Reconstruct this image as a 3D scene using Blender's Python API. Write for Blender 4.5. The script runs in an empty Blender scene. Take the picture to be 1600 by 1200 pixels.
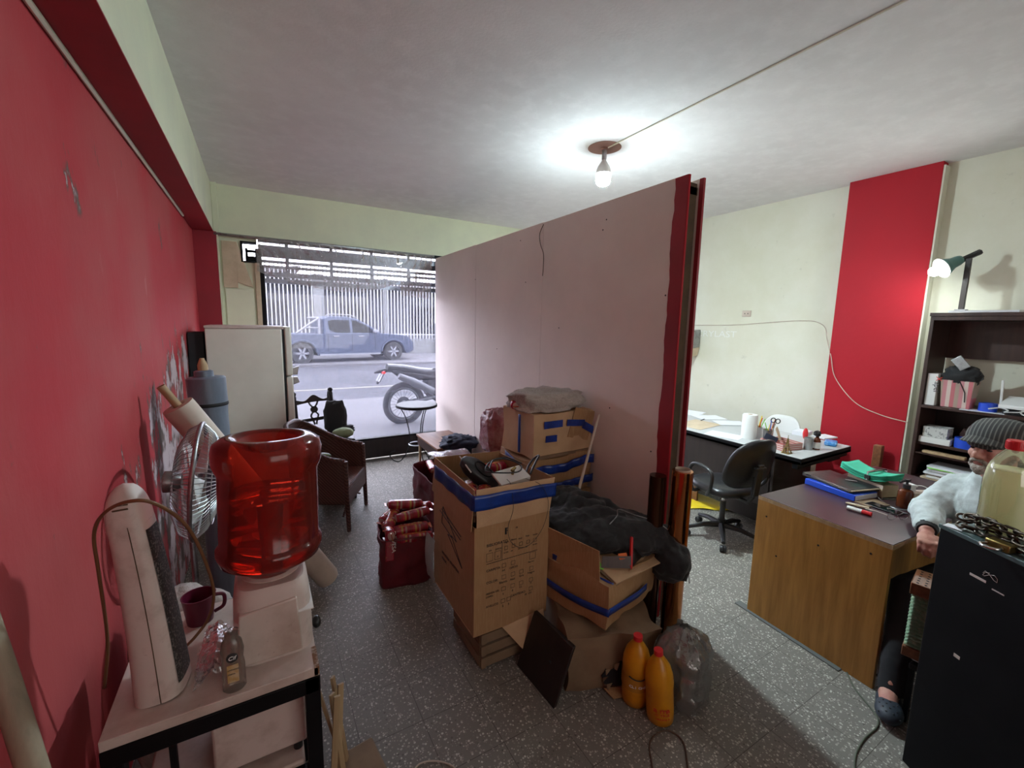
import bpy, bmesh, math, random
from mathutils import Vector, Matrix, Euler, noise
random.seed(7)
S = bpy.context.scene
C = S.collection
R = math.radians
PI = math.pi
# ------------------------------------------------------------------ camera
CAM_H = 1.74
YAW, PITCH, ROLL, FPX = R(30.423), R(-7.88), R(1.174), 673.2
_f = Vector((math.sin(YAW) * math.cos(PITCH), math.cos(YAW) * math.cos(PITCH), math.sin(PITCH)))
_r = _f.cross(Vector((0, 0, 1))).normalized()
_u = _r.cross(_f)
_rr = _r * math.cos(ROLL) + _u * math.sin(ROLL)
_uu = -_r * math.sin(ROLL) + _u * math.cos(ROLL)
cd = bpy.data.cameras.new('camera')
cam = bpy.data.objects.new('camera', cd)
C.objects.link(cam)
m3 = Matrix((_rr, _uu, -_f)).transposed()
cam.matrix_world = Matrix.Translation((0, 0, CAM_H)) @ m3.to_4x4()
cd.sensor_width = 36
cd.lens = FPX / 1600 * 36
cd.clip_start = 0.05
cd.clip_end = 200
S.camera = cam


def at(x, y, X=None, Y=None, Z=None):
    """the point of the room seen at photo pixel x,y on the plane X=, Y= or Z="""
    d = _rr * ((x - 800) / FPX) - _uu * ((y - 600) / FPX) + _f
    if X is not None: t = X / d.x
    elif Y is not None: t = Y / d.y
    else: t = (Z - CAM_H) / d.z
    return Vector((d.x * t, d.y * t, CAM_H + d.z * t))


# ------------------------------------------------------------------ world / exposure
S.view_settings.view_transform = 'Standard'
S.view_settings.look = 'None'
S.view_settings.gamma = 1
S.view_settings.exposure = 0.50
S.view_settings.use_curve_mapping = False
W = bpy.data.worlds.new('overcast_sky')
S.world = W
W.use_nodes = True
bg = W.node_tree.nodes['Background']
bg.inputs[0].default_value = (0.86, 0.87, 1.0, 1)
bg.inputs[1].default_value = 8.5


# ------------------------------------------------------------------ materials
def ND(nt, typ, **kw):
    n = nt.nodes.new(typ)
    for k, v in kw.items():
        if k in n.inputs: n.inputs[k].default_value = v
        else: setattr(n, k, v)
    return n


def c4(c):
    return (c[0], c[1], c[2], 1)


def mat(name, col, rough=.6, metal=0, n=None, bump=None, spec=.5, trans=0, emis=None, alpha=None, coat=0, obj=True, sheen=0):
    """n = (scale, colour2, lo, hi[, stretch xyz]) noise mixing; bump = (scale, strength)"""
    m = bpy.data.materials.new(name)
    m.use_nodes = True
    nt = m.node_tree
    b = nt.nodes['Principled BSDF']
    b.inputs['Base Color'].default_value = c4(col)
    b.inputs['Roughness'].default_value = rough
    b.inputs['Metallic'].default_value = metal
    b.inputs['Specular IOR Level'].default_value = spec
    b.inputs['Transmission Weight'].default_value = trans
    b.inputs['Coat Weight'].default_value = coat
    b.inputs['Sheen Weight'].default_value = sheen
    if emis:
        b.inputs['Emission Color'].default_value = c4(emis[0])
        b.inputs['Emission Strength'].default_value = emis[1]
    tc = nt.nodes.new('ShaderNodeTexCoord')
    src = tc.outputs['Object' if obj else 'Generated']
    if n:
        ns = n if isinstance(n, list) else [n]
        prev = None
        for q in ns:
            mp = nt.nodes.new('ShaderNodeMapping')
            nt.links.new(src, mp.inputs[0])
            if len(q) > 4: mp.inputs['Scale'].default_value = q[4]
            t = ND(nt, 'ShaderNodeTexNoise', Scale=q[0], Detail=6.0, Roughness=.62)
            nt.links.new(mp.outputs[0], t.inputs['Vector'])
            r = ND(nt, 'ShaderNodeMapRange')
            r.inputs[1].default_value = q[2]
            r.inputs[2].default_value = q[3]
            nt.links.new(t.outputs['Fac'], r.inputs[0])
            mx = ND(nt, 'ShaderNodeMix', data_type='RGBA')
            nt.links.new(r.outputs[0], mx.inputs[0])
            if prev: nt.links.new(prev, mx.inputs[6])
            else: mx.inputs[6].default_value = c4(col)
            mx.inputs[7].default_value = c4(q[1])
            prev = mx.outputs[2]
        nt.links.new(prev, b.inputs['Base Color'])
    if bump:
        t = ND(nt, 'ShaderNodeTexNoise', Scale=bump[0], Detail=5.0)
        nt.links.new(src, t.inputs['Vector'])
        bp = ND(nt, 'ShaderNodeBump', Strength=bump[1], Distance=bump[2] if len(bump) > 2 else .01)
        nt.links.new(t.outputs['Fac'], bp.inputs['Height'])
        nt.links.new(bp.outputs[0], b.inputs['Normal'])
    return m


def film(name, tint, gloss=.15, haze=.15, hazecol=(.8, .8, .8), rough=.1, bump=None, fres=.8):
    """thin clear sheet: transparent + glossy + a little diffuse"""
    m = bpy.data.materials.new(name)
    m.use_nodes = True
    nt = m.node_tree
    nt.nodes.clear()
    o = nt.nodes.new('ShaderNodeOutputMaterial')
    t = ND(nt, 'ShaderNodeBsdfTransparent', Color=c4(tint))
    d = ND(nt, 'ShaderNodeBsdfDiffuse', Color=c4(hazecol))
    tl = ND(nt, 'ShaderNodeBsdfTranslucent', Color=c4(hazecol))
    g = ND(nt, 'ShaderNodeBsdfGlossy', Roughness=rough)
    a0 = nt.nodes.new('ShaderNodeMixShader'); a0.inputs[0].default_value = .5
    nt.links.new(d.outputs[0], a0.inputs[1]); nt.links.new(tl.outputs[0], a0.inputs[2])
    a = nt.nodes.new('ShaderNodeMixShader'); a.inputs[0].default_value = haze
    nt.links.new(t.outputs[0], a.inputs[1]); nt.links.new(a0.outputs[0], a.inputs[2])
    b = nt.nodes.new('ShaderNodeMixShader')
    lw = ND(nt, 'ShaderNodeLayerWeight', Blend=.35)
    mr = ND(nt, 'ShaderNodeMath', operation='MULTIPLY_ADD')
    nt.links.new(lw.outputs['Fresnel'], mr.inputs[0]); mr.inputs[1].default_value = fres; mr.inputs[2].default_value = gloss
    mr.use_clamp = True
    nt.links.new(mr.outputs[0], b.inputs[0])
    nt.links.new(a.outputs[0], b.inputs[1]); nt.links.new(g.outputs[0], b.inputs[2])
    if bump:
        tc = nt.nodes.new('ShaderNodeTexCoord')
        tn = ND(nt, 'ShaderNodeTexNoise', Scale=bump[0], Detail=4.0)
        nt.links.new(tc.outputs['Object'], tn.inputs['Vector'])
        bp = ND(nt, 'ShaderNodeBump', Strength=bump[1], Distance=.02)
        nt.links.new(tn.outputs['Fac'], bp.inputs['Height'])
        nt.links.new(bp.outputs[0], g.inputs['Normal'])
    nt.links.new(b.outputs[0], o.inputs[0])
    return m


def floor_mat():
    m = mat('terrazzo_tiles', (.14, .13, .11), rough=.6, spec=.25)
    nt = m.node_tree
    b = nt.nodes['Principled BSDF']
    tc = nt.nodes.new('ShaderNodeTexCoord')
    v = ND(nt, 'ShaderNodeTexVoronoi', Scale=105.0)
    nt.links.new(tc.outputs['Object'], v.inputs['Vector'])
    sep = nt.nodes.new('ShaderNodeSeparateColor')
    nt.links.new(v.outputs['Color'], sep.inputs[0])
    # size of a chip varies with its own random number
    sz = ND(nt, 'ShaderNodeMapRange'); sz.inputs[1].default_value = .15; sz.inputs[2].default_value = 1.0
    sz.inputs[3].default_value = .08; sz.inputs[4].default_value = .60
    nt.links.new(sep.outputs[0], sz.inputs[0])
    lt = ND(nt, 'ShaderNodeMath', operation='LESS_THAN')
    nt.links.new(v.outputs['Distance'], lt.inputs[0]); nt.links.new(sz.outputs[0], lt.inputs[1])
    cr = nt.nodes.new('ShaderNodeValToRGB')
    e = cr.color_ramp.elements
    e[0].color = (.10, .092, .078, 1); e[1].color = (.54, .52, .45, 1); e[0].position = 0; e[1].position = 1
    k = e.new(.5); k.color = (.34, .32, .275, 1)
    nt.links.new(sep.outputs[1], cr.inputs[0])
    n1 = ND(nt, 'ShaderNodeTexNoise', Scale=1.3, Detail=5.0)
    nt.links.new(tc.outputs['Object'], n1.inputs['Vector'])
    base = ND(nt, 'ShaderNodeMix', data_type='RGBA')
    base.inputs[6].default_value = (.155, .142, .125, 1); base.inputs[7].default_value = (.21, .197, .172, 1)
    nt.links.new(n1.outputs['Fac'], base.inputs[0])
    mx = ND(nt, 'ShaderNodeMix', data_type='RGBA')
    nt.links.new(lt.outputs[0], mx.inputs[0]); nt.links.new(base.outputs[2], mx.inputs[6]); nt.links.new(cr.outputs[0], mx.inputs[7])
    mp = nt.nodes.new('ShaderNodeMapping')
    mp.inputs['Location'].default_value = (-.015, -.06, 0)
    nt.links.new(tc.outputs['Object'], mp.inputs[0])
    br = ND(nt, 'ShaderNodeTexBrick', offset=0.0, Scale=1.0)
    br.inputs['Mortar Size'].default_value = .0016
    br.inputs['Brick Width'].default_value = .262
    br.inputs['Row Height'].default_value = .262
    br.inputs['Color1'].default_value = (1, 1, 1, 1); br.inputs['Color2'].default_value = (.94, .94, .94, 1)
    br.inputs['Mortar'].default_value = (.45, .44, .42, 1)
    nt.links.new(mp.outputs[0], br.inputs['Vector'])
    mu = ND(nt, 'ShaderNodeMix', data_type='RGBA', blend_type='MULTIPLY')
    mu.inputs[0].default_value = 1
    nt.links.new(mx.outputs[2], mu.inputs[6]); nt.links.new(br.outputs['Color'], mu.inputs[7])
    nt.links.new(mu.outputs[2], b.inputs['Base Color'])
    r = ND(nt, 'ShaderNodeMapRange'); r.inputs[3].default_value = .48; r.inputs[4].default_value = .72
    nt.links.new(n1.outputs['Fac'], r.inputs[0]); nt.links.new(r.outputs[0], b.inputs['Roughness'])
    return m


def peeling_red():
    """red paint on the left wall, blistered and flaking low down beside the fridge"""
    m = mat('peeling_red_paint', (.40, .035, .06), rough=.75, spec=.25)
    nt = m.node_tree
    b = nt.nodes['Principled BSDF']
    geo = nt.nodes.new('ShaderNodeNewGeometry')
    sp = nt.nodes.new('ShaderNodeSeparateXYZ')
    nt.links.new(geo.outputs['Position'], sp.inputs[0])

    def rng(sock, a, b_, c=0., d=1., smooth=True):
        q = ND(nt, 'ShaderNodeMapRange', interpolation_type='SMOOTHSTEP' if smooth else 'LINEAR')
        q.inputs[1].default_value = a; q.inputs[2].default_value = b_
        q.inputs[3].default_value = c; q.inputs[4].default_value = d
        nt.links.new(sock, q.inputs[0]); return q.outputs[0]

    def mul(a, b_, op='MULTIPLY'):
        q = ND(nt, 'ShaderNodeMath', operation=op)
        for i, s_ in enumerate((a, b_)):
            if isinstance(s_, float): q.inputs[i].default_value = s_
            else: nt.links.new(s_, q.inputs[i])
        return q.outputs[0]

    mask = mul(mul(rng(sp.outputs[1], 2.0, 3.2), rng(sp.outputs[1], 5.3, 4.9)), rng(sp.outputs[2], 1.95, 1.2))
    mp = nt.nodes.new('ShaderNodeMapping'); mp.inputs['Scale'].default_value = (1, 1.6, .7)
    nt.links.new(geo.outputs['Position'], mp.inputs[0])
    n1 = ND(nt, 'ShaderNodeTexNoise', Scale=3.2, Detail=9.0, Roughness=.66)
    nt.links.new(mp.outputs[0], n1.inputs['Vector'])
    thr = mul(n1.outputs['Fac'], mul(mask, .22), 'ADD')
    flake = rng(thr, .69, .705)
    grey = rng(thr, .645, .70)
    n2 = ND(nt, 'ShaderNodeTexNoise', Scale=7.0, Detail=4.0)
    nt.links.new(geo.outputs['Position'], n2.inputs['Vector'])
    big = ND(nt, 'ShaderNodeTexNoise', Scale=1.1, Detail=6.0)
    nt.links.new(geo.outputs['Position'], big.inputs['Vector'])
    a = ND(nt, 'ShaderNodeMix', data_type='RGBA')
    a.inputs[6].default_value = (.44, .034, .046, 1); a.inputs[7].default_value = (.43, .075, .078, 1)
    nt.links.new(rng(big.outputs['Fac'], .38, .66), a.inputs[0])
    g = ND(nt, 'ShaderNodeMix', data_type='RGBA')
    g.inputs[7].default_value = (.13, .075, .065, 1)
    nt.links.new(grey, g.inputs[0]); nt.links.new(a.outputs[2], g.inputs[6])
    f = ND(nt, 'ShaderNodeMix', data_type='RGBA')
    pl = ND(nt, 'ShaderNodeMix', data_type='RGBA')
    pl.inputs[6].default_value = (.52, .42, .44, 1); pl.inputs[7].default_value = (.15, .11, .10, 1)
    nt.links.new(rng(n2.outputs['Fac'], .45, .6), pl.inputs[0])
    nt.links.new(flake, f.inputs[0]); nt.links.new(g.outputs[2], f.inputs[6]); nt.links.new(pl.outputs[2], f.inputs[7])
    # pale rubbed streaks higher up
    mp2 = nt.nodes.new('ShaderNodeMapping'); mp2.inputs['Scale'].default_value = (1, 5, 1.2)
    nt.links.new(geo.outputs['Position'], mp2.inputs[0])
    n3 = ND(nt, 'ShaderNodeTexNoise', Scale=1.6, Detail=7.0, Roughness=.7)
    nt.links.new(mp2.outputs[0], n3.inputs['Vector'])
    s = ND(nt, 'ShaderNodeMix', data_type='RGBA'); s.inputs[7].default_value = (.55, .22, .24, 1)
    nt.links.new(rng(n3.outputs['Fac'], .66, .78, 0., .6), s.inputs[0]); nt.links.new(f.outputs[2], s.inputs[6])
    nt.links.new(s.outputs[2], b.inputs['Base Color'])
    bp = ND(nt, 'ShaderNodeBump', Strength=.5, Distance=.01)
    nt.links.new(thr, bp.inputs['Height']); nt.links.new(bp.outputs[0], b.inputs['Normal'])
    return m


def wood_mat(name, c1, c2, scale=1.0, rough=.4, axis=2, coat=0.0):
    m = mat(name, c1, rough=rough, coat=coat)
    nt = m.node_tree
    b = nt.nodes['Principled BSDF']
    tc = nt.nodes.new('ShaderNodeTexCoord')
    mp = nt.nodes.new('ShaderNodeMapping')
    sc = [14 * scale] * 3; sc[axis] = 1.2 * scale
    mp.inputs['Scale'].default_value = sc
    nt.links.new(tc.outputs['Object'], mp.inputs[0])
    t = ND(nt, 'ShaderNodeTexNoise', Scale=2.0, Detail=8.0, Roughness=.6, Distortion=.4)
    nt.links.new(mp.outputs[0], t.inputs['Vector'])
    r = nt.nodes.new('ShaderNodeValToRGB')
    r.color_ramp.elements[0].color = c4(c2); r.color_ramp.elements[1].color = c4(c1)
    r.color_ramp.elements[0].position = .32; r.color_ramp.elements[1].position = .66
    nt.links.new(t.outputs['Fac'], r.inputs[0]); nt.links.new(r.outputs[0], b.inputs['Base Color'])
    return m


def stripes_mat(name, cols, freq, axis=0, rough=.5, weave=False):
    """hard stripes of the listed colours repeating along an axis"""
    m = mat(name, cols[0], rough=rough)
    nt = m.node_tree; b = nt.nodes['Principled BSDF']
    tc = nt.nodes.new('ShaderNodeTexCoord'); sp = nt.nodes.new('ShaderNodeSeparateXYZ')
    nt.links.new(tc.outputs['Object'], sp.inputs[0])
    mu = ND(nt, 'ShaderNodeMath', operation='MULTIPLY'); mu.inputs[1].default_value = freq
    nt.links.new(sp.outputs[axis], mu.inputs[0])
    fr = ND(nt, 'ShaderNodeMath', operation='FRACT'); nt.links.new(mu.outputs[0], fr.inputs[0])
    r = nt.nodes.new('ShaderNodeValToRGB'); r.color_ramp.interpolation = 'CONSTANT'
    e = r.color_ramp.elements
    e[0].color = c4(cols[0]); e[1].position = 1 / len(cols); e[1].color = c4(cols[1])
    for i in range(2, len(cols)):
        k = e.new(i / len(cols)); k.color = c4(cols[i])
    nt.links.new(fr.outputs[0], r.inputs[0]); nt.links.new(r.outputs[0], b.inputs['Base Color'])
    return m


def wicker_mat():
    m = mat('brown_wicker', (.13, .045, .03), rough=.5)
    nt = m.node_tree; b = nt.nodes['Principled BSDF']
    tc = nt.nodes.new('ShaderNodeTexCoord')
    br = ND(nt, 'ShaderNodeTexWave', Scale=38.0, Distortion=1.0)
    br.bands_direction = 'Z'
    w2 = ND(nt, 'ShaderNodeTexWave', Scale=22.0, Distortion=.6); w2.bands_direction = 'DIAGONAL'
    nt.links.new(tc.outputs['Object'], br.inputs['Vector']); nt.links.new(tc.outputs['Object'], w2.inputs['Vector'])
    mu = ND(nt, 'ShaderNodeMath', operation='MULTIPLY')
    nt.links.new(br.outputs['Fac'], mu.inputs[0]); nt.links.new(w2.outputs['Fac'], mu.inputs[1])
    mx = ND(nt, 'ShaderNodeMix', data_type='RGBA')
    mx.inputs[6].default_value = (.05, .016, .012, 1); mx.inputs[7].default_value = (.20, .075, .05, 1)
    nt.links.new(mu.outputs[0], mx.inputs[0]); nt.links.new(mx.outputs[2], b.inputs['Base Color'])
    bp = ND(nt, 'ShaderNodeBump', Strength=.7, Distance=.006)
    nt.links.new(mu.outputs[0], bp.inputs['Height']); nt.links.new(bp.outputs[0], b.inputs['Normal'])
    return m


M = {}
M['floor'] = floor_mat()
M['redwall'] = peeling_red()
M['ceiling'] = mat('mottled_plaster', (.75, .73, .72), .9, n=[(.9, (.67, .65, .64), .36, .62), (9.0, (.79, .775, .765), .45, .8), (30.0, (.70, .68, .67), .55, .8)], bump=(60, .08))
M['cream'] = mat('cream_paint', (.62, .60, .47), .75, n=[(1.5, (.68, .665, .56), .35, .65), (9.0, (.40, .38, .30), .66, .85)], bump=(20, .12))
M['green_cream'] = mat('pale_green_paint', (.68, .70, .51), .8, n=[(2.5, (.62, .635, .48), .4, .7)], bump=(20, .1))
M['red'] = mat('bright_red_paint', (.38, .012, .022), .7, spec=.2, n=[(1.2, (.35, .015, .025), .4, .7)], bump=(25, .1))
M['darkred'] = mat('dark_red_paint', (.32, .012, .026), .55, n=(2, (.26, .012, .022), .4, .6))
M['partition'] = mat('dirty_beige_board', (.80, .69, .63), .75, n=[(1.3, (.72, .615, .565), .35, .65), (14.0, (.22, .17, .15), .74, .86)], bump=(3, .15, .02))
M['brownin'] = mat('raw_brown_board', (.10, .065, .035), .8, n=(8, (.07, .045, .028), .4, .6))
M['black'] = mat('black_paint', (.003, .003, .004), .55, n=(6, (.006, .006, .007), .45, .7), spec=.18)
M['blackmat'] = mat('matt_black', (.008, .008, .010), .7)
M['blackplastic'] = mat('black_plastic', (.014, .014, .016), .38)
M['blackleather'] = mat('black_leatherette', (.016, .016, .018), .33, bump=(60, .15))
M['steel'] = mat('worn_steel', (.35, .35, .36), .35, metal=1, n=(20, (.18, .17, .16), .5, .7))
M['chrome'] = mat('chrome', (.6, .6, .62), .15, metal=1)
M['galv'] = mat('galvanised_pipe', (.40, .42, .43), .4, metal=.7, n=(12, (.2, .2, .2), .5, .7))
M['white'] = mat('white_plastic', (.72, .72, .70), .4)
M['offwhite'] = mat('dusty_white_plastic', (.56, .47, .43), .5, n=[(14, (.40, .31, .27), .5, .75), (60, (.25, .18, .15), .68, .8)])
M['laminate'] = mat('worn_white_laminate', (.55, .47, .42), .45, n=[(5, (.36, .27, .22), .45, .72), (50, (.2, .14, .1), .66, .8)])
M['fridge'] = mat('old_white_enamel', (.68, .66, .58), .42, n=[(2, (.60, .57, .50), .4, .7), (60, (.3, .26, .2), .7, .8)])
M['paper'] = mat('paper', (.75, .76, .80), .8)
M['papertan'] = mat('tan_paper', (.58, .47, .33), .8, n=(8, (.5, .4, .27), .4, .6))
M['card'] = mat('cardboard', (.36, .205, .095), .8, n=[(3, (.30, .16, .07), .4, .7), (120, (.40, .24, .12), .45, .7, (1, 1, .1))], bump=(9, .2))
M['cardlight'] = mat('light_cardboard', (.54, .35, .20), .8, n=(5, (.45, .285, .16), .4, .7), bump=(90, .1))
M['carddark'] = mat('old_cardboard', (.22, .145, .085), .85, n=(4, (.15, .095, .055), .4, .7), bump=(12, .35))
M['tapeblue'] = mat('blue_packing_tape', (.010, .045, .28), .28, n=(10, (.008, .025, .17), .4, .6), bump=(14, .3))
M['blueplastic'] = mat('blue_plastic', (.015, .07, .55), .35)
M['ink'] = mat('printed_ink', (.02, .02, .02), .7)
M['inkred'] = mat('red_ink', (.55, .03, .02), .6)
M['inkwhite'] = mat('white_ink', (.85, .85, .85), .6)
M['chalk'] = mat('white_chalk_lettering', (.74, .74, .68), .9)
M['wooddesk'] = wood_mat('oak_veneer', (.47, .24, .055), (.30, .14, .028), 1.0, .45)
M['darkwood'] = wood_mat('dark_stained_wood', (.055, .026, .020), (.028, .013, .011), 1.0, .4)
M['blackwood'] = wood_mat('near_black_wood', (.022, .014, .012), (.012, .008, .008), 1.0, .45)
M['benchwood'] = wood_mat('bench_wood', (.30, .15, .09), (.20, .09, .055), .7, .45, axis=1)
M['rawwood'] = wood_mat('raw_wood', (.45, .32, .18), (.33, .21, .11), 1.2, .7)
M['redwood'] = wood_mat('reddish_wood', (.22, .085, .035), (.12, .045, .02), 1.4, .4, axis=0)
M['desktop'] = mat('dark_maroon_laminate', (.045, .018, .024), .33, n=[(3, (.028, .015, .019), .4, .65), (40, (.09, .05, .05), .7, .85)])
M['greytop'] = mat('grey_white_laminate', (.47, .48, .48), .35, n=(4, (.40, .41, .42), .4, .7))
M['wicker'] = wicker_mat()
M['seat_shell'] = mat('white_seat_shell', (.70, .70, .67), .35)
M['bagred'] = mat('dark_red_fabric', (.15, .006, .016), .65, n=(6, (.10, .005, .012), .4, .6), bump=(30, .3))
M['pack'] = stripes_mat('striped_biscuit_wrapper', [(.30, .01, .03), (.42, .03, .05), (.45, .22, .06), (.34, .015, .035), (.42, .25, .22), (.30, .01, .03), (.22, .01, .02)], 11, 0, .25)
M['packend'] = mat('orange_red_wrapper', (.40, .05, .025), .25, n=(30, (.5, .22, .05), .5, .6))
M['packplain'] = mat('dark_red_wrapper', (.30, .012, .03), .25, n=(22, (.42, .12, .08), .58, .66))
M['pinkbag'] = mat('crumpled_pink_plastic', (.34, .09, .11), .35, n=(9, (.42, .22, .22), .42, .6), bump=(18, .8, .02))
M['bluecloth'] = mat('navy_cloth', (.012, .018, .04), .8, bump=(30, .4))
M['blackcloth'] = mat('black_jacket_cloth', (.010, .011, .013), .78, bump=(70, .2), sheen=.15)
M['greycloth'] = mat('light_grey_fleece', (.52, .575, .57), .95, n=(12, (.43, .475, .47), .4, .6), bump=(90, .15), sheen=.2)
M['trouser'] = mat('black_trouser_cloth', (.010, .010, .013), .85)
M['skin'] = mat('skin', (.50, .25, .19), .5, n=(16, (.42, .16, .13), .45, .65), bump=(70, .12))
M['beard'] = mat('grey_beard', (.42, .38, .33), .9, n=(60, (.25, .2, .17), .4, .6), bump=(120, .8))
M['capcloth'] = stripes_mat('grey_striped_tweed', [(.035, .035, .035), (.03, .03, .03), (.12, .12, .11)], 70, 1, .9)
M['sack'] = mat('white_woven_sack', (.42, .38, .34), .75, n=[(8, (.33, .29, .26), .4, .65), (90, (.5, .46, .42), .5, .7)], bump=(26, .6, .02))
M['bluevinyl'] = mat('grey_blue_vinyl', (.15, .18, .23), .38, n=(4, (.12, .145, .19), .4, .6, (4, 4, 1)), bump=(8, .2, .02))
M['creamroll'] = mat('cream_paper_roll', (.52, .43, .35), .6, n=(4, (.42, .33, .27), .45, .7))
M['copper'] = mat('copper_mirror_film', (.68, .27, .10), .12, metal=1, n=(2, (.50, .17, .06), .4, .7, (9, 9, .4)), bump=(3, .12, .03))
M['magenta'] = mat('magenta_plastic', (.10, .004, .022), .4)
M['brass'] = mat('brass', (.30, .22, .08), .35, metal=1)
M['iron'] = mat('oiled_iron', (.10, .085, .07), .42, metal=1, n=(40, (.05, .035, .025), .45, .6))
M['greenpaper'] = mat('green_paper', (.03, .42, .26), .7)
M['lightgreen'] = mat('lime_plastic', (.22, .62, .08), .4)
M['yellow'] = mat('yellow_plastic_sheet', (.80, .58, .02), .5)
M['orange'] = mat('orange_plastic', (.75, .16, .03), .45)
M['redplastic'] = mat('red_plastic', (.60, .02, .025), .35)
M['teal'] = mat('teal_painted_top', (.05, .085, .085), .5, n=(8, (.07, .11, .11), .4, .7))
M['amber'] = mat('amber_glass', (.10, .022, .006), .12)
M['pinkstripe'] = stripes_mat('pink_striped_fabric', [(.50, .15, .17), (.62, .50, .45), (.52, .22, .24), (.40, .30, .24)], 11, 1, .8)
M['redcheck'] = stripes_mat('red_white_woven_box', [(.40, .12, .11), (.55, .42, .38)], 60, 2, .7)
M['flap_green'] = mat('green_cushion', (.07, .11, .05), .8)
M['water'] = None


# ------------------------------------------------------------------ geometry helpers
class MB:
    def __init__(s): s.v = []; s.f = []; s.m = []; s.xf = Matrix.Identity(4); s.mi = 0

    def add(s, vs, fs):
        k = len(s.v)
        s.v += [s.xf @ Vector(v) for v in vs]
        s.f += [tuple(i + k for i in f) for f in fs]
        s.m += [s.mi] * len(fs)
        return s

    def box(s, c, d, rot=None):
        x, y, z = [q / 2 for q in d]
        vs = [Vector(p) for p in ((-x, -y, -z), (x, -y, -z), (x, y, -z), (-x, y, -z), (-x, -y, z), (x, -y, z), (x, y, z), (-x, y, z))]
        if rot is not None:
            e = Euler(rot).to_matrix(); vs = [e @ v for v in vs]
        return s.hexa([v + Vector(c) for v in vs])

    def ob(s, x0, x1, y0, y1, z0, z1):
        return s.box(((x0 + x1) / 2, (y0 + y1) / 2, (z0 + z1) / 2), (abs(x1 - x0), abs(y1 - y0), abs(z1 - z0)))

    def hexa(s, vs):
        return s.add(vs, [(0, 3, 2, 1), (4, 5, 6, 7), (0, 1, 5, 4), (1, 2, 6, 5), (2, 3, 7, 6), (3, 0, 4, 7)])

    def slab(s, a, b, c, d, t):
        """quad a,b,c,d given a thickness t (away from its normal)"""
        a, b, c, d = map(Vector, (a, b, c, d))
        n = ((b - a).cross(d - a)).normalized() * -t
        return s.hexa([a + n, b + n, c + n, d + n, a, b, c, d])

    def tube(s, pts, r, seg=8, closed=False, cap=True):
        pts = [Vector(p) for p in pts]
        n = len(pts)
        rs = r if isinstance(r, (list, tuple)) else [r] * n
        vs = []; fs = []
        up = None
        for i, p in enumerate(pts):
            if closed: t = (pts[(i + 1) % n] - pts[i - 1]).normalized()
            else: t = (pts[min(i + 1, n - 1)] - pts[max(i - 1, 0)])
            if t.length < 1e-9: t = Vector((0, 0, 1))
            t.normalize()
            if up is None:
                up = Vector((0, 0, 1)) if abs(t.z) < .9 else Vector((1, 0, 0))
            up = (up - t * up.dot(t))
            if up.length < 1e-5: up = t.orthogonal()
            up.normalize()
            w = t.cross(up)
            for k in range(seg):
                a = 2 * PI * k / seg
                vs.append(p + (up * math.cos(a) + w * math.sin(a)) * rs[i])
        for i in range(n if closed else n - 1):
            j = (i + 1) % n
            for k in range(seg):
                l = (k + 1) % seg
                fs.append((i * seg + k, i * seg + l, j * seg + l, j * seg + k))
        if cap and not closed:
            fs.append(tuple(range(seg - 1, -1, -1)))
            fs.append(tuple((n - 1) * seg + k for k in range(seg)))
        return s.add(vs, fs)

    def lathe(s, prof, seg=24, c=(0, 0, 0), rot=None, sx=1, sy=1, close=True):
        e = Euler(rot).to_matrix() if rot is not None else Matrix.Identity(3)
        vs = []; fs = []
        for (r, z) in prof:
            for k in range(seg):
                a = 2 * PI * k / seg
                vs.append(e @ Vector((r * math.cos(a) * sx, r * math.sin(a) * sy, z)) + Vector(c))
        for i in range(len(prof) - 1):
            for k in range(seg):
                l = (k + 1) % seg
                fs.append((i * seg + k, i * seg + l, (i + 1) * seg + l, (i + 1) * seg + k))
        if close:
            if prof[0][0] > 1e-6: fs.append(tuple(range(seg - 1, -1, -1)))
            if prof[-1][0] > 1e-6: fs.append(tuple((len(prof) - 1) * seg + k for k in range(seg)))
        return s.add(vs, fs)

    def cyl(s, c, r, h, seg=20, rot=None):
        return s.lathe([(r, 0), (r, h)], seg, c, rot)

    def ell(s, c, rad, rot=None, seg=16, rings=10):
        prof = [(math.sin(PI * i / rings), -math.cos(PI * i / rings)) for i in range(rings + 1)]
        e = Euler(rot).to_matrix() if rot is not None else Matrix.Identity(3)
        vs = []; fs = []
        for (r, z) in prof:
            for k in range(seg):
                a = 2 * PI * k / seg
                vs.append(e @ Vector((r * math.cos(a) * rad[0], r * math.sin(a) * rad[1], z * rad[2])) + Vector(c))
        for i in range(rings):
            for k in range(seg):
                l = (k + 1) % seg
                fs.append((i * seg + k, i * seg + l, (i + 1) * seg + l, (i + 1) * seg + k))
        return s.add(vs, fs)

    def prism(s, poly, t, frame=None):
        """poly in local XZ extruded along +Y by t (centred), frame: Matrix"""
        n = len(poly)
        fr = frame or Matrix.Identity(4)
        vs = [fr @ Vector((x, -t / 2, z)) for x, z in poly] + [fr @ Vector((x, t / 2, z)) for x, z in poly]
        fs = [tuple(range(n)), tuple(range(2 * n - 1, n - 1, -1))]
        for i in range(n):
            j = (i + 1) % n
            fs.append((j, i, i + n, j + n))
        return s.add(vs, fs)

    def grid(s, fn, nu, nv):
        vs = [fn(i / nu, j / nv) for j in range(nv + 1) for i in range(nu + 1)]
        fs = [(j * (nu + 1) + i, j * (nu + 1) + i + 1, (j + 1) * (nu + 1) + i + 1, (j + 1) * (nu + 1) + i) for j in range(nv) for i in range(nu)]
        return s.add(vs, fs)

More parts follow.
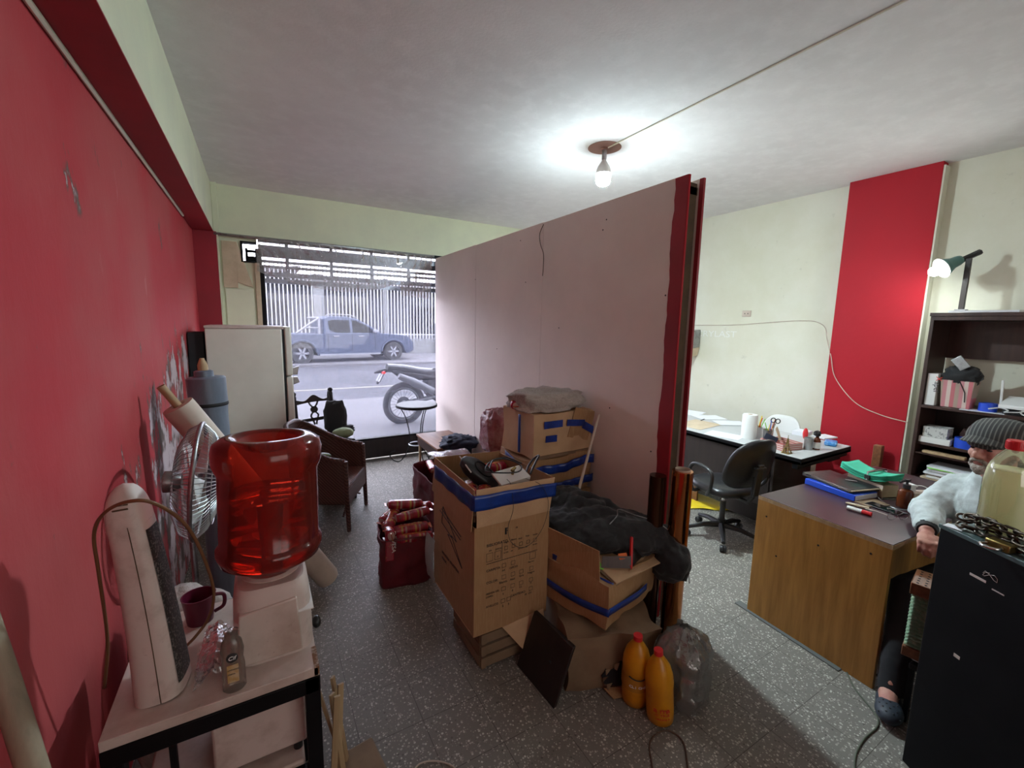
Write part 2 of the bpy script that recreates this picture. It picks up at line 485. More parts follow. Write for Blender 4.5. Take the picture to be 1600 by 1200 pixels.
    def build(s, name, m, parent=None, loc=(0, 0, 0), rot=(0, 0, 0), bevel=0, smooth=40, solid=0, sub=0, remesh=0, smoothit=0, noise_=None, merge=False, soff=0):
        me = bpy.data.meshes.new(name)
        me.from_pydata([tuple(v) for v in s.v], [], s.f)
        ms = m if isinstance(m, (list, tuple)) else [m]
        for q in ms: me.materials.append(M[q] if isinstance(q, str) else q)
        if len(ms) > 1:
            for p, i in zip(me.polygons, s.m): p.material_index = min(i, len(ms) - 1)
        bm = bmesh.new(); bm.from_mesh(me)
        bmesh.ops.remove_doubles(bm, verts=bm.verts, dist=1e-5)
        if not solid: bmesh.ops.recalc_face_normals(bm, faces=bm.faces)
        bm.to_mesh(me); bm.free()
        if smooth:
            for p in me.polygons: p.use_smooth = True
            if smooth < 180: me.set_sharp_from_angle(angle=R(smooth))
        o = bpy.data.objects.new(name, me)
        C.objects.link(o)
        o.parent = parent
        o.location = loc; o.rotation_euler = rot
        if remesh:
            q = o.modifiers.new('r', 'REMESH'); q.mode = 'VOXEL'; q.voxel_size = remesh; q.use_smooth_shade = True
        if smoothit:
            q = o.modifiers.new('s', 'SMOOTH'); q.iterations = smoothit; q.factor = .6
        if noise_:
            for k_, (sc, st) in enumerate(noise_):
                tx = bpy.data.textures.new(name + '_folds', 'CLOUDS'); tx.noise_scale = sc; tx.noise_depth = 3
                q = o.modifiers.new('d%d' % k_, 'DISPLACE'); q.texture = tx; q.strength = st; q.texture_coords = 'LOCAL'
        if solid:
            q = o.modifiers.new('t', 'SOLIDIFY'); q.thickness = solid; q.offset = soff
        if bevel:
            q = o.modifiers.new('b', 'BEVEL'); q.width = bevel; q.segments = 2; q.limit_method = 'ANGLE'; q.angle_limit = R(40)
        if sub:
            q = o.modifiers.new('u', 'SUBSURF'); q.levels = sub; q.render_levels = sub
        return o


def bx(x0, x1, y0, y1, z0, z1): return MB().ob(x0, x1, y0, y1, z0, z1)


def tag(o, label, cat, group=None):
    o['label'] = label; o['category'] = cat
    if group: o['group'] = group
    return o


def thing(name, label, cat, loc=(0, 0, 0), rz=0, group=None, rot=None):
    o = bpy.data.objects.new(name, None)
    C.objects.link(o)
    o.empty_display_size = .05
    o.location = loc
    o.rotation_euler = rot if rot else (0, 0, rz)
    return tag(o, label, cat, group)


def struct(o):
    o['kind'] = 'structure'; return o


def kids(o): return [q for q in bpy.data.objects if q.parent is o]


def dup(root, loc, rot=(0, 0, 0), label=None, scale=None):
    r = root.copy(); C.objects.link(r); r.location = loc; r.rotation_euler = rot
    if label: r['label'] = label
    if scale: r.scale = scale
    for ch in kids(root):
        c = ch.copy(); C.objects.link(c); c.parent = r
        for g in kids(ch):
            d = g.copy(); C.objects.link(d); d.parent = c
    return r


def text_part(txt, size, m, parent, loc, rot, name='lettering', thick=.0006, shear=0, align='LEFT', sx=1.0):
    cu = bpy.data.curves.new(name, 'FONT')
    cu.body = txt; cu.size = size; cu.extrude = thick; cu.shear = shear; cu.align_x = align; cu.resolution_u = 3
    tmp = bpy.data.objects.new('tmp_text', cu)
    C.objects.link(tmp)
    dg = bpy.context.evaluated_depsgraph_get()
    me = bpy.data.meshes.new_from_object(tmp.evaluated_get(dg))
    bpy.data.objects.remove(tmp)
    me.materials.clear(); me.materials.append(M[m])
    o = bpy.data.objects.new(name, me)
    C.objects.link(o); o.parent = parent; o.location = loc
    if isinstance(rot, Matrix): o.rotation_euler = rot.to_euler()
    else: o.rotation_euler = rot
    o.scale = (sx, 1, 1)
    return o


def frame(xa, ya):
    """rotation matrix whose local X is xa and local Y is near ya"""
    x = Vector(xa).normalized(); z = x.cross(Vector(ya)).normalized(); y = z.cross(x)
    return Matrix((x, y, z)).transposed()


def nz(p, sc, seed=0): return noise.noise(Vector(p) * sc + Vector((seed, seed * 1.7, seed * .3)))


def curve_pts(ps, n=8):
    """Catmull-Rom through the points"""
    ps = [Vector(p) for p in ps]; out = []
    q = [ps[0] * 2 - ps[1]] + ps + [ps[-1] * 2 - ps[-2]]
    for i in range(1, len(q) - 2):
        for k in range(n):
            t = k / n
            a, b, c, d = q[i - 1], q[i], q[i + 1], q[i + 2]
            out.append(.5 * ((2 * b) + (c - a) * t + (2 * a - 5 * b + 4 * c - d) * t * t + (3 * b - a - 3 * c + d) * t ** 3))
    out.append(ps[-1]); return out


def cable(name, ps, r, m, label, cat, group=None, n=8):
    o = MB().tube(curve_pts(ps, n), r, 6).build(name, m, smooth=180)
    return tag(o, label, cat, group)


def blob_mb(c, rad, amp=.1, sc=4, seed=0, n=28, p=2.0, flat=None, ridged=False):
    """crumpled closed lump: superellipsoid displaced by noise; flat = z floor"""
    mb = MB(); vs = []; fs = []
    rings = n // 2
    cp = lambda a: math.copysign(abs(math.cos(a)) ** (2 / p), math.cos(a))
    sp_ = lambda a: math.copysign(abs(math.sin(a)) ** (2 / p), math.sin(a))
    for i in range(rings + 1):
        ph = -PI / 2 + PI * i / rings
        for k in range(n):
            th = 2 * PI * k / n
            d = Vector((cp(ph) * cp(th), cp(ph) * sp_(th), sp_(ph)))
            w = nz(d, sc, seed) + .5 * nz(d, sc * 2.3, seed + 5)
            if ridged: w = .5 - abs(w) * 1.6
            q = Vector((d.x * rad[0], d.y * rad[1], d.z * rad[2])) * (1 + amp * w)
            q += Vector(c)
            if flat is not None and q.z < flat: q.z = flat
            vs.append(q)
    for i in range(rings):
        for k in range(n):
            l = (k + 1) % n
            fs.append((i * n + k, i * n + l, (i + 1) * n + l, (i + 1) * n + k))
    return mb.add(vs, fs)


def crumple_box(w, d, h, n=10, amp=.01, sc=6, seed=0, round_=.0, bulge=.0):
    """closed box (base centre at origin) with slightly crushed faces"""
    mb = MB()

    def dis(p):
        q = Vector((p[0] * w / 2, p[1] * d / 2, (p[2] + 1) * h / 2))
        k = Vector((nz(q, sc, seed), nz(q, sc, seed + 9), nz(q, sc, seed + 17))) * amp
        bl = bulge * (1 - p[2] ** 2)
        q = Vector((q.x * (1 + bl), q.y * (1 + bl), q.z)) + k
        q.z = max(q.z, 0)
        return q
    for ax in range(3):
        for sg in (-1, 1):
            def fn(u, v, ax=ax, sg=sg):
                p = [0, 0, 0]; p[ax] = sg; p[(ax + 1) % 3] = 2 * u - 1; p[(ax + 2) % 3] = 2 * v - 1
                return dis(p)
            mb.grid(fn, n, n)
    return mb


# ------------------------------------------------------------------ room shell
CEIL = 3.085; XL = -.515; XR = 4.83; YW = 5.46; YB = -2.4
struct(bx(XL - .1, XR + .1, YB - .1, YW + .12, -.1, 0).build('floor', 'floor', smooth=0))
struct(bx(XL - .1, XR + .1, YB - .1, YW + .2, CEIL, CEIL + .1).build('ceiling', 'ceiling', smooth=0))
struct(bx(XL - .12, XL, YB, YW + .12, 0, CEIL).build('wall_left', 'redwall', smooth=0))
w = bx(XR, XR + .12, YB, YW + .12, 0, CEIL).build('wall_right', 'cream', smooth=0); struct(w)
struct(bx(XL - .1, XR + .1, YB - .12, YB, 0, CEIL).build('wall_back', 'cream', smooth=0))
# front wall: lintel over the shop window, narrow pier at its left
fw = MB().ob(XL, XR, YW, YW + .14, 2.60, CEIL).ob(XL, -.12, YW, YW + .14, 0, 2.60).ob(-.12, .03, YW, YW + .14, 0, 2.33).ob(-.12, .03, YW, YW + .14, 2.545, 2.60)
struct(fw.build('wall_front', 'green_cream', smooth=0))
struct(bx(4.3, XR, YW, YW + .14, 0, 2.6).build('wall_front_right', 'green_cream', smooth=0))
# beam along the left wall: cream side, red underside
struct(bx(XL, -.343, YB, YW, 2.613, CEIL).build('trim_1', 'green_cream', smooth=0)).name = 'trim_1'
struct(bx(XL, -.342, YB, YW, 2.606, 2.6125).build('trim_2', 'darkred', smooth=0))
struct(bx(-.343, -.29, YW - .045, YW, 2.60, CEIL).build('trim_3', 'green_cream', bevel=.006, smooth=0))
# red pilaster in the far left corner
struct(bx(XL, -.318, YW - .06, YW, 0, 2.606).build('trim_4', 'darkred', smooth=0))
struct(bx(-.318, -.306, YW - .062, YW, 0, 2.59).build('trim_5', 'green_cream', smooth=0))
# red pillar on the right wall with a cream return
struct(bx(XR - .1, XR, 1.407, 2.04, 0, CEIL).build('trim_6', 'red', bevel=.004, smooth=0))
struct(bx(XR - .094, XR, 1.395, 1.407, 0, CEIL - .03).build('trim_7', 'cream', smooth=0))
# pale cable trunking in the corner under the beam
t = struct(MB().tube([(XL + .012, YB, 2.597), (XL + .012, 4.7, 2.597)], .010, 6).build('trim_8', 'cream'))
# added glowing window behind the viewer, unseen, filling camera-facing surfaces with light
wb3 = struct(MB().ob(.2, .26, YB, YB + .05, .9, 2.5).ob(2.94, 3.0, YB, YB + .05, .9, 2.5).ob(.2, 3.0, YB, YB + .05, .9, .96).ob(.2, 3.0, YB, YB + .05, 2.44, 2.5).ob(1.57, 1.63, YB, YB + .05, .9, 2.5).build('fill_panel_frame', 'white'))
bx(.26, 2.94, YB + .004, YB + .012, .96, 2.44).build('fill_panel', mat('fill_panel_glow', (.8, .8, .8), .6, emis=((1.0, .93, .87), 1.75)), wb3)
# boards fixed on the pier beside the window
tag(bx(-.275, -.02, YW - .018, YW - .002, 1.1, 2.05).build('wall_board', 'green_cream', bevel=.003), 'pale green board screwed to the pier left of the window', 'board')
b_ = MB().ob(-.285, -.16, YW - .02, YW - .002, 2.06, 2.53)
b_.hexa([(-.16, YW - .02, 2.12), (-.02, YW - .02, 2.07), (-.02, YW - .002, 2.07), (-.16, YW - .002, 2.12), (-.16, YW - .02, 2.53), (-.15, YW - .02, 2.53), (-.15, YW - .002, 2.53), (-.16, YW - .002, 2.53)])
tag(b_.build('wooden_patch_board', 'papertan', bevel=.002), 'tan plywood patch beside the small high opening', 'board')

# ------------------------------------------------------------------ shop window
WX0, WX1, WZ0, WZ1 = .03, 4.3, .285, 2.57
wf = MB().ob(.045, .085, YW - .03, YW + .05, .0, 2.30).ob(WX1 - .04, WX1, YW - .03, YW + .05, 0, WZ1).ob(.045, WX1, YW - .03, YW + .05, WZ0 - .02, WZ0).ob(2.06, 2.10, YW - .03, YW + .05, .0, WZ1).ob(.045, WX1, YW, YW + .05, WZ1, 2.6)
win = struct(wf.build('window_1', 'black', bevel=.003))
pane = bx(.085, WX1 - .04, YW + .012, YW + .018, WZ0, WZ1).build('window_pane', film('flare_hazed_glass', (.93, .94, .97), .012, .032, (.72, .72, .88), 0.0, fres=.3), win)  # lavender haze mixed into the pane imitates the flare veil over the window
bx(.085, WX1 - .04, YW - .005, YW + .045, .02, WZ0 - .02).build('sill_panel', 'blackwood', win, bevel=.004)
struct(bx(.0, .045, YW - .035, YW, 0, 2.33).build('trim_9', 'papertan', bevel=.003))
# small high opening with a black frame, and the black bracket in it
o2 = MB().ob(-.12, -.10, YW - .02, YW + .10, 2.33, 2.545).ob(-.12, .03, YW - .02, YW + .10, 2.53, 2.545).ob(-.12, .03, YW - .02, YW + .10, 2.33, 2.345)
struct(o2.build('window_2', 'black'))
bt = thing('shutter_bracket', 'black metal bracket of the roller shutter in the small high opening', 'bracket', (-.05, YW + .03, 2.38))
MB().ob(-.03, -.005, -.02, .02, -.03, .10).ob(-.03, .11, -.02, .02, .06, .085).ob(-.02, .11, -.02, .02, -.03, .02).build('arm', 'black', bt, bevel=.003)
MB().tube([(.09, -.02, -.10), (.09, -.02, .10)], .03, 10).build('roller_end', 'black', bt)
# horizontal steel pipe under the lintel
tag(MB().tube([(-.34, YW - .05, 2.585), (.7, YW - .055, 2.583), (1.98, YW - .06, 2.575)], .016, 12).build('steel_pipe', 'galv', smooth=180), 'long grey steel pipe running under the lintel over the window', 'pipe')
# roller shutter hanging outside the glass: slats with gaps and vertical straps
sh = thing('roller_shutter', 'half lowered slatted roller shutter outside the shop window', 'shutter', (1.9, YW + .12, 2.1))


def zz(py): return at(520, py, Y=YW + .12).z


rows = [(384, 389.5), (393, 410.5), (414.5, 418.6), (422, 426), (431.5, 438.5)]
for (a, b) in rows:
    MB().ob(-1.86, 2.35, -.01, .01, zz(b) - 2.1, zz(a) - 2.1).build('slat', 'steel', sh, bevel=.002)
MB().ob(-1.86, 2.35, -.012, .012, zz(448) - 2.1, zz(441.5) - 2.1).build('bottom_rail', 'steel', sh)
for k in range(9):
    MB().ob(-1.60 + k * .46, -1.565 + k * .46, -.016, -.011, zz(446) - 2.1, .5).build('strap', 'steel', sh)
MB().ob(-1.86, 2.35, -.05, .2, zz(378) - 2.1, .55).build('housing', 'blackmat', sh)

# clear plastic sheet pinned along the pipe, drooping over the top of the glass


def sheet(u, v):
    x = .02 + u * 1.93
    top = 2.572 - .004 * u
    bot = 2.24 - .20 * math.sin(PI * min(1, u * 1.25)) ** .8 * (.75 + .25 * u) - .0 * u
    if u > .8: bot = 2.06 - (u - .8) * .10
    xx = x + .05 * (v) * math.sin(u * 5) + .09 * v * (1 - u) * 1.0 * 0
    z = top + (bot - top) * v
    y = YW - .09 - .03 * v + .018 * nz((x * 3, 0, z * 2), 4, 3) * (.3 + v) + .010 * math.sin(x * 60 + 6 * nz((x, 0, z), 5)) * (1 - v) + .012 * nz((x, 1, z), 16, 2) + .012 * abs(nz((x * 2.2, 1, z * .7), 22, 6)) * min(1, .3 + u)
    return Vector((xx, y, z))


tag(MB().grid(sheet, 240, 44).build('clear_plastic_sheet', film('crinkled_plastic', (.82, .80, .79), .14, .24, (.52, .50, .49), .05, (26, 1.0)), smooth=180), 'crinkled clear plastic sheet drooping from the pipe over the window top', 'plastic sheet')

# ------------------------------------------------------------------ partition of two board skins
pt = thing('partition', 'tall dirty beige partition of boards with a red painted end strip', 'partition', (2.0, 1.61, 0))
for k, (a, b) in enumerate([(0.0, 1.345), (1.348, 2.59), (2.595, 3.80)]):
    mb = MB().ob(0, .012, a, b, .0, 2.545 + .004 * k)
    mb.build('board', 'partition', pt, bevel=.0015)


def strip(u, v):
    y = -.001 + u * (.085 + (.016 * nz((0, 0, v * 9), 1, 1) + .008 * nz((0, 0, v * 40), 1, 4)) * (1 if u > .5 else 0)); return Vector((-.0015, y, v * 2.543))


MB().grid(strip, 2, 90).build('painted_strip', 'darkred', pt, smooth=0, solid=.002)
MB().ob(.118, .130, -.0, 3.80, 0, 2.545).build('board', 'partition', pt, bevel=.0015)
MB().ob(.116, .132, -.006, .02, 0, 2.545).build('edge_strip', 'darkred', pt)
MB().ob(-.0, .013, -.004, .001, 0, 2.543).build('edge_strip', 'red', pt)
MB().ob(.02, .11, .03, .075, 0, 2.52).ob(.012, .118, .03, 3.78, 2.46, 2.50).build('inner_frame', 'brownin', pt)
hm = MB()
for (y, z) in [(.10, 1.92), (.13, 1.0), (.62, 2.43), (.65, 2.37), (1.1, 1.72), (1.6, 2.1), (2.1, 1.5), (.9, .95), (.5, 1.2), (1.7, 2.46), (2.6, 2.2)]:
    hm.cyl((-.0015, y, z), .005, .002, 8, (0, PI / 2, 0))
hm.build('nail_hole', 'blackmat', pt)
tag(cable('hanging_wire', [(1.992, 2.95, 2.53), (1.985, 2.99, 2.46), (1.988, 2.98, 2.38), (1.985, 2.93, 2.30), (1.988, 2.93, 2.2), (1.99, 2.94, 2.13)], .003, 'brownin', 'x', 'x'), 'short brown wire dangling at the seam of the beige partition', 'wire')

# ------------------------------------------------------------------ ceiling lamp + conduit
LB = Vector((2.345, 2.675, CEIL))
cl = thing('ceiling_lamp', 'bright white led bulb hanging from a round ceiling rose', 'lamp', LB)
MB().lathe([(.125, -.0), (.125, -.003), (.03, -.004), (.03, -.012), (.012, -.02)], 36).build('ceiling_rose', mat('brown_rose_disc', (.20, .10, .075), .8), cl)
MB().lathe([(.016, -.012), (.018, -.03), (.018, -.085), (.015, -.09)], 20).build('lamp_holder', 'steel', cl)
MB().lathe([(.014, -.088), (.02, -.10), (.044, -.135), (.054, -.16), (.057, -.188)], 28).build('bulb_housing', 'white', cl)
M['glow'] = mat('lit_bulb', (1, 1, 1), .3, emis=((.76, .94, 1.0), 2300))
_nt = M['glow'].node_tree; _g = _nt.nodes.new('ShaderNodeNewGeometry'); _s = _nt.nodes.new('ShaderNodeSeparateXYZ'); _nt.links.new(_g.outputs['Normal'], _s.inputs[0])
_m = ND(_nt, 'ShaderNodeMapRange'); _m.inputs[1].default_value = 0.0; _m.inputs[2].default_value = -1.0; _m.inputs[3].default_value = 0; _m.inputs[4].default_value = 1.0
_nt.links.new(_s.outputs[2], _m.inputs[0]); _p = ND(_nt, 'ShaderNodeMath', operation='ADD'); _p.inputs[1].default_value = 12.0; _q = ND(_nt, 'ShaderNodeMath', operation='POWER'); _q.inputs[1].default_value = 1.7; _nt.links.new(_m.outputs[0], _q.inputs[0])
_q2 = ND(_nt, 'ShaderNodeMath', operation='MULTIPLY'); _q2.inputs[1].default_value = 3500.0; _nt.links.new(_q.outputs[0], _q2.inputs[0]); _nt.links.new(_q2.outputs[0], _p.inputs[0])
_nt.links.new(_p.outputs[0], _nt.nodes['Principled BSDF'].inputs['Emission Strength'])
M['glowring'] = mat('lit_bulb_rim', (1, 1, 1), .3, emis=((.86, .97, 1.0), 14))
MB().lathe([(.0565, -.188), (.0565, -.235)], 28, close=False).build('diffuser_rim', 'glowring', cl)
MB().lathe([(.0562, -.235), (.052, -.252), (.043, -.265), (.03, -.273), (.015, -.277), (.0001, -.278)], 28, close=False).build('bulb_dome', 'glow', cl)
tag(MB().tube([(LB.x + .01, LB.y - .02, CEIL - .006), (LB.x + .0, 1.0, CEIL - .006), (LB.x - .02, -1.5, CEIL - .006)], .006, 6).build('ceiling_cable', 'cream'), 'thin cable clipped across the ceiling to the lamp', 'cable')

# ------------------------------------------------------------------ street outside
GZ = .08
M['road'] = mat('asphalt', (.034, .034, .038), .95, spec=.1, n=[(.6, (.046, .045, .051), .4, .6), (40, (.026, .026, .030), .5, .7)])
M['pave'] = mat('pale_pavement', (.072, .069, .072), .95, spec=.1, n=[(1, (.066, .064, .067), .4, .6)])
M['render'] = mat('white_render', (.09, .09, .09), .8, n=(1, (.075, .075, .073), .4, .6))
M['housedark'] = mat('dark_house_front', (.005, .006, .009), .8, n=(.8, (.009, .010, .014), .4, .6))
M['carpaint'] = mat('blue_grey_car_paint', (.026, .032, .050), .6, spec=.12)
M['carglass'] = mat('dark_car_glass', (.002, .003, .004), .8, spec=.02)
M['outmetal'] = mat('dull_outdoor_metal', (.085, .085, .095), .6)
M['outwhite'] = mat('outdoor_white', (.12, .12, .13), .6)
M['tyre'] = mat('tyre_rubber', (.008, .008, .009), .9)
M['yellowline'] = mat('yellow_road_paint', (.07, .062, .045), .8)
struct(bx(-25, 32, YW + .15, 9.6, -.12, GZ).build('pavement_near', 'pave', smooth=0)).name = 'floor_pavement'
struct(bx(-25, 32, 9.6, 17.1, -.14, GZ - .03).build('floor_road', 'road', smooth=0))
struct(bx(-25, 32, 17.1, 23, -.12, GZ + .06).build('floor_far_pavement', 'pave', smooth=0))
tag(bx(-20, 28, 11.35, 11.5, GZ - .03, GZ - .025).build('road_line', 'yellowline', smooth=0), 'faded yellow line painted along the street', 'road marking')
# garden wall with railing, columns and dark house
gw = thing('garden_wall', 'low white garden wall carrying tall white railings', 'wall', (3, 22, .14))
MB().ob(-22, 24, 0, .2, 0, .75).build('low_wall', 'render', gw)
MB().ob(5.1, 7.6, -.22, .0, 0, 1.6).build('meter_pillar', 'render', gw, bevel=.02)
MB().ob(5.75, 6.45, -.26, -.21, .35, 1.40).build('meter_door', 'papertan', gw, bevel=.02)
MB().ob(5.85, 6.35, -.275, -.25, .85, 1.30).build('meter_window', 'steel', gw, bevel=.02)
bars = MB()
x = -14.0
while x < 12:
    bars.box((x, .08, 2.45), (.042, .03, 3.4)); x += .165
bars.ob(-14, 12, .05, .1, .95, 1.0)
M['whitebar'] = mat('white_painted_iron', (.26, .26, .27), .5)
bars.build('railing', 'whitebar', gw)
for xx, ww in ((.05, .45), (3.25, .16), (7.0, .6)):
    MB().ob(xx - 3 + 2.2, xx - 3 + 2.2 + ww, -.03, .24, 0, 3.7).build('column', 'render', gw)
hs = thing('house_front', 'dark house front behind the white railings', 'house', (3, 26, .1))
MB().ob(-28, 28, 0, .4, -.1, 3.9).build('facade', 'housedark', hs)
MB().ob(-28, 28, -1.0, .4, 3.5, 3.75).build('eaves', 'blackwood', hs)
MB().hexa([(-6.0, -3.6, 3.3), (-1.2, -3.6, 3.95), (-1.2, 0, 3.95), (-6.0, 0, 3.3), (-6.0, -3.6, 3.45), (-1.2, -3.6, 4.1), (-1.2, 0, 4.1), (-6.0, 0, 3.45)]).build('canopy', 'blackwood', hs)
for xx in (-7, -3.2, .9, 5.0):
    f = MB().ob(xx, xx + 1.6, -.05, .0, .9, 2.6).build('window_frame', 'carglass', hs); MB().ob(xx + .1, xx + 1.5, -.06, -.04, 1.0, 2.5).build('pane', 'carglass', f)

# pickup truck parked on the far side, nose to the right
tk = thing('pickup_truck', 'blue grey double cab pickup truck parked across the street', 'pickup truck', (2.98, 18.9, GZ + .03), R(10))
TL = 1.80  # half wheel base
body = [(-2.95, .55), (-2.9, 1.05), (-2.85, 1.12), (-.95, 1.12), (-.92, 1.16), (1.0, 1.16), (1.25, 1.14), (2.1, 1.10), (2.5, 1.0), (2.72, .80), (2.74, .45), (2.55, .32), (2.38, .30), (2.28, .55), (2.08, .78), (1.80, .86), (1.5, .78), (1.30, .52), (1.26, .30), (-1.26, .30), (-1.3, .52), (-1.5, .76), (-1.8, .84), (-2.1, .76), (-2.3, .52), (-2.4, .40)]
MB().prism(body, 1.78, Matrix.Identity(4)).build('body', 'carpaint', tk, bevel=.05)
cab = MB()
lo = [(-1.0, 1.12), (1.28, 1.14)]
poly = [(-1.02, 1.10), (1.35, 1.12), (.75, 1.50), (.35, 1.72), (-.05, 1.80), (-.70, 1.80), (-.95, 1.70)]
n = len(poly)
vs = []
for sy in (-1, 1):
    for (x_, z_) in poly:
        k = (z_ - 1.1) / .7
        vs.append(Vector((x_, sy * (.86 - .16 * k), z_)))
cab.add(vs, [tuple(range(n)), tuple(range(2 * n - 1, n - 1, -1))] + [((i + 1) % n, i, i + n, (i + 1) % n + n) for i in range(n)])
cab.build('cabin', 'carpaint', tk, bevel=.03)


def side_glass(pl):
    q = []
    for off in (-.012, .004):
        for (x_, z_) in pl:
            k = (z_ - 1.1) / .7; q.append(Vector((x_, -(.86 - .16 * k) + off, z_)))
    m_ = len(pl)
    return MB().add(q, [tuple(range(m_)), tuple(range(2 * m_ - 1, m_ - 1, -1))] + [((i + 1) % m_, i, i + m_, (i + 1) % m_ + m_) for i in range(m_)])


side_glass([(-.78, 1.30), (-.60, 1.18), (.0, 1.18), (.0, 1.66), (-.68, 1.66), (-.80, 1.6)]).build('side_window', 'carglass', tk)
side_glass([(.12, 1.18), (1.05, 1.18), (.62, 1.48), (.35, 1.62), (.12, 1.66)]).build('side_window', 'carglass', tk)
for xw in (-TL, TL):
    for sy in (-.80, .80):
        wh = MB().lathe([(.24, -.12), (.37, -.12), (.40, -.08), (.40, .08), (.37, .12), (.24, .12), (.24, .02), (.01, .02)], 32, (xw, sy, .40), (PI / 2 * (1 if sy < 0 else -1), 0, 0), close=False).build('wheel', 'tyre', tk)
        rm = MB().lathe([(.25, -.10), (.25, .10)], 28, (xw, sy, .40), (PI / 2, 0, 0), close=False)
        rm.cyl((xw, sy + .06, .40), .06, .14, 14, (PI / 2, 0, 0))
        for k in range(6):
            a = k * PI / 3
            rm.box((xw + .14 * math.cos(a), sy - (.08 if sy < 0 else -.08), .40 + .14 * math.sin(a)), (.24, .03, .075), (0, -a, 0))
        rm.build('rim', 'outmetal', wh)
    ar = [(xw + .52 * math.cos(a), -.90, .42 + .46 * math.sin(a)) for a in [PI * k / 14 for k in range(15)]]
    MB().tube(ar, .045, 8).build('wheel_arch', 'carpaint', tk)
MB().tube([(-.85, -.62, 1.80), (-.75, -.62, 1.87), (.05, -.62, 1.87), (.35, -.62, 1.76)], .022, 8).build('roof_rail', 'outmetal', tk)
MB().tube([(-1.12, -.72, 1.10), (-1.12, -.70, 1.72), (-1.12, .7, 1.72)], .05, 8).tube([(-1.12, -.70, 1.72), (-1.45, -.72, 1.5), (-1.95, -.74, 1.14)], .04, 8).tube([(-1.16, -.72, 1.35), (-1.60, -.73, 1.35)], .03, 8).build('roll_bar', 'outmetal', tk)
MB().box((.98, -.98, 1.24), (.16, .2, .14)).build('mirror', 'outmetal', tk, bevel=.03)
for xx in (-.55, .42): MB().box((xx, -.90, 1.03), (.22, .04, .05)).build('door_handle', 'outmetal', tk, bevel=.01)
MB().hexa([(2.25, -.90, .90), (2.66, -.84, .80), (2.66, -.6, .80), (2.25, -.6, .90), (2.25, -.90, 1.0), (2.52, -.84, .97), (2.52, -.6, .97), (2.25, -.6, 1.0)]).build('headlight', 'outmetal', tk)
MB().ob(-1.2, 1.2, -.96, -.86, .30, .36).build('side_step', 'outmetal', tk)
for xx in (.06, -.86, 1.0): MB().ob(xx, xx + .015, -.905, -.885, .45, 1.12).build('door_gap', 'blackmat', tk)

# motorcycle on the near pavement, tail to the left
mo = thing('motorcycle', 'dark trail motorcycle parked outside the window, rear wheel showing', 'motorcycle', (2.02, 6.95, GZ), R(4))
wh = MB()
for k in range(1):
    c0 = [(.31 * math.cos(a), 0, .33 + .31 * math.sin(a)) for a in [2 * PI * k / 36 for k in range(36)]]
    wh.tube(c0, .048, 10, closed=True)
wh = wh.build('wheel', 'tyre', mo, smooth=180)
rm = MB().tube([(.245 * math.cos(a), 0, .33 + .245 * math.sin(a)) for a in [2 * PI * k / 36 for k in range(36)]], .014, 8, closed=True)
for k in range(24):
    a = 2 * PI * k / 24; s_ = .03 * (1 if k % 2 else -1)
    rm.tube([(.03 * math.cos(a + .4), s_, .33 + .03 * math.sin(a + .4)), (.24 * math.cos(a), 0, .33 + .24 * math.sin(a))], .003, 4)
rm.cyl((0, .06, .33), .05, .12, 14, (PI / 2, 0, 0)).build('rim', 'outmetal', wh)
dsk = MB().cyl((0, .04, .33), .11, .01, 20, (PI / 2, 0, 0)).build('brake_disc', 'outmetal', wh)
f2 = dup(wh, (1.42, 0, 0)) if False else None
w2 = wh.copy(); C.objects.link(w2); w2.parent = mo; w2.location = (1.40, 0, 0)
for g in kids(wh):
    d = g.copy(); C.objects.link(d); d.parent = w2
MB().tube([(0, -.09, .33), (.62, -.07, .42)], .028, 8).tube([(0, .09, .33), (.62, .07, .42)], .028, 8).build('swingarm', 'outmetal', mo)
MB().hexa([(-.02, -.10, .72), (.85, -.12, .70), (.85, .12, .70), (-.02, .10, .72), (-.25, -.07, .90), (.35, -.12, .80), (.35, .12, .80), (-.25, .07, .90)]).build('tail_body', 'black', mo, bevel=.03)
seat = MB().tube(curve_pts([(-.28, 0, .93), (.0, 0, .90), (.30, 0, .84), (.55, 0, .83), (.8, 0, .94)], 5), .07, 10).build('seat', 'blackleather', mo)
MB().tube([(-.12, -.14, .80), (.1, -.15, .70), (.45, -.14, .52)], [.05, .065, .06], 12).build('exhaust', 'outmetal', mo)
MB().tube([(-.135, -.14, .81), (-.11, -.14, .795)], .045, 12).build('exhaust_tip', 'outmetal', mo)
MB().box((-.38, 0, .80), (.02, .18, .19), (0, R(28), 0)).build('licence_plate', 'outwhite', mo)
MB().tube([(-.22, 0, .90), (-.36, 0, .88), (-.48, 0, .86)], [.03, .035, .012], 8).tube([(-.33, 0, .88), (-.44, 0, .68)], .02, 8).build('rear_fender', 'black', mo)
MB().tube([(-.36, -.05, .86), (-.36, -.13, .87)], .02, 8).build('indicator', 'redplastic', mo)
blob_mb((.62, 0, .62), (.30, .12, .28), .25, 3, 2).build('engine', 'blackmat', mo)
blob_mb((.98, 0, .98), (.28, .15, .16), .08, 2, 4).build('fuel_tank', 'black', mo)
MB().tube([(1.4, -.1, .33), (1.18, -.1, .98), (1.1, -.1, 1.12)], .03, 8).tube([(1.4, .1, .33), (1.18, .1, .98), (1.1, .1, 1.12)], .03, 8).build('fork', 'outmetal', mo)
MB().tube([(1.05, -.40, 1.14), (1.12, -.15, 1.12), (1.12, .15, 1.12), (1.05, .40, 1.14)], .016, 8).build('handlebar', 'black', mo)

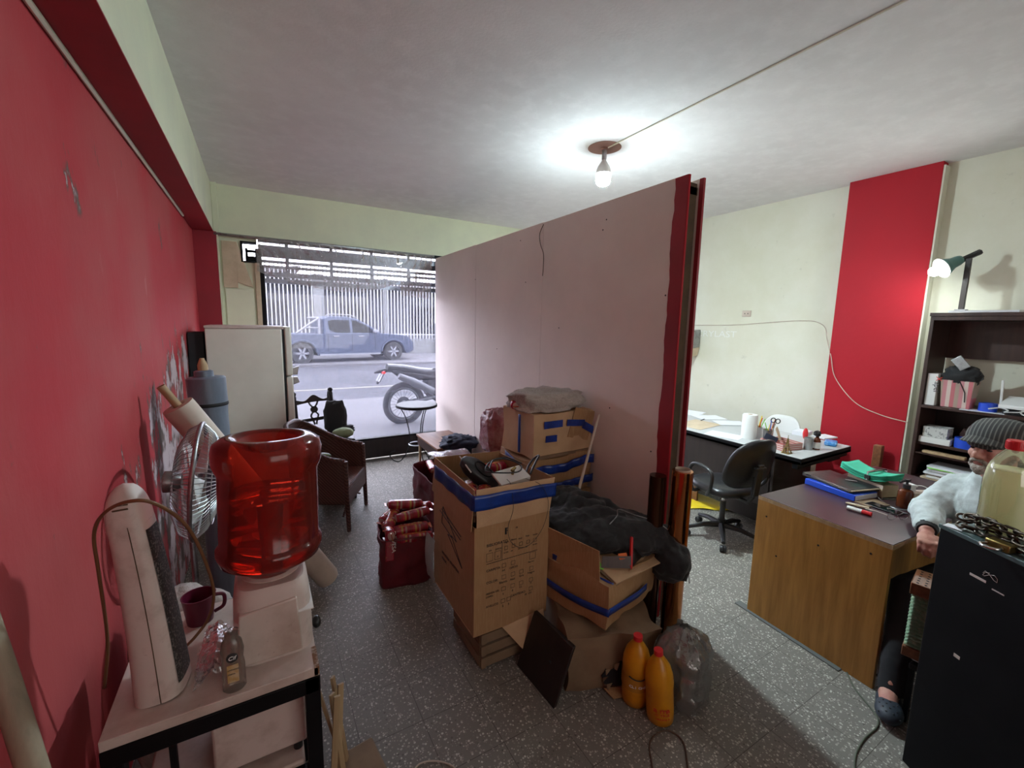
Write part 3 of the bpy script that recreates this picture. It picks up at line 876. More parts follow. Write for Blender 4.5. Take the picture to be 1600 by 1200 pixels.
# ------------------------------------------------------------------ left side: fridge, rolls, fan, table with dispenser
fr = thing('refrigerator', 'old white two door fridge seen from its side near the window', 'fridge', (-.385, 4.35, 0))
fr.scale = (1.06, 1, .995)
MB().ob(0, .53, 0, .56, .06, 1.665).build('body', 'fridge', fr, bevel=.008)
MB().ob(-.004, .545, -.004, .56, 1.665, 1.69).build('top_panel', 'offwhite', fr, bevel=.006)
MB().ob(.53, .545, .01, .55, .08, 1.66).build('door_gasket', 'blackmat', fr)
d1 = MB().ob(.548, .60, -.002, .56, 1.245, 1.685).build('freezer_door', 'fridge', fr, bevel=.012)
MB().hexa([(.60, .02, 1.25), (.635, .02, 1.25), (.635, .06, 1.25), (.60, .06, 1.25), (.60, .02, 1.31), (.65, .02, 1.33), (.65, .06, 1.33), (.60, .06, 1.31)]).build('handle', 'steel', d1, bevel=.004)
d2 = MB().ob(.548, .60, -.002, .56, .08, 1.235).build('fridge_door', 'fridge', fr, bevel=.012)
MB().hexa([(.60, .02, 1.16), (.65, .02, 1.18), (.65, .06, 1.18), (.60, .06, 1.16), (.60, .02, 1.23), (.635, .02, 1.23), (.635, .06, 1.23), (.60, .06, 1.23)]).build('handle', 'steel', d2, bevel=.004)
MB().ob(.02, .5, .02, .5, 0, .06).build('base', 'blackmat', fr)
tag(bx(-.508, -.40, 4.4, 4.8, 0, 1.62).build('dark_board', 'blackmat', bevel=.004), 'tall dark board wedged between the fridge and red wall', 'board')

# grey-blue vinyl roll on a wooden core
vr = thing('vinyl_roll', 'upright grey blue vinyl roll with a dark strap round it', 'roll', (-.235, 2.95, 0), rot=(R(-1), R(-1.5), 0))
vr.scale = (.84, .84, .985)
MB().lathe([(.100, 0), (.104, .02), (.103, .7), (.106, 1.22), (.112, 1.28), (.112, 1.425), (.104, 1.432), (.055, 1.434)], 40).build('roll', 'bluevinyl', vr)
MB().lathe([(.058, 1.40), (.055, 1.465), (.045, 1.47), (.03, 1.47)], 24, (-.01, 0, 0)).build('inner_roll', 'bluevinyl', vr)
MB().lathe([(.028, 0), (.030, 1.50), (.012, 1.54), (.010, 1.45)], 14, (-.012, 0, 0)).build('core', 'rawwood', vr)
MB().lathe([(.111, 1.263), (.1145, 1.268), (.1145, 1.280), (.111, 1.285)], 40, close=False).build('strap', 'blackmat', vr)

# cream roll leaning on the wall
pr_top = Vector((-.375, 2.68, 1.31)); pr_bot = Vector((.31, 2.88, .06))
ax_ = (pr_top - pr_bot); L_ = ax_.length
pr = thing('paper_roll', 'cream paper roll on a wooden stick leaning across to the red wall', 'roll', pr_bot, rot=ax_.to_track_quat('Z', 'Y').to_euler())
MB().lathe([(.018, -.012), (.066, -.01), (.072, .01), (.072, L_ - .03), (.070, L_ - .01), (.035, L_ - .008), (.02, L_ - .02)], 36, close=False).build('roll', 'creamroll', pr)
MB().cyl((0, 0, -.02), .019, L_ + .13, 16).build('core', 'rawwood', pr)

# round fan cage on a pole, seen nearly from its edge
fn_ = thing('pedestal_fan', 'wire caged fan head standing behind the table near the red wall', 'fan', (-.30, 2.25, 0))
fc = Vector((.04, 0, 1.035)); fax = Euler((0, R(96), R(-1)))
fm = fax.to_matrix()


def fan_pt(r, a, h): return fc + fm @ Vector((r * math.cos(a), r * math.sin(a), h))


cg = MB()
for k in range(72):
    a = 2 * PI * k / 72
    cg.tube([fan_pt(.05, a, .085), fan_pt(.14, a, .075), fan_pt(.21, a, .045), fan_pt(.248, a, .008)], .0015, 4)
for rr_ in (.06, .13, .19):
    cg.tube([fan_pt(rr_, 2 * PI * k / 40, .086 - .4 * (rr_ - .05) ** 1.4) for k in range(40)], .002, 4, closed=True)
cg.build('front_cage', 'galv', fn_)
cg = MB()
for k in range(72):
    a = 2 * PI * k / 72
    cg.tube([fan_pt(.05, a, -.085), fan_pt(.16, a, -.075), fan_pt(.225, a, -.045), fan_pt(.248, a, -.008)], .0015, 4)
cg.build('rear_cage', 'galv', fn_)
MB().tube([fan_pt(.25, 2 * PI * k / 48, 0) for k in range(48)], .009, 8, closed=True).build('rim', 'steel', fn_, smooth=180)
MB().lathe([(.0001, .09), (.05, .088), (.052, .075)], 24, fc, fax).build('hub_badge', 'steel', fn_)
for k in range(3):
    bl = []
    def bfn(u, v, k=k):
        r_ = .04 + .17 * u; a = k * 2.094 + (v - .5) * (.55 + .9 * u * (1 - .35 * u)) + .25 * u
        return fan_pt(r_, a, .025 * (v - .5) * 2)
    MB().grid(bfn, 8, 8).build('blade', 'white', fn_, smooth=180, solid=.003)
MB().lathe([(.03, -.125), (.045, -.12), (.045, -.09), (.03, -.06)], 24, fc, fax).build('motor', 'steel', fn_)
MB().cyl((0, -.0, .03), .012, .86, 12).build('pole', 'steel', fn_)
MB().lathe([(.12, 0), (.12, .012), (.03, .035), (.014, .06)], 32).build('base', 'blackplastic', fn_)

# black steel frame table with a worn laminate top
tb = thing('side_table', 'worn white topped table with a black steel frame against the red wall', 'table', (-.2, 1.48, 0))
TX0, TX1, TY0, TY1 = -.175, .30, -.24, .24   # local
MB().ob(TX0, TX1, TY0, TY1, .722, .75).build('tabletop', 'laminate', tb, bevel=.002)
MB().ob(TX1 - .012, TX1 + .0015, TY0 + .0, TY0 + .09, .7225, .7515).build('rusty_corner_chip', mat('rusty_chip', (.16, .07, .02), .8, n=(60, (.5, .42, .34), .45, .6)), tb)
MB().ob(TX0, TX1, TY0 - .004, TY0 + .03, .675, .722).ob(TX0, TX1, TY1 - .03, TY1, .675, .722).ob(TX0, TX0 + .03, TY0, TY1, .675, .722).ob(TX1 - .03, TX1 + .003, TY0, TY1, .675, .722).build('top_frame', 'black', tb, bevel=.002)
for (lx, ly) in ((TX0, TY0), (TX1 - .038, TY0 - .004), (TX0, TY1 - .035), (TX1 - .038, TY1 - .035)):
    MB().ob(lx, lx + .04, ly, ly + .04, 0, .722).build('leg', 'black', tb, bevel=.002)
MB().ob(TX0 + .04, TX1 - .045, TY0 + .02, TY1 - .01, .43, .448).build('shelf', 'laminate', tb, bevel=.006)
MB().ob(TX0, TX1, TY0 - .002, TY0 + .025, .39, .43).ob(TX0, TX1, TY1 - .03, TY1, .39, .43).build('lower_frame', 'black', tb, bevel=.002)
MB().ob(-.055, -.04, TY0 + .03, TY0 + .045, .43, .722).build('shelf_divider', 'black', tb)
lb = thing('white_box_unit', 'dusty white boxy appliance with black feet on the shelf under the table', 'appliance', (-.05, 1.42, .448))
MB().ob(-.12, .115, -.12, .15, .022, .235).build('body', 'offwhite', lb, bevel=.008)
for (a, b) in ((-.10, -.105), (.09, -.105), (-.10, .13), (.09, .13)):
    MB().cyl((a, b, 0), .013, .024, 12).build('foot', 'blackplastic', lb)

# water dispenser with a translucent red bottle upside down on it
wd = thing('water_dispenser', 'dusty white tabletop water dispenser under the red bottle', 'water dispenser', (-.005, 1.455, .75))
body = MB()
prof = [(0, 1.0), (.05, 1.0), (.13, .98), (.175, .96), (.205, .92), (.220, .84)]
vs = []; fs = []; NN = 36


def sq(a, w_, d_, p=5.0):
    c_, s_ = math.cos(a), math.sin(a)
    k = (abs(c_) ** p + abs(s_) ** p) ** (-1 / p)
    return c_ * k * w_, s_ * k * d_


for (z_, k_) in prof:
    for i in range(NN):
        xx, yy = sq(2 * PI * i / NN, .105 * k_, .125 * k_)
        vs.append((xx, yy, z_))
for j in range(len(prof) - 1):
    for i in range(NN):
        l = (i + 1) % NN
        fs.append((j * NN + i, j * NN + l, (j + 1) * NN + l, (j + 1) * NN + i))
fs.append(tuple(range(NN - 1, -1, -1))); fs.append(tuple((len(prof) - 1) * NN + i for i in range(NN)))
body.add(vs, fs).build('body', 'offwhite', wd)
MB().hexa([(-.095, -.131, .010), (.072, -.131, .010), (.072, -.118, .010), (-.095, -.118, .010), (-.085, -.128, .165), (.062, -.128, .178), (.062, -.10, .178), (-.085, -.10, .165)]).build('back_panel', 'laminate', wd, bevel=.004)
MB().ob(-.1, .106, -.127, .126, .128, .131).build('seam_strip', 'white', wd)
MB().lathe([(.072, .205), (.080, .215), (.080, .222), (.07, .228), (.045, .222)], 32, close=False).build('bottle_seat', 'offwhite', wd)

M['bottlered'] = None
bm_ = bpy.data.materials.new('translucent_red_plastic'); bm_.use_nodes = True
nt = bm_.node_tree; nt.nodes.clear()
o_ = nt.nodes.new('ShaderNodeOutputMaterial')
t_ = ND(nt, 'ShaderNodeBsdfTransparent', Color=(.90, .20, .12, 1))
d_ = ND(nt, 'ShaderNodeBsdfTranslucent', Color=(.50, .04, .028, 1))
d2_ = ND(nt, 'ShaderNodeBsdfDiffuse', Color=(.36, .05, .04, 1))
g_ = ND(nt, 'ShaderNodeBsdfGlossy', Roughness=.12)
a_ = nt.nodes.new('ShaderNodeMixShader'); a_.inputs[0].default_value = .5
b2_ = nt.nodes.new('ShaderNodeMixShader'); b2_.inputs[0].default_value = .38
c_ = nt.nodes.new('ShaderNodeMixShader'); fr_ = ND(nt, 'ShaderNodeFresnel', IOR=1.45)
nt.links.new(d_.outputs[0], a_.inputs[1]); nt.links.new(d2_.outputs[0], a_.inputs[2])
nt.links.new(t_.outputs[0], b2_.inputs[1]); nt.links.new(a_.outputs[0], b2_.inputs[2])
nt.links.new(fr_.outputs[0], c_.inputs[0]); nt.links.new(b2_.outputs[0], c_.inputs[1]); nt.links.new(g_.outputs[0], c_.inputs[2])
nt.links.new(c_.outputs[0], o_.inputs[0])
M['bottlered'] = bm_
M['waterred'] = mat('tinted_water', (1.0, .42, .30), .0, trans=1)
M['waterred'].node_tree.nodes['Principled BSDF'].inputs['IOR'].default_value = 1.33
wb = thing('water_bottle', 'translucent red water cooler bottle turned upside down', 'water bottle', (-.003, 1.462, .957), rot=(R(-2.5), R(1.5), 0))
wb.scale = (1.07, 1.07, 1.14)
bp_ = [(.028, -.02), (.030, .01), (.05, .022), (.10, .035), (.128, .052), (.136, .075), (.136, .088), (.130, .095), (.127, .10), (.127, .19), (.1275, .20), (.127, .285), (.130, .292), (.134, .300), (.139, .315), (.140, .345), (.134, .366), (.116, .378), (.097, .381), (.085, .376), (.072, .355), (.05, .343), (.02, .339), (.0001, .338)]
MB().lathe(bp_, 56, close=False).build('shell', 'bottlered', wb, smooth=60)
MB().lathe([(.0001, .012), (.05, .028), (.10, .040), (.125, .058), (.131, .077), (.124, .098), (.1235, .225), (.0001, .225)], 48).build('water', 'waterred', wb)
MB().tube([(.0, .0, .03), (0, 0, .10), (.0, 0, .205)], [.018, .020, .026], 16).build('inner_neck', 'bottlered', wb)
# drop shaped sticker on the right flank
dl = []
for i in range(24):
    a = 2 * PI * i / 24
    yv = math.sin(a); xv = math.cos(a) * (1 - .55 * max(0, yv)) * .75
    dl.append((xv * .020, .19 + yv * .036))
lab = MB()


def wrap(x_, z_, r_, a0=R(-2)):
    return Vector((r_ * math.cos(a0 + x_ / r_), r_ * math.sin(a0 + x_ / r_), z_))


lab.add([wrap(x_, z_, .1283) for x_, z_ in dl] + [wrap(0, .19, .1283)], [(i, (i + 1) % 24, 24) for i in range(24)])
lab.build('sticker', 'inkwhite', wb)
lab2 = MB(); lab2.add([wrap(x_ * .8, .19 + (z_ - .19) * .84, .1289) for x_, z_ in dl] + [wrap(0, .19, .1289)], [(i, (i + 1) % 24, 24) for i in range(24)])
lab2.build('sticker_drop', mat('pale_blue_print', (.25, .38, .62), .5), wb)

# tower heater leaning a little
th = thing('tower_heater', 'dusty cream tower heater with a dark side grille', 'heater', (-.270, 1.365, .75), rot=(R(-2), R(-5), R(-7)))


def tower(w0, d0, z0, z1, n_=18, top=False):
    mb = MB(); vs = []; fs = []; NN = 32
    for j in range(n_ + 1):
        v = j / n_; z = z0 + (z1 - z0) * v
        k = 1.0 - .24 * v
        if top:
            k = (1.0) * (max(0.0, 1 - v ** 2.6)) ** .5 if v < 1 else .02
            k = .88 * max(k, .03)
        for i in range(NN):
            xx, yy = sq(2 * PI * i / NN, w0 * k, d0 * k, 3.2)
            vs.append((xx + (.006 * math.sin(v * 2.6) if not top else .002), yy, z))
    for j in range(n_):
        for i in range(NN):
            l = (i + 1) % NN
            fs.append((j * NN + i, j * NN + l, (j + 1) * NN + l, (j + 1) * NN + i))
    fs.append(tuple(range(NN - 1, -1, -1))); fs.append(tuple(n_ * NN + i for i in range(NN)))
    return mb.add(vs, fs)


tower(.055, .066, .0, .475).build('body', 'offwhite', th)
tower(.048, .058, .462, .575, 14, True).build('top_cap', 'offwhite', th, smooth=80)
def tsurf(a, v, off=0.0):
    k = 1.0 - .24 * v
    x_, y_ = sq(a, (.055 + off) * k, (.066 + off) * k, 3.2)
    return Vector((x_ + .006 * math.sin(v * 2.6), y_, .475 * v))


MB().tube([tsurf(R(-78), v / 20, .0) for v in range(21)], .0012, 5).build('body_seam', 'brownin', th)
MB().grid(lambda u, v: tsurf(R(-40 + 75 * u), .06 + .90 * v, .0012), 16, 24).build('side_grille', mat('dark_mesh_grille', (.02, .018, .017), .6, n=(160, (.16, .14, .13), .52, .6)), th, smooth=180)
for k in range(4):
    MB().box((.004, -.0435 + .0065 * k - .002, .520 + .0085 * k), (.030, .010, .003), (R(-30), 0, 0)).build('vent_slot', 'brownin', th)

cable('power_cable', [at(163, 1075, Y=1.50), at(168, 1000, Y=1.47), at(155, 900, Y=1.42), at(147, 835, Y=1.38), at(165, 800, Y=1.30), at(205, 783, Y=1.24), at(245, 788, Y=1.24), at(290, 820, Y=1.30), at(318, 870, Y=1.36), at(334, 925, Y=1.42), at(326, 965, Y=1.46), at(305, 995, Y=1.46), at(285, 1015, Z=.757)], .0042, mat('tan_cable', (.16, .075, .03), .6), 'tan power cable looping round the tower heater', 'cable')

# things on the table
mg = thing('plastic_mug', 'dark magenta plastic mug behind the heater cable', 'mug', (-.215, 1.635, .75))
MB().lathe([(.0001, 0), (.036, 0), (.046, .085), (.048, .092), (.045, .092), (.036, .006), (.0001, .006)], 32).build('cup', 'magenta', mg)
MB().tube(curve_pts([(.044, 0, .08), (.068, 0, .072), (.066, 0, .035), (.040, 0, .02)], 6), .006, 8).build('handle', 'magenta', mg)
cf = thing('cleaner_bottle', 'empty clear cleaner bottle with its label on the table edge', 'bottle', (-.105, 1.268, .75))
MB().lathe([(.0001, 0), (.022, 0), (.026, .006), (.026, .07), (.023, .09), (.026, .115), (.022, .14), (.015, .150), (.014, .165), (.0165, .167), (.0165, .172), (.013, .173)], 28, sx=1.05, sy=.75, close=False).build('body', film('clear_bottle_plastic', (.80, .76, .70), .08, .22, (.55, .50, .45), .15), cf)
lf = frame((1, 0, 0), (0, 0, 1))
MB().ell((0, -.0205, .105), (.0135, .0012, .0135)).build('round_label', 'ink', cf, rot=(0, 0, 0))
text_part('Cif', .015, 'inkwhite', cf, (-.0095, -.0222, .1), frame((1, 0, 0), (0, 0, 1)), shear=.2)
MB().ob(-.013, .013, -.0218, -.0205, .035, .085).build('yellow_label', mat('faded_yellow_label', (.42, .26, .08), .6, n=(60, (.5, .4, .25), .4, .6)), cf)
for i, t_ in enumerate(('LIMPIADOR', 'CREMA')): text_part(t_, .0052, 'ink', cf, (-.012, -.0222, .07 - .012 * i), frame((1, 0, 0), (0, 0, 1)), 'small_print')


def bagf(u, v):
    x_ = -.20 + .085 * u; y_ = 1.30 + .24 * v
    w_ = nz((x_, y_, 0), 22, 3)
    return Vector((x_ + .01 * w_, y_, .757 + .03 * (1 - abs(2 * u - 1)) + .022 * abs(nz((x_, y_, 1), 40, 1)) + .012 * w_))


tag(MB().grid(bagf, 24, 40).build('crumpled_clear_bag', film('thin_bag_plastic', (.86, .82, .78), .10, .22, (.5, .45, .42), .15, (60, .6)), smooth=30), 'crumpled clear plastic bag lying between heater and bottle', 'plastic bag')
cp_ = thing('white_cup', 'small white tub holding a blue spoon behind the dispenser', 'tub', (.068, 1.660, .75))
MB().lathe([(.0001, 0), (.018, 0), (.024, .075), (.026, .078), (.022, .076), (.016, .004), (.0001, .004)], 24).build('tub', 'white', cp_)
tag(MB().tube([(.06, 1.655, .77), (.078, 1.66, .832), (.092, 1.665, .842)], [.003, .005, .009], 8).build('blue_spoon', 'blueplastic'), 'blue plastic spoon standing in the white tub', 'spoon')
tag(MB().ell((.118, 1.47, .735), (.014, .02, .02)).build('clamp_screw', 'blackplastic'), 'round black clamp knob fixed on the table side edge', 'knob')
tag(blob_mb((-.30, 1.95, .33), (.18, .15, .36), .10, 2.2, 5, 30, 3.2, flat=.0, ridged=False).build('grey_bundle', 'sack', bevel=0, smooth=180), 'dusty whitish bundle standing on the floor behind the table', 'bundle')
# pole in the near left corner
tag(MB().tube([(-.20, .86, .02), (-.385, 1.02, .80), (-.448, 1.105, 1.055), (-.49, 1.15, 1.25)], .021, 16).build('wooden_pole', wood_mat('grey_pole', (.30, .24, .17), (.2, .16, .11), 1, .7)), 'greyish wooden pole leaning on the red wall in the near corner', 'pole')
# wood offcuts and flat cardboard under the table's right side
slat = None
for i, (a, l_, ln, tl) in enumerate([(.150, 1.50, .36, 5), (.172, 1.53, .40, 8), (.192, 1.50, .35, 3), (.214, 1.56, .38, 10), (.200, 1.60, .42, 6)]):
    o = bx(-.011, .011, -.005, .005, 0, ln).build('wood_offcut', 'rawwood', bevel=.001) if slat is None else slat.copy()
    if slat is None: slat = o
    else: C.objects.link(o)
    o.location = (a, l_, .01); o.rotation_euler = (R(-6 - i * 2), R(tl), R(20 * i))
    tag(o, ['pale wood offcut closest to the table leg in the low bundle', 'pale wood offcut second from the table leg, leaning a little', 'shortest pale wood offcut in the middle of the low bundle', 'pale wood offcut at the right side of the bundle, leaning most', 'tallest pale wood offcut at the back of the low bundle'][i], 'wood strip', 'wood offcuts beside the table')
tag(MB().ob(-.06, .10, -.14, .12, 0, .05).build('flat_cardboard_box', 'carddark', loc=(.235, 1.49, 0), rot=(0, 0, R(8)), bevel=.01), 'low brown cardboard box on the floor under the wood offcuts', 'box')

# ------------------------------------------------------------------ seats and small table by the window
# wicker armchair: origin midway between its front feet, local +Y = forward
aa = Vector((.565, 3.60)); bb = Vector((.81, 4.10)); mid = (aa + bb) / 2
fd = Vector((bb.y - aa.y, -(bb.x - aa.x))).normalized()      # facing right / towards camera
ac = thing('wicker_armchair', 'brown wicker armchair with a curved back near the window', 'armchair', (mid.x, mid.y, 0), math.atan2(fd.y, fd.x) - PI / 2)
W2 = .27; DP = .50
for sx in (-1, 1):
    MB().tube([(sx * W2, -.0, 0), (sx * W2, -.01, .30), (sx * (W2 - .005), -.02, .60)], [.017, .021, .023], 10).build('leg', 'wicker', ac)
    MB().tube([(sx * .22, -DP, 0), (sx * .22, -DP + .01, .35)], [.016, .02], 10).build('leg', 'wicker', ac)


def tub_top(t):   # t 0..1 around from near front post, back, to far front post
    a = PI * t
    x_ = W2 * math.cos(a); x_ = math.copysign(abs(math.cos(a)) ** .62 * W2, math.cos(a))
    y_ = -.02 - (DP + .03) * (math.sin(a)) ** .75
    z_ = .60 + .26 * math.sin(a) ** 1.3
    return Vector((x_, y_, z_))


def tub(u, v):
    p = tub_top(u); b = Vector((p.x * .97, p.y * .95, .23)); return b.lerp(p, v)


MB().grid(tub, 48, 14).build('wicker_shell', 'wicker', ac, smooth=180, solid=.018)
MB().tube([tub_top(t / 40) for t in range(41)], .021, 8).build('top_rail', 'wicker', ac, smooth=180)
MB().ob(-W2 + .005, W2 - .005, -DP + .03, .005, .33, .385).build('seat', 'wicker', ac, bevel=.015)
MB().ob(-W2, W2, -.022, .004, .22, .345).build('front_apron', 'wicker', ac, bevel=.004)
for k in range(2):
    MB().tube(curve_pts([(-.25, -.05 - .4 * k, .12), (0, -.06 - .4 * k, .22), (.25, -.05 - .4 * k, .12)], 6), .009, 6).build('stretcher', 'wicker', ac, smooth=180)
tag(blob_mb((.395, 3.83, .60), (.085, .05, .035), .08, 2, 3).build('green_fruit', mat('green_rind', (.05, .09, .025), .5, n=(30, (.12, .17, .06), .45, .6, (1, 6, 1)))), 'striped green squash lying on the near arm side of the wicker chair', 'squash')
tag(blob_mb((.66, 4.36, .66), (.10, .07, .05), .1, 2, 4).build('pale_green_cushion', mat('pale_green_cloth', (.25, .32, .18), .8)), 'pale green cushion end poking out behind the wicker chair', 'cushion')
bsk = bx(.42, .76, 4.28, 4.46, 0, .61).build('cushion_stand', 'blackwood', bevel=.01)
tag(bsk, 'low dark stand hidden behind the wicker chair under the cushion', 'stand')

# dark carved chair with a bag over its back
dc = thing('carved_wooden_chair', 'dark carved wooden chair standing behind the wicker armchair', 'chair', (.52, 4.88, 0), rot=(0, R(-4.5), R(4)))
for sx in (-.175, .175):
    MB().tube([(sx, 0, 0), (sx, .0, .45), (sx * 1.0, -.015, .75), (sx, -.05, .99)], [.018, .021, .02, .021], 10).ell((sx, -.052, 1.012), (.026, .026, .026)).build('back_post', 'blackwood', dc)
    MB().tube([(sx, -.40, 0), (sx, -.40, .44)], .02, 10).build('front_leg', 'blackwood', dc)
cr_ = []
for i in range(17):
    u = i / 16; cr_.append((-.17 + .34 * u, .935 + .035 * math.exp(-((u - .5) / .18) ** 2) + .012 * math.cos(u * 12)))
cr_ += [(.17 - .34 * i / 8, .895 + .012 * math.sin(PI * i / 8)) for i in range(9)]
MB().prism(cr_, .022, Matrix.Translation((0, -.043, 0))).build('crest_rail', 'blackwood', dc, bevel=.003)
MB().ob(-.17, .17, -.03, -.008, .70, .735).build('lower_rail', 'blackwood', dc, bevel=.003)
sp = MB()
sp.cyl((0, -.024, .825), .036, .02, 18, (PI / 2, 0, 0))
for sx in (-1, 1):
    sp.tube(curve_pts([(sx * .045, -.036, .91), (sx * .03, -.036, .875), (sx * .010, -.034, .85)], 5), .009, 6)
    sp.tube(curve_pts([(sx * .010, -.03, .80), (sx * .035, -.028, .76), (sx * .022, -.024, .72), (sx * .008, -.02, .66)], 5), .009, 6)
sp.build('carved_splat', 'blackwood', dc)
MB().ob(-.20, .20, -.42, .01, .43, .465).build('seat', 'blackwood', dc, bevel=.01)
bg_ = thing('shoulder_bag', 'black shoulder bag hanging on the dark carved chair', 'bag', (.64, 4.70, .70))
blob_mb((.0, 0, .05), (.105, .055, .16), .22, 3.2, 8, 28, 3.5).build('bag_body', 'blackcloth', bg_, smooth=180)
MB().tube(curve_pts([(-.06, .02, .16), (-.055, .05, .28), (-.045, .08, .31), (-.02, .10, .25)], 5), .009, 8).build('strap', 'blackcloth', bg_)
blob_mb((.09, -.01, -.09), (.09, .05, .05), .3, 3, 4, 22, 2.5).build('flap', 'blackcloth', bg_, smooth=180)

# round bistro table
bt_ = thing('bistro_table', 'small round bistro table with thin curled metal legs', 'table', (1.64, 5.11, 0))
MB().lathe([(.0001, .705), (.235, .705), (.245, .712), (.247, .735), (.240, .742), (.0001, .742)], 48).build('tabletop', mat('grey_stone_top', (.07, .075, .075), .55, spec=.25, n=(30, (.10, .105, .105), .4, .6)), bt_)
MB().lathe([(.2475, .71), (.252, .712), (.252, .738), (.2475, .74)], 48, close=False).build('edge_band', 'black', bt_)
for k, a in enumerate((R(158), R(-82), R(28))):
    dr = Vector((math.cos(a), math.sin(a), 0))
    q = [dr * .20 + Vector((0, 0, .705)), dr * .13 + Vector((0, 0, .56)), dr * .09 + Vector((0, 0, .36)), dr * .10 + Vector((0, 0, .20)), dr * .16 + Vector((0, 0, .07)), dr * .22 + Vector((0, 0, .012)), dr * .29 + Vector((0, 0, .03)), dr * .33 + Vector((0, 0, .09)), dr * .30 + Vector((0, 0, .14)), dr * .26 + Vector((0, 0, .14))]
    MB().tube(curve_pts(q, 6), .006, 8).build('leg', 'black', bt_, smooth=180)
MB().tube([(.098 * math.cos(2 * PI * k / 36), .098 * math.sin(2 * PI * k / 36), .235) for k in range(36)], .008, 8, closed=True).build('ring', 'galv', bt_, smooth=180)

# low bench with a navy cloth on it
be = thing('low_bench', 'low brown wooden bench in the corner of partition and window', 'bench', (1.77, 4.55, 0))
MB().ob(-.21, .21, -.37, .34, .40, .425).build('seat', 'benchwood', be, bevel=.004)
MB().ob(-.19, .19, -.35, -.33, .30, .40).ob(-.19, .19, .30, .32, .30, .40).ob(-.2, -.18, -.35, .32, .30, .40).ob(.18, .2, -.35, .32, .30, .40).build('apron', 'darkwood', be)
for sx in (-.185, .165):
    for sy in (-.35, .30): MB().ob(sx, sx + .022, sy, sy + .022, 0, .40).build('leg', 'rawwood' if sx < 0 else 'darkwood', be)
tag(blob_mb((1.80, 4.17, .455), (.19, .17, .085), .30, 3.5, 2, 44, 2.6, flat=.426).build('navy_cloth', 'bluecloth', smooth=180), 'crumpled navy cloth heaped on the near end of the bench', 'cloth')

# ------------------------------------------------------------------ heap of cartons and bags along the partition


def wavy_bag(w_, d_, h_, seed=1, amp=.012, taper=.04):
    """open soft bag: four wavy walls and a bottom, base centre at the origin"""
    mb = MB(); NN = 64; NV = 16; vs = []; fs = []
    for j in range(NV + 1):
        v = j / NV
        for i in range(NN):
            x_, y_ = sq(2 * PI * i / NN, w_ / 2 * (1 - taper * (1 - v)), d_ / 2 * (1 - taper * (1 - v)), 6)
            k = amp * (nz((x_, y_, v * h_), 9, seed) + .6 * nz((x_, y_, v * h_), 22, seed + 3))
            vs.append((x_ * (1 + k / w_ * 3), y_ * (1 + k / d_ * 3), max(0, v * h_ + (.014 * nz((x_, y_, 0), 12, seed) if j == NV else 0))))
    for j in range(NV):
        for i in range(NN):
            l = (i + 1) % NN
            fs.append((j * NN + i, j * NN + l, (j + 1) * NN + l, (j + 1) * NN + i))
    fs.append(tuple(range(NN - 1, -1, -1)))
    return mb.add(vs, fs)


def make_packet(label, group, kind='pack', ln=.26, rad=.036):
    t = thing('biscuit_packet', label, 'packet', (0, 0, 0), 0, group)
    mb = MB(); vs = []; fs = []; NN = 16; NS = 18
    for j in range(NS + 1):
        u = j / NS; x_ = (u - .5) * ln
        e = min(u, 1 - u) * 2
        k = min(1, (e / .16)) ** .45 if e < .16 else 1
        for i in range(NN):
            yy, zz_ = sq(2 * PI * i / NN, rad * k, rad * (.82 if kind != 'round' else 1) * k, 2.8)
            q = 1 + .07 * nz((x_ * 40, yy * 30, zz_ * 30), 1, 2)
            vs.append((x_, yy * q, zz_ * q))
    for j in range(NS):
        for i in range(NN):
            l = (i + 1) % NN
            fs.append((j * NN + i, j * NN + l, (j + 1) * NN + l, (j + 1) * NN + i))
    fs.append(tuple(range(NN))); fs.append(tuple(NS * NN + i for i in range(NN)))
    mb.add(vs, fs).build('wrapper', kind, t, smooth=60)
    for s_ in (-1, 1):
        MB().ob(s_ * ln / 2 - .002, s_ * (ln / 2 + .014), -rad * .75, rad * .75, -.002, .002).build('end_seal', 'packend', t)
    MB().ob(-ln * .30, ln * .30, -.012, .012, rad * .80, rad * .84).build('orange_band', 'packend', t)
    return t


b1 = thing('fabric_bag', 'small dark red fabric bag on the floor brimming with biscuit packets', 'bag', (.80, 2.79, 0), R(-10))
wavy_bag(.34, .33, .335, 3).build('bag_wall', 'bagred', b1, solid=.003, smooth=180)
MB().tube([sq(2 * PI * i / 48, .174, .169, 6) + (.335 + .010 * nz((i * .3, 0, 0), 1),) for i in range(48)], .004, 6, closed=True).build('hem', 'bagred', b1, smooth=180)
G1 = 'biscuit packets in the small red bag'
pk = make_packet('striped biscuit packet lying across the front of the small red bag', G1)
pk.location = (.82, 2.72, .355); pk.rotation_euler = (R(10), 0, R(-6))
P1 = [((.86, 2.80, .415), (R(-8), R(-2), R(2)), 'thick striped biscuit packet in the middle of the small red bag'),
      ((.84, 2.90, .455), (0, R(6), R(-8)), 'striped biscuit packet topmost at the back of the small red bag'),
      ((.68, 2.76, .36), (R(80), R(4), R(86)), 'dark red lettered packet standing at the left edge of the small red bag'),
      ((.73, 2.84, .40), (0, R(-12), R(60)), 'biscuit packet with an orange end pointing forward in the small red bag'),
      ((.76, 2.93, .40), (0, R(-12), R(35)), 'biscuit packet half sunk at the back left of the small red bag'),
      ((.83, 2.66, .315), (0, R(2), R(-8)), 'low biscuit packet just showing over the front rim of the small red bag'),
      ((.93, 2.93, .39), (0, 0, R(10)), 'biscuit packet at the far right corner of the small red bag'),
      ((.80, 2.79, .28), (0, 0, R(0)), 'hidden layer biscuit packet lying deepest in the small red bag')]
for q in P1: dup(pk, *q)
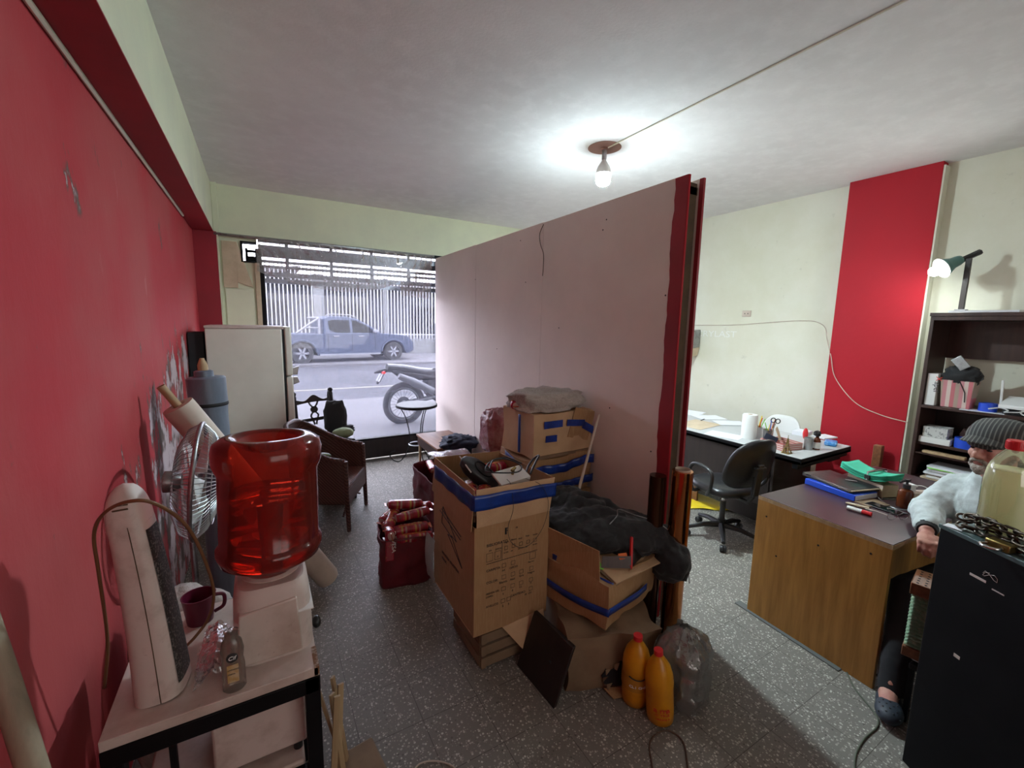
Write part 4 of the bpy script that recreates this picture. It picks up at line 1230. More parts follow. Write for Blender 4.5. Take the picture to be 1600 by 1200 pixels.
pl = thing('lettered_packet', 'upright red packet with white lettering in the small red bag', 'packet', (.665, 2.665, .30), rot=(R(-14), R(4), R(-4)))
MB().ob(-.028, .028, -.016, .016, -.10, .10).build('wrapper', 'packplain', pl, bevel=.008)
text_part('SYLVESA', .036, 'inkwhite', pl, (.012, -.0168, .088), frame((0, 0, -1), (1, 0, 0)), sx=1.0)

b2 = thing('fabric_bag', 'large dark red bag behind the tall carton, full of wrapped packets', 'bag', (1.40, 3.42, 0), R(3))
wavy_bag(.50, .74, .455, 8, .016).build('bag_wall', 'bagred', b2, solid=.003, smooth=180)
G2 = 'biscuit packets in the large red bag'
L2 = ['front left', 'front middle', 'second row left', 'second row middle', 'third row left', 'third row middle', 'back row left', 'back row middle']
k = 0
for r_ in range(4):
    for c_ in range(2):
        dup(pk, (1.29 + .22 * c_, 3.13 + r_ * .16, .435 + .012 * ((r_ + c_) % 2)), (0, R(3 * (c_ - .5)), R(80 + 9 * ((r_ * 3 + c_) % 3))), 'biscuit packet lying in the large red bag, %s' % L2[k])['group'] = G2
        k += 1


def ffn(u, v):
    x_ = 1.12 + .60 * u; y_ = 3.02 + .82 * v
    z_ = .47 + .035 * math.sin(PI * u) * math.sin(PI * v) + .02 * nz((x_, y_, 0), 9, 1) - .012 + .05 * v
    return Vector((x_, y_, z_))


tag(MB().grid(lambda u, v: ffn(.35 + .65 * u, .40 + .6 * v), 30, 36).build('clear_pink_wrap', film('pink_film', (.85, .45, .50), .14, .35, (.35, .06, .08), .2, (30, .6)), smooth=180), 'crinkled pinkish film spread over the packets in the large red bag', 'film')

# big printed carton with its flaps taped upright, on a wooden crate
cr = thing('wooden_crate', 'dark slatted wooden crate under the big printed carton', 'crate', (1.06, 1.93, 0))
for (sx, sy) in ((-.17, -.17), (.15, -.17), (-.17, .15), (.15, .15)):
    MB().ob(sx, sx + .025, sy, sy + .025, 0, .215).build('corner_post', 'carddark', cr)
for z_ in (.02, .085, .15):
    MB().ob(-.18, .18, -.183, -.172, z_, z_ + .05).build('slat', 'carddark', cr)
    MB().ob(-.183, -.172, -.17, .17, z_, z_ + .05).build('slat', 'carddark', cr)
    MB().ob(.172, .183, -.17, .17, z_, z_ + .05).build('slat', 'carddark', cr)
MB().ob(-.17, .17, -.17, .17, .01, .02).build('floor_board', 'carddark', cr)
CX, CY, CW, CDp = .83, 1.735, .43, .55
bc = thing('printed_carton', 'tall printed cardboard carton with upright flaps bound in blue tape', 'box', (CX, CY, .217))
TH = .005; HB = .565
MB().ob(0, CW, 0, TH, 0, HB).build('front_panel', 'card', bc)
MB().ob(0, TH, TH, CDp, 0, HB).build('left_panel', 'card', bc)
MB().ob(CW - TH, CW, TH, CDp, 0, HB).build('right_panel', 'card', bc)
MB().ob(TH, CW - TH, CDp - TH, CDp, 0, HB).build('back_panel', 'card', bc)
MB().ob(TH, CW - TH, TH, CDp - TH, 0, TH).build('bottom', 'card', bc)
FH = .185
MB().hexa([(.012, -.001, HB), (CW - .0, -.001, HB), (CW - .0, .004, HB), (.012, .004, HB), (.012, .006, HB + FH), (CW + .012, -.022, HB + FH), (CW + .012, -.017, HB + FH), (.012, .011, HB + FH)]).build('front_flap', 'cardlight', bc)
MB().hexa([(-.012, .015, HB - .02), (-.007, .015, HB - .02), (-.007, CDp, HB), (-.012, CDp, HB), (.002, .012, HB + FH), (.007, .012, HB + FH), (.007, CDp - .02, HB + FH + .01), (.002, CDp - .02, HB + FH + .01)]).build('left_flap', 'card', bc)
MB().hexa([(CW - TH, .02, HB), (CW, .02, HB), (CW, CDp, HB), (CW - TH, CDp, HB), (CW + .008, .0, HB + FH), (CW + .013, .0, HB + FH), (CW + .0, CDp, HB + FH - .02), (CW - .005, CDp, HB + FH - .02)]).build('right_flap', 'card', bc)
MB().hexa([(.0, CDp - TH, HB), (CW, CDp - TH, HB), (CW, CDp, HB), (.0, CDp, HB), (-.0, CDp - .01, HB + FH + .01), (CW, CDp - .01, HB + FH - .01), (CW, CDp - .005, HB + FH - .01), (0, CDp - .005, HB + FH + .01)]).build('back_flap', 'card', bc)
z0_, z1_ = HB + .085, HB + .160


def tpf(u, v):
    # wraps left flap and front flap, bulging on the corner
    if u < .5:
        y_ = CDp - .03 - (CDp - .03) * (u / .5); k = (.085 + .075 * v) / FH
        return Vector((-.014 + .013 * k - .003 * math.sin(u * 40), y_, z0_ + (z1_ - z0_) * v - .0 * u))
    x_ = .0 + (CW + .022) * ((u - .5) / .5); k = (.085 + .075 * v) / FH
    yy = -.004 + k * (.007 * (1 - x_ / CW) - .021 * (x_ / CW)) - .0035
    return Vector((x_, yy, z0_ + (z1_ - z0_) * v + .002 * math.sin(u * 30)))


MB().grid(tpf, 60, 4).build('blue_tape', 'tapeblue', bc, smooth=30, solid=.0015)
# loose bottom flap hanging below the front
MB().hexa([(.16, -.004, -.0), (CW - .02, -.004, .02), (CW - .02, .0, .02), (.16, .0, -.0), (.285, -.05, -.165), (CW - .03, -.055, -.135), (CW - .03, -.051, -.135), (.285, -.046, -.165)]).build('bottom_flap', 'cardlight', bc)
MB().ob(-.002, CW * .999, .002, CDp, -.0, .004).build('bottom_edge', 'card', bc)
# printing on the front
RF = frame((1, 0, 0), (0, 0, 1)); yf = -.0012


def ink(txt, x_, z_, s_=.018, bold=1.0): text_part(txt, s_, 'ink', bc, (x_, yf, z_), RF, 'printed_text', .0004, sx=bold)


def fr_box(x_, z_, w_=.022, h_=.02, cross=False):
    mb = MB(); t_ = .0012
    mb.ob(x_, x_ + w_, yf - .0004, yf + .0004, z_, z_ + t_).ob(x_, x_ + w_, yf - .0004, yf + .0004, z_ + h_, z_ + h_ + t_).ob(x_, x_ + t_, yf - .0004, yf + .0004, z_, z_ + h_).ob(x_ + w_, x_ + w_ + t_, yf - .0004, yf + .0004, z_, z_ + h_)
    mb.build('tick_box', 'ink', bc)


ink('F', .165, .50, .045, .8)
MB().ob(.166, .176, yf - .0004, yf + .0004, .497, .532).build('logo_bar', 'ink', bc)
ink('18', .225, .515, .013); ink('BIBLIORATO', .065, .455, .021)
ink('A4', .078, .430, .012); ink('OFICIO', .112, .428, .012)
fr_box(.065, .378, .034, .042); fr_box(.110, .378, .034, .042); ink('X', .122, .388, .014)
for i, t_ in enumerate(('Negro', 'Blanco', 'Azul', 'Rojo', 'Verde')): ink(t_, .158 + i * .043, .452 + (i % 2) * .004, .012); ink(('12 UN', 'A4', '24 UN', 'OF', '10 UN')[i], .158 + i * .043, .398, .0105); fr_box(.164 + i * .043, .416, .018, .018)
MB().ob(.065, .36, yf - .0004, yf + .0004, .366, .3685).ob(.150, .152, yf - .0004, yf + .0004, .366, .465).build('rule_line', 'ink', bc)
ink('CARPETA:', .065, .325, .018); ink('A4', .153, .305, .014); ink('OFICIO', .195, .305, .015); fr_box(.152, .325); fr_box(.205, .325); fr_box(.315, .325, .034, .036); ink('Marron', .305, .308, .012)
ink('COLOR:', .065, .262, .018); ink('Blanco', .138, .242, .017); ink('Azul', .200, .242, .016); ink('Gris', .253, .245, .016); ink('Negro', .305, .247, .016)
for x_ in (.152, .205, .255, .315): fr_box(x_, .263)
ink('MEDIDA DEL', .065, .205, .013); ink('LOMO:', .065, .188, .013); ink('5', .158, .178, .014); ink('8', .212, .180, .014); ink('7,5', .255, .184, .013); ink('X', .322, .188, .014)
for x_ in (.152, .205, .255, .315): fr_box(x_, .200)
ink('ANILLOS:', .065, .135, .017); ink('2', .157, .112, .016); ink('3', .190, .112, .016); ink('CANTIDAD:', .205, .150, .017); ink('10  UN', .288, .132, .015)
fr_box(.150, .134); fr_box(.183, .134); fr_box(.315, .150)
# printing on the left side
LF = frame((0, -1, 0), (0, 0, 1)); xl = -.0012
lg = MB()
pts = [(.40, .52), (.21, .40), (.28, .405), (.14, .29), (.33, .39), (.27, .395), (.42, .42)]
for (a, b) in zip(pts, pts[1:] + pts[:1]):
    lg.tube([(xl, a[0], a[1]), (xl, b[0], b[1])], .0022, 4)
lg.build('logo', 'ink', bc)
for (a, b) in (((.45, .50), (.16, .455)), ((.42, .52), (.155, .475))):
    MB().tube([(xl, a[0], a[1] - .02), (xl, b[0], b[1] - .02)], .0025, 4).build('rule_line', 'ink', bc)
for i, t_ in enumerate(('INDUSTRIA ARGENTINA', 'FRAGIL')): text_part(t_, .022, 'ink', bc, (xl, .42, .24 - .035 * i), LF, 'printed_text', .0004)
# what is in the carton
G3 = 'biscuit packets in the printed carton'
for (p_, r_, l_) in [((.90, 1.93, .885), (0, R(4), R(72)), 'orange and red packet against the left side of the printed carton'),
                     ((1.00, 1.97, .880), (0, R(-6), R(64)), 'red packet under the black cable box in the printed carton'),
                     ((1.12, 2.15, .905), (0, R(5), R(15)), 'red and yellow packet at the back of the printed carton'),
                     ((1.03, 1.90, .845), (0, 0, R(20)), 'red packet lying deeper in the middle of the printed carton')]:
    dup(pk, p_, r_, l_)['group'] = G3
tag(MB().ob(.84, 1.25, 1.76, 2.27, .80, .83).build('filler_sheet', 'carddark'), 'cardboard sheet lying inside the printed carton beneath the packets', 'cardboard')
bb_ = thing('black_gadget', 'black oval plastic gadget lying in the printed carton', 'gadget', (.985, 2.00, .945), rot=(R(24), R(38), R(-30)))
blob_mb((0, 0, 0), (.125, .062, .042), .06, 2, 3, 28, 2.6).build('case', 'blackplastic', bb_, smooth=180)
MB().tube([(.0 + .055 * math.cos(a), .035 * math.sin(a), .040) for a in [2 * PI * k / 24 for k in range(24)]], .004, 6, closed=True).build('oval_ridge', 'black', bb_)
wbx = thing('wall_plate_box', 'square off white plate with a small brass tap fixed on it', 'plate', (1.09, 1.85, .965), rot=(R(20), R(-4), R(4)))
MB().ob(-.09, .09, -.05, .05, -.006, .006).ob(-.09, .09, -.053, -.045, -.028, .006).build('plate', 'white', wbx, bevel=.002)
MB().cyl((0.01, .0, .006), .008, .03, 12).box((.01, 0, .038), (.035, .012, .01), (0, 0, .4)).build('tap', 'brass', wbx)
cable('black_cable', [(1.00, 1.92, .99), (1.06, 1.98, 1.015), (1.14, 1.96, 1.01), (1.17, 1.88, .995), (1.12, 1.83, .985), (1.02, 1.85, .99), (.98, 1.92, .985), (1.05, 2.0, 1.00), (1.16, 2.03, 1.0), (1.22, 1.95, .98)], .0042, 'blackplastic', 'black cable coiled over the gadget in the printed carton', 'cable')
cable('black_loop_cable', [(1.19, 1.82, .965), (1.25, 1.86, 1.01), (1.31, 1.92, 1.02), (1.30, 1.96, .99), (1.24, 1.92, .965), (1.19, 1.86, .955)], .006, 'blackplastic', 'thick black cable loop standing at the right corner of the printed carton', 'cable')
cable('hanging_string', [(1.045, 1.81, .965), (1.03, 1.745, .958), (1.02, 1.70, .86), (1.0, 1.712, .76), (1.02, 1.716, .68), (1.08, 1.71, .635), (1.15, 1.712, .65), (1.21, 1.712, .72), (1.235, 1.71, .82), (1.21, 1.70, .90), (1.17, 1.705, .955), (1.13, 1.77, .968)], .0013, 'blackplastic', 'thin dark wire hanging in a loop down the printed carton front', 'wire', n=10)
tag(MB().tube([at(736, 738, Z=.985), at(718, 713, Z=1.03)], .0035, 6).build('white_straw', 'white'), 'short white stick poking up by the back edge of the printed carton', 'stick')
sidepl = MB().grid(lambda u, v: Vector((.80 - .014 * math.sin(v * 3) + .004 * nz((u * 9, v * 9, 0), 1), 2.18 + .14 * u, .25 + .27 * v + .012 * nz((u * 5, 0, v * 3), 1))), 10, 18)
tag(sidepl.build('white_plastic_bag', film('white_bag_film', (.8, .8, .8), .08, .6, (.6, .6, .58), .3), smooth=180), 'white plastic bag squeezed between the printed carton and small red bag', 'plastic bag')

# tall stack of three crumpled cartons against the partition
G4 = 'cartons stacked against the partition'
for i, (z_, h_, w_, d_, cx, cy, rz_, nm, m_) in enumerate([(0, .60, .50, .42, 1.735, 2.46, 2, 'lowest plain carton of the stack against the partition', 'card'), (.60, .27, .505, .40, 1.725, 2.455, -3, 'middle crushed carton wrapped in blue tape against the partition', 'card'), (.87, .30, .50, .38, 1.73, 2.45, 3, 'topmost carton with short blue tape strips against the partition', 'cardlight')]):
    t_ = thing('carton', nm, 'box', (cx, cy, z_), R(rz_), G4)
    crumple_box(w_, d_, h_ - .006, 12, .030 if i == 1 else .014, 6, i * 7 + 1).build('box_body', m_, t_, smooth=30)
    yfn = -d_ / 2
    if i == 1:
        def tp1(u, v): return Vector((-w_ / 2 - .014 + (w_ + .03) * u, yfn - .014 + .006 * math.sin(u * 30), .14 + .05 * u + .06 * v + .01 * math.sin(u * 9)))
        MB().grid(tp1, 40, 3).build('blue_tape', 'tapeblue', t_, smooth=180, solid=.0015)
        def tp2(u, v): return Vector((-w_ / 2 + .2 + (w_ - .18) * u, yfn - .016 + .005 * math.sin(u * 26), .03 + .03 * u + .055 * v))
        MB().grid(tp2, 30, 3).build('blue_tape', 'tapeblue', t_, smooth=180, solid=.0015)
        def tp3(u, v): return Vector((-w_ / 2 - .016, yfn + .30 - .32 * u, .20 - .05 * u + .06 * v))
        MB().grid(tp3, 20, 3).build('blue_tape', 'tapeblue', t_, smooth=180, solid=.0015)
    if i == 2:
        for (xa, za, wa, ha, ra) in [(-.12, .225, .155, .048, 0), (-.135, .13, .095, .045, 2), (.075, .215, .16, .045, 6), (.20, .165, .13, .05, 28)]:
            MB().box((xa + .02, yfn - .0125, za), (wa, .0015, ha), (0, R(ra), 0)).build('blue_tape_strip', 'tapeblue', t_)
        def tp4(u, v): return Vector((-w_ / 2 - .016, yfn + .13 + .028 * u, .02 + .26 * v))
        MB().grid(tp4, 3, 10).build('blue_tape', 'tapeblue', t_, smooth=180, solid=.0015)
        MB().box((.15, yfn - .008, .20), (.19, .004, .21), (R(4), R(14), 0)).build('loose_flap', 'card', t_)
        MB().ob(-.24, .24, yfn - .01, yfn - .003, .0, .02).build('torn_edge', 'carddark', t_)
sk = blob_mb((1.70, 2.44, 1.222), (.235, .17, .075), .22, 2.4, 12, 48, 4.0, flat=1.168)
tag(sk.build('white_sack', 'sack', smooth=180), 'dirty white woven sack flopped over the top of the carton stack', 'sack')
o = dup(pk, (1.50, 2.50, 1.215), (0, R(-14), R(68)), 'orange and red packet poking out left of the white sack'); o['group'] = 'packets by the sack'; o.scale = (.6, 1.1, 1.1)
# white stick leaning beside the stack
tag(MB().tube([(1.62, 1.99, .58), (1.935, 2.14, 1.155)], [.011, .0085], 8).build('white_stick', 'creamroll'), 'long cream stick leaning in front of the carton stack', 'stick')
# pink bag on a red heap behind the stack
tag(blob_mb((1.81, 3.13, .31), (.155, .22, .32), .14, 2.5, 4, 40, 3, flat=0).build('red_sack', 'bagred', smooth=180), 'dark red sack standing behind the carton stack', 'sack')
tag(blob_mb((1.78, 3.26, .80), (.135, .14, .195), .20, 3.2, 9, 48, 3.4, flat=.62, ridged=True).build('pink_bag', 'pinkbag', smooth=180), 'crumpled pink plastic bag against the partition left of the cartons', 'bag')

# lower right: two crushed cartons, jacket, board, bottles, copper roll
q1 = thing('torn_carton', 'crushed carton with a torn hole resting on the floor under the open carton', 'box', (1.475, 1.555, 0), R(-22))
cbx = crumple_box(.46, .44, .285, 18, .040, 6, 31)
cbx.build('box_body', 'carddark', q1, smooth=30)
hole = []
for i in range(20):
    a = 2 * PI * i / 20; r_ = 1 + .35 * nz((math.cos(a), math.sin(a), 0), 2.2, 8)
    hole.append((.03 + .085 * r_ * math.cos(a), .085 + .062 * r_ * math.sin(a)))
MB().prism(hole, .004, Matrix.Translation((0, -.232, 0))).build('torn_hole', 'blackmat', q1)
for i in range(0, 20, 2):
    a = 2 * PI * i / 20 + .1
    c0 = Vector((.03 + .088 * math.cos(a), -.236, .085 + .066 * math.sin(a)))
    MB().slab(c0, c0 + Vector((.028, 0, .004)), c0 + Vector((.016 + .02 * math.cos(a), -.02, -.02 * abs(math.sin(a)))), c0 + Vector((-.004, -.016, -.012)), .002).build('torn_edge', 'carddark', q1)
MB().slab((-.05, -.235, .018), (.09, -.235, .018), (.11, -.275, .006), (-.02, -.285, .006), .004).build('torn_flap', 'card', q1)
q2 = thing('open_carton', 'open cardboard carton bound with blue tape, jacket thrown over it', 'box', (1.56, 1.68, .287), R(14))
crumple_box(.52, .48, .235, 16, .034, 6, 44, bulge=.03).build('box_body', 'card', q2, smooth=30)


def tpb(u, v):
    a = -.30 + .60 * u
    return Vector((a * .92, -.262 - .006 * math.cos(a * 9), .085 + .030 * abs(u - .45) + .036 * v))


MB().grid(lambda u, v: tpb(u * .62, v), 24, 2).build('blue_tape', 'tapeblue', q2, smooth=180, solid=.0015)
MB().grid(lambda u, v: Vector((-.278, .24 - .50 * u, .10 - .03 * math.sin(u * 3) + .038 * v)), 20, 2).build('blue_tape', 'tapeblue', q2, smooth=180, solid=.0015)
MB().grid(lambda u, v: Vector((-.270 + .05 * u, .10 - .34 * u, .235 - .03 * u + .03 * v)), 10, 2).build('blue_tape', 'tapeblue', q2, smooth=180, solid=.0015)
# left flap standing up, front flap folded outward
MB().slab((-.27, .20, .235), (-.262, -.19, .22), (-.258, -.175, .385), (-.29, .20, .41), .005).build('left_flap', 'card', q2)
MB().slab((-.20, -.245, .228), (.285, -.30, .205), (.30, -.04, .262), (-.12, .03, .268), .006).build('front_flap', 'cardlight', q2)
MB().slab((-.205, -.247, .221), (-.11, -.248, .218), (-.09, -.12, .238), (-.18, -.10, .245), .003).build('torn_layer', 'carddark', q2)


def jacket():
    mb = MB()
    cs = [((1.50, 1.86, .60), (.20, .15, .10), 3), ((1.66, 1.70, .60), (.24, .16, .085), 5), ((1.78, 1.60, .575), (.20, .14, .085), 9), ((1.885, 1.475, .48), (.095, .12, .13), 13), ((1.57, 2.02, .66), (.13, .10, .10), 17), ((1.45, 1.74, .585), (.12, .12, .07), 19)]
    for c_, r_, s_ in cs:
        b = blob_mb(c_, r_, .20, 1.9, s_, 40, 2.3, ridged=True)
        mb.add(b.v, b.f)
    for i, q in enumerate([[(1.42, 1.95, .60), (1.52, 1.80, .685), (1.64, 1.74, .69), (1.74, 1.66, .67)], [(1.55, 2.05, .70), (1.64, 1.93, .72), (1.74, 1.83, .68), (1.80, 1.70, .64)], [(1.64, 1.60, .64), (1.78, 1.56, .65), (1.88, 1.50, .60), (1.93, 1.42, .48), (1.90, 1.38, .38)], [(1.40, 1.80, .61), (1.50, 1.68, .63), (1.60, 1.60, .62)], [(1.50, 1.98, .66), (1.58, 1.88, .71), (1.60, 1.78, .68)], [(1.36, 1.84, .58), (1.46, 1.86, .66), (1.56, 1.92, .71), (1.66, 1.98, .69)], [(1.44, 1.66, .60), (1.56, 1.66, .66), (1.68, 1.64, .66), (1.80, 1.60, .63)], [(1.72, 1.86, .62), (1.82, 1.74, .64), (1.90, 1.62, .58), (1.95, 1.50, .50)], [(1.52, 1.76, .67), (1.60, 1.83, .70), (1.70, 1.80, .69)]]):
        mb.tube(curve_pts(q, 6), [.034 + .006 * math.sin(k * .7 + i) for k in range((len(q) - 1) * 6 + 1)], 10)
    return mb


jk = thing('black_jacket', 'black jacket heaped over the open carton beside the partition', 'jacket', (0, 0, 0))
jacket().build('cloth', 'blackcloth', jk, remesh=.009, smoothit=5, noise_=[(.13, .045), (.04, .008)], smooth=180)
MB().tube(curve_pts([(1.58, 1.62, .685), (1.64, 1.63, .715), (1.70, 1.68, .72), (1.76, 1.62, .70), (1.86, 1.53, .665), (1.935, 1.45, .58), (1.955, 1.40, .47), (1.93, 1.36, .38)], 8), .0028, 6).build('zip', 'steel', jk, smooth=180)
# small red frame and its triangle
tr_ = thing('red_folder', 'small dark folder with a red edge standing open on the carton flap', 'folder', (1.555, 1.465, .535), R(8))
MB().slab((-.12, .06, .0), (.0, -.035, .0), (.012, -.02, .055), (-.10, .07, .05), .004).build('cover', 'darkwood', tr_)
MB().slab((0, -.04, 0), (.10, .035, .105), (.094, .042, .110), (-.005, -.030, .012), .012).build('red_spine', 'redplastic', tr_)
MB().add([(0.008, -.03, .004), (.125, -.005, .004), (.09, .03, .085)], [(0, 1, 2)]).build('dark_triangle', 'blackwood', tr_, solid=.004)
MB().slab((-.04, .01, .04), (-.002, -.012, .045), (.01, .008, .062), (-.03, .03, .06), .003).build('orange_tab', 'orange', tr_)
tag(MB().slab((1.40, 1.52, .532), (1.435, 1.495, .532), (1.45, 1.55, .55), (1.41, 1.56, .55), .004).build('green_scrap', 'lightgreen'), 'small green plastic scrap at the left of the red edged folder', 'scrap')
# dark panel leaning
dp = thing('dark_panel', 'dark varnished board leaning on the torn carton', 'board', (1.06, 1.40, 0)); dp.name = 'leaning_board'
MB().hexa([(.0, .30, 0), (.018, .30, 0), (.035, .0, 0), (.015, -.004, 0), (.10, .30, .27), (.118, .30, .27), (.135, .0, .27), (.115, -.004, .27)]).build('board', 'blackwood', dp, bevel=.003)
MB().cyl((.062, .10, .14), .009, .012, 14, (0, R(70), 0)).build('knob_hole', 'blackmat', dp)


def soda(name, label, loc, rot, liquid, capm, s_=1.0, lab_=None):
    t = thing(name, label, 'bottle', loc, rot=rot)
    pr_ = [(.0001, .004), (.030, 0), (.046, .012), (.048, .05), (.048, .17), (.050, .20), (.048, .235), (.040, .275), (.026, .305), (.0145, .325), (.0135, .345)]
    MB().lathe([(r_ * s_, z_ * s_) for r_, z_ in pr_], 32, close=False).build('bottle_body', liquid, t, smooth=60)
    MB().lathe([(.0001, .352 * s_), (.016 * s_, .352 * s_), (.0165 * s_, .335 * s_), (.0165 * s_, .330 * s_), (.0001, .33 * s_)][::-1], 20).build('cap', capm, t)
    return t


M['juice'] = mat('orange_juice_drink', (.62, .27, .008), .35, n=(6, (.50, .20, .008), .4, .6))
s1 = soda('juice_bottle', 'orange drink bottle with a red cap, nearest of the pair', (1.468, 1.125, .002), (R(-3), R(-4), R(0)), 'juice', 'redplastic', .96)
s1.scale = (1.28, 1.28, 1.0)
rings = MB()


def logo_on(parent, txt, r_, z_, size, a0, m_):
    w_ = .6 * size * len(txt)
    n_ = len(txt)
    for i, ch in enumerate(txt):
        a = a0 + (i - (n_ - 1) / 2) * (size * .62) / r_
        d = Vector((math.cos(a), math.sin(a), 0)); tdir = Vector((-math.sin(a), math.cos(a), 0))
        text_part(ch, size, m_, parent, d * (r_ + .001) + Vector((0, 0, z_)) - tdir * size * .28, frame(tdir, (0, 0, 1)), 'lettering')


logo_on(s1, 'ama', .0492, .085, .034, R(-128), 'inkred'); logo_on(s1, 'CITRUS', .0492, .068, .014, R(-128), 'inkred'); logo_on(s1, 'NARANJA', .0492, .05, .011, R(-128), 'inkred')
s2 = soda('juice_bottle', 'orange drink bottle with a red cap, standing behind its twin by the torn carton', (1.440, 1.252, .002), (R(2), R(-3), R(0)), 'juice', 'redplastic', .99)
s2.scale = (1.28, 1.28, 1.0)
MB().lathe([(.0506, .10), (.0508, .175)], 24, close=False).build('yellow_label', mat('orange_label', (.45, .20, .02), .5), s2)
MB().tube([(.0515 * math.cos(a), .0515 * math.sin(a), .18 - .012 * math.cos((a + R(128)) * 2)) for a in [R(-165 + 7 * i) for i in range(11)]], .0025, 5).build('dark_swoosh', 'ink', s2)
logo_on(s2, 'CLIGHT', .0512, .125, .017, R(-128), 'inkwhite')
# shrink pack of empty clear bottles
ep = thing('shrink_pack', 'clear plastic pack of empty bottles beside the orange drinks', 'pack', (1.655, 1.165, 0), R(12))
clr = film('clear_pet', (.88, .89, .88), .10, .26, (.75, .75, .73), .10)
for i, (a, b) in enumerate(((-.05, -.05), (.05, -.045), (-.045, .05), (.055, .055))):
    MB().lathe([(.0001, .004), (.040, 0), (.046, .02), (.046, .20), (.036, .26), (.014, .31), (.014, .33), (.0001, .33)], 20, (a, b, 0)).build('empty_bottle', clr, ep)
MB().grid(lambda u, v: Vector(sq(2 * PI * u, .112 * (1 - .8 * max(0, (v - .70) / .30) ** 1.6), .108 * (1 - .8 * max(0, (v - .70) / .30) ** 1.6), 3.5) + (.01 + .345 * v,)) * 1.0 + Vector((nz((math.cos(2 * PI * u), math.sin(2 * PI * u), v * 2), 3, 4) * .022, nz((math.cos(2 * PI * u), math.sin(2 * PI * u), v * 2), 3, 8) * .022, .006 * nz((u * 9, v * 4, 0), 3))), 80, 36).build('shrink_wrap', film('shrink_film', (.90, .90, .89), .12, .20, (.8, .8, .78), .10, (16, 1.0)), ep, smooth=180)
# copper coloured film roll
cp2 = thing('copper_roll', 'copper coloured mirror film roll standing at the partition end', 'roll', (1.935, 1.465, 0), rot=(R(0), R(.5), 0))
MB().lathe([(.0001, 0), (.054, 0), (.055, .01), (.055, .965), (.054, .975), (.040, .976), (.040, .90)], 48, close=False).build('film_roll', 'copper', cp2, smooth=50)
MB().lathe([(.037, .90), (.037, .985), (.0395, .985), (.0395, .90)], 30, close=False).build('core_tube', 'creamroll', cp2)
cp3 = thing('dark_film_roll', 'dark brown film roll standing between the copper roll and partition', 'roll', (1.845, 1.545, 0))
MB().lathe([(.0001, 0), (.044, 0), (.044, .94), (.0001, .94)], 36).build('film_roll', mat('dark_mirror_film', (.10, .04, .02), .18, metal=.8, n=(2, (.03, .012, .01), .4, .6, (8, 8, .5))), cp3)
# loose cables on the floor
cable('floor_cable', [at(1020, 1200, Z=.004), at(1015, 1165, Z=.004), at(1025, 1148, Z=.004), at(1045, 1142, Z=.004), at(1068, 1160, Z=.004), at(1076, 1205, Z=.004)], .0035, mat('brown_cable', (.10, .06, .04), .6), 'thin brown cable looped on the floor in front of the drinks', 'cable')
cable('floor_wire', [at(640, 1215, Z=.004), at(655, 1194, Z=.004), at(680, 1189, Z=.004), at(705, 1196, Z=.004), at(725, 1215, Z=.004)], .003, 'creamroll', 'pale wire end curled on the floor at the bottom edge', 'wire')

# ------------------------------------------------------------------ right hand side: long desk and office chair
ld = thing('long_desk', 'long dark desk with a pale grey top along the right wall', 'desk', (3.585, 1.65, 0))
MB().ob(0, .82, 0, 2.75, .722, .75).build('desktop', 'greytop', ld, bevel=.002)
MB().ob(-.004, .824, -.004, 2.754, .700, .7225).ob(-.004, .0, 0, 2.75, .70, .748).ob(0, .82, -.004, 0, .70, .748).build('edge_band', 'black', ld, bevel=.002)
MB().ob(.02, .04, .22, 2.6, .26, .70).build('modesty_panel', 'blackwood', ld, bevel=.003)
MB().ob(.02, .62, .20, .235, .0, .70).build('side_panel', 'blackwood', ld, bevel=.003)
MB().ob(.02, .62, 2.5, 2.535, .0, .70).build('side_panel', 'blackwood', ld, bevel=.003)
MB().ob(.60, .80, .06, .10, .62, .70).ob(.0, .82, .02, .06, .66, .70).build('under_rail', 'black', ld)
MB().ob(.04, .46, .24, .66, .10, .68).build('drawer_block', 'blackwood', ld, bevel=.004)
# objects on it


def sheet_of(name, label, cat, cx, cy, z, w_, d_, rz, m, th=.0012, tilt=(0, 0)):
    o = MB().box((0, 0, th / 2), (w_, d_, th)).build(name, m, loc=(cx, cy, z), rot=(tilt[0], tilt[1], rz))
    return tag(o, label, cat)


for i, (px_, py_, w_, d_, rz_, l_, m_) in enumerate([(1082, 645, .30, .21, .3, 'white sheets at the far end of the long desk', 'paper'), (1108, 652, .21, .30, 1.2, 'white sheet with dark pen marks beside the far sheets on the long desk', 'paper'), (1090, 663, .42, .30, .1, 'tan cardboard sheet lying on the long desk near the partition', 'papertan'), (1141, 661, .21, .30, 1.0, 'white paper lying behind the paper towel roll', 'paper'), (1132, 680, .21, .30, .25, 'bluish white sheet at the front edge of the long desk', 'paper')]):
    p_ = at(px_, py_, Z=.752)
    sheet_of('paper_sheet' if m_ == 'paper' else 'cardboard_sheet', l_, 'paper' if m_ == 'paper' else 'cardboard', p_.x, p_.y, .7505 + i * .0006, w_, d_, rz_, m_)
p_ = at(1098, 656, Z=.754)
tag(MB().box((0, 0, .002), (.10, .012, .004)).build('dark_pen', 'ink', loc=(p_.x, p_.y, .7535), rot=(0, 0, .3)), 'dark pen lying on the far white sheets of the long desk', 'pen')
p_ = at(1166, 685, Z=.75)
kr = thing('paper_towel_roll', 'white paper towel roll standing on the long desk', 'paper roll', (p_.x + .03, p_.y, .75))
MB().lathe([(.018, 0), (.062, 0), (.063, .01), (.063, .215), (.060, .222), (.020, .222), (.018, .215)], 32, close=False).build('roll', 'white', kr)
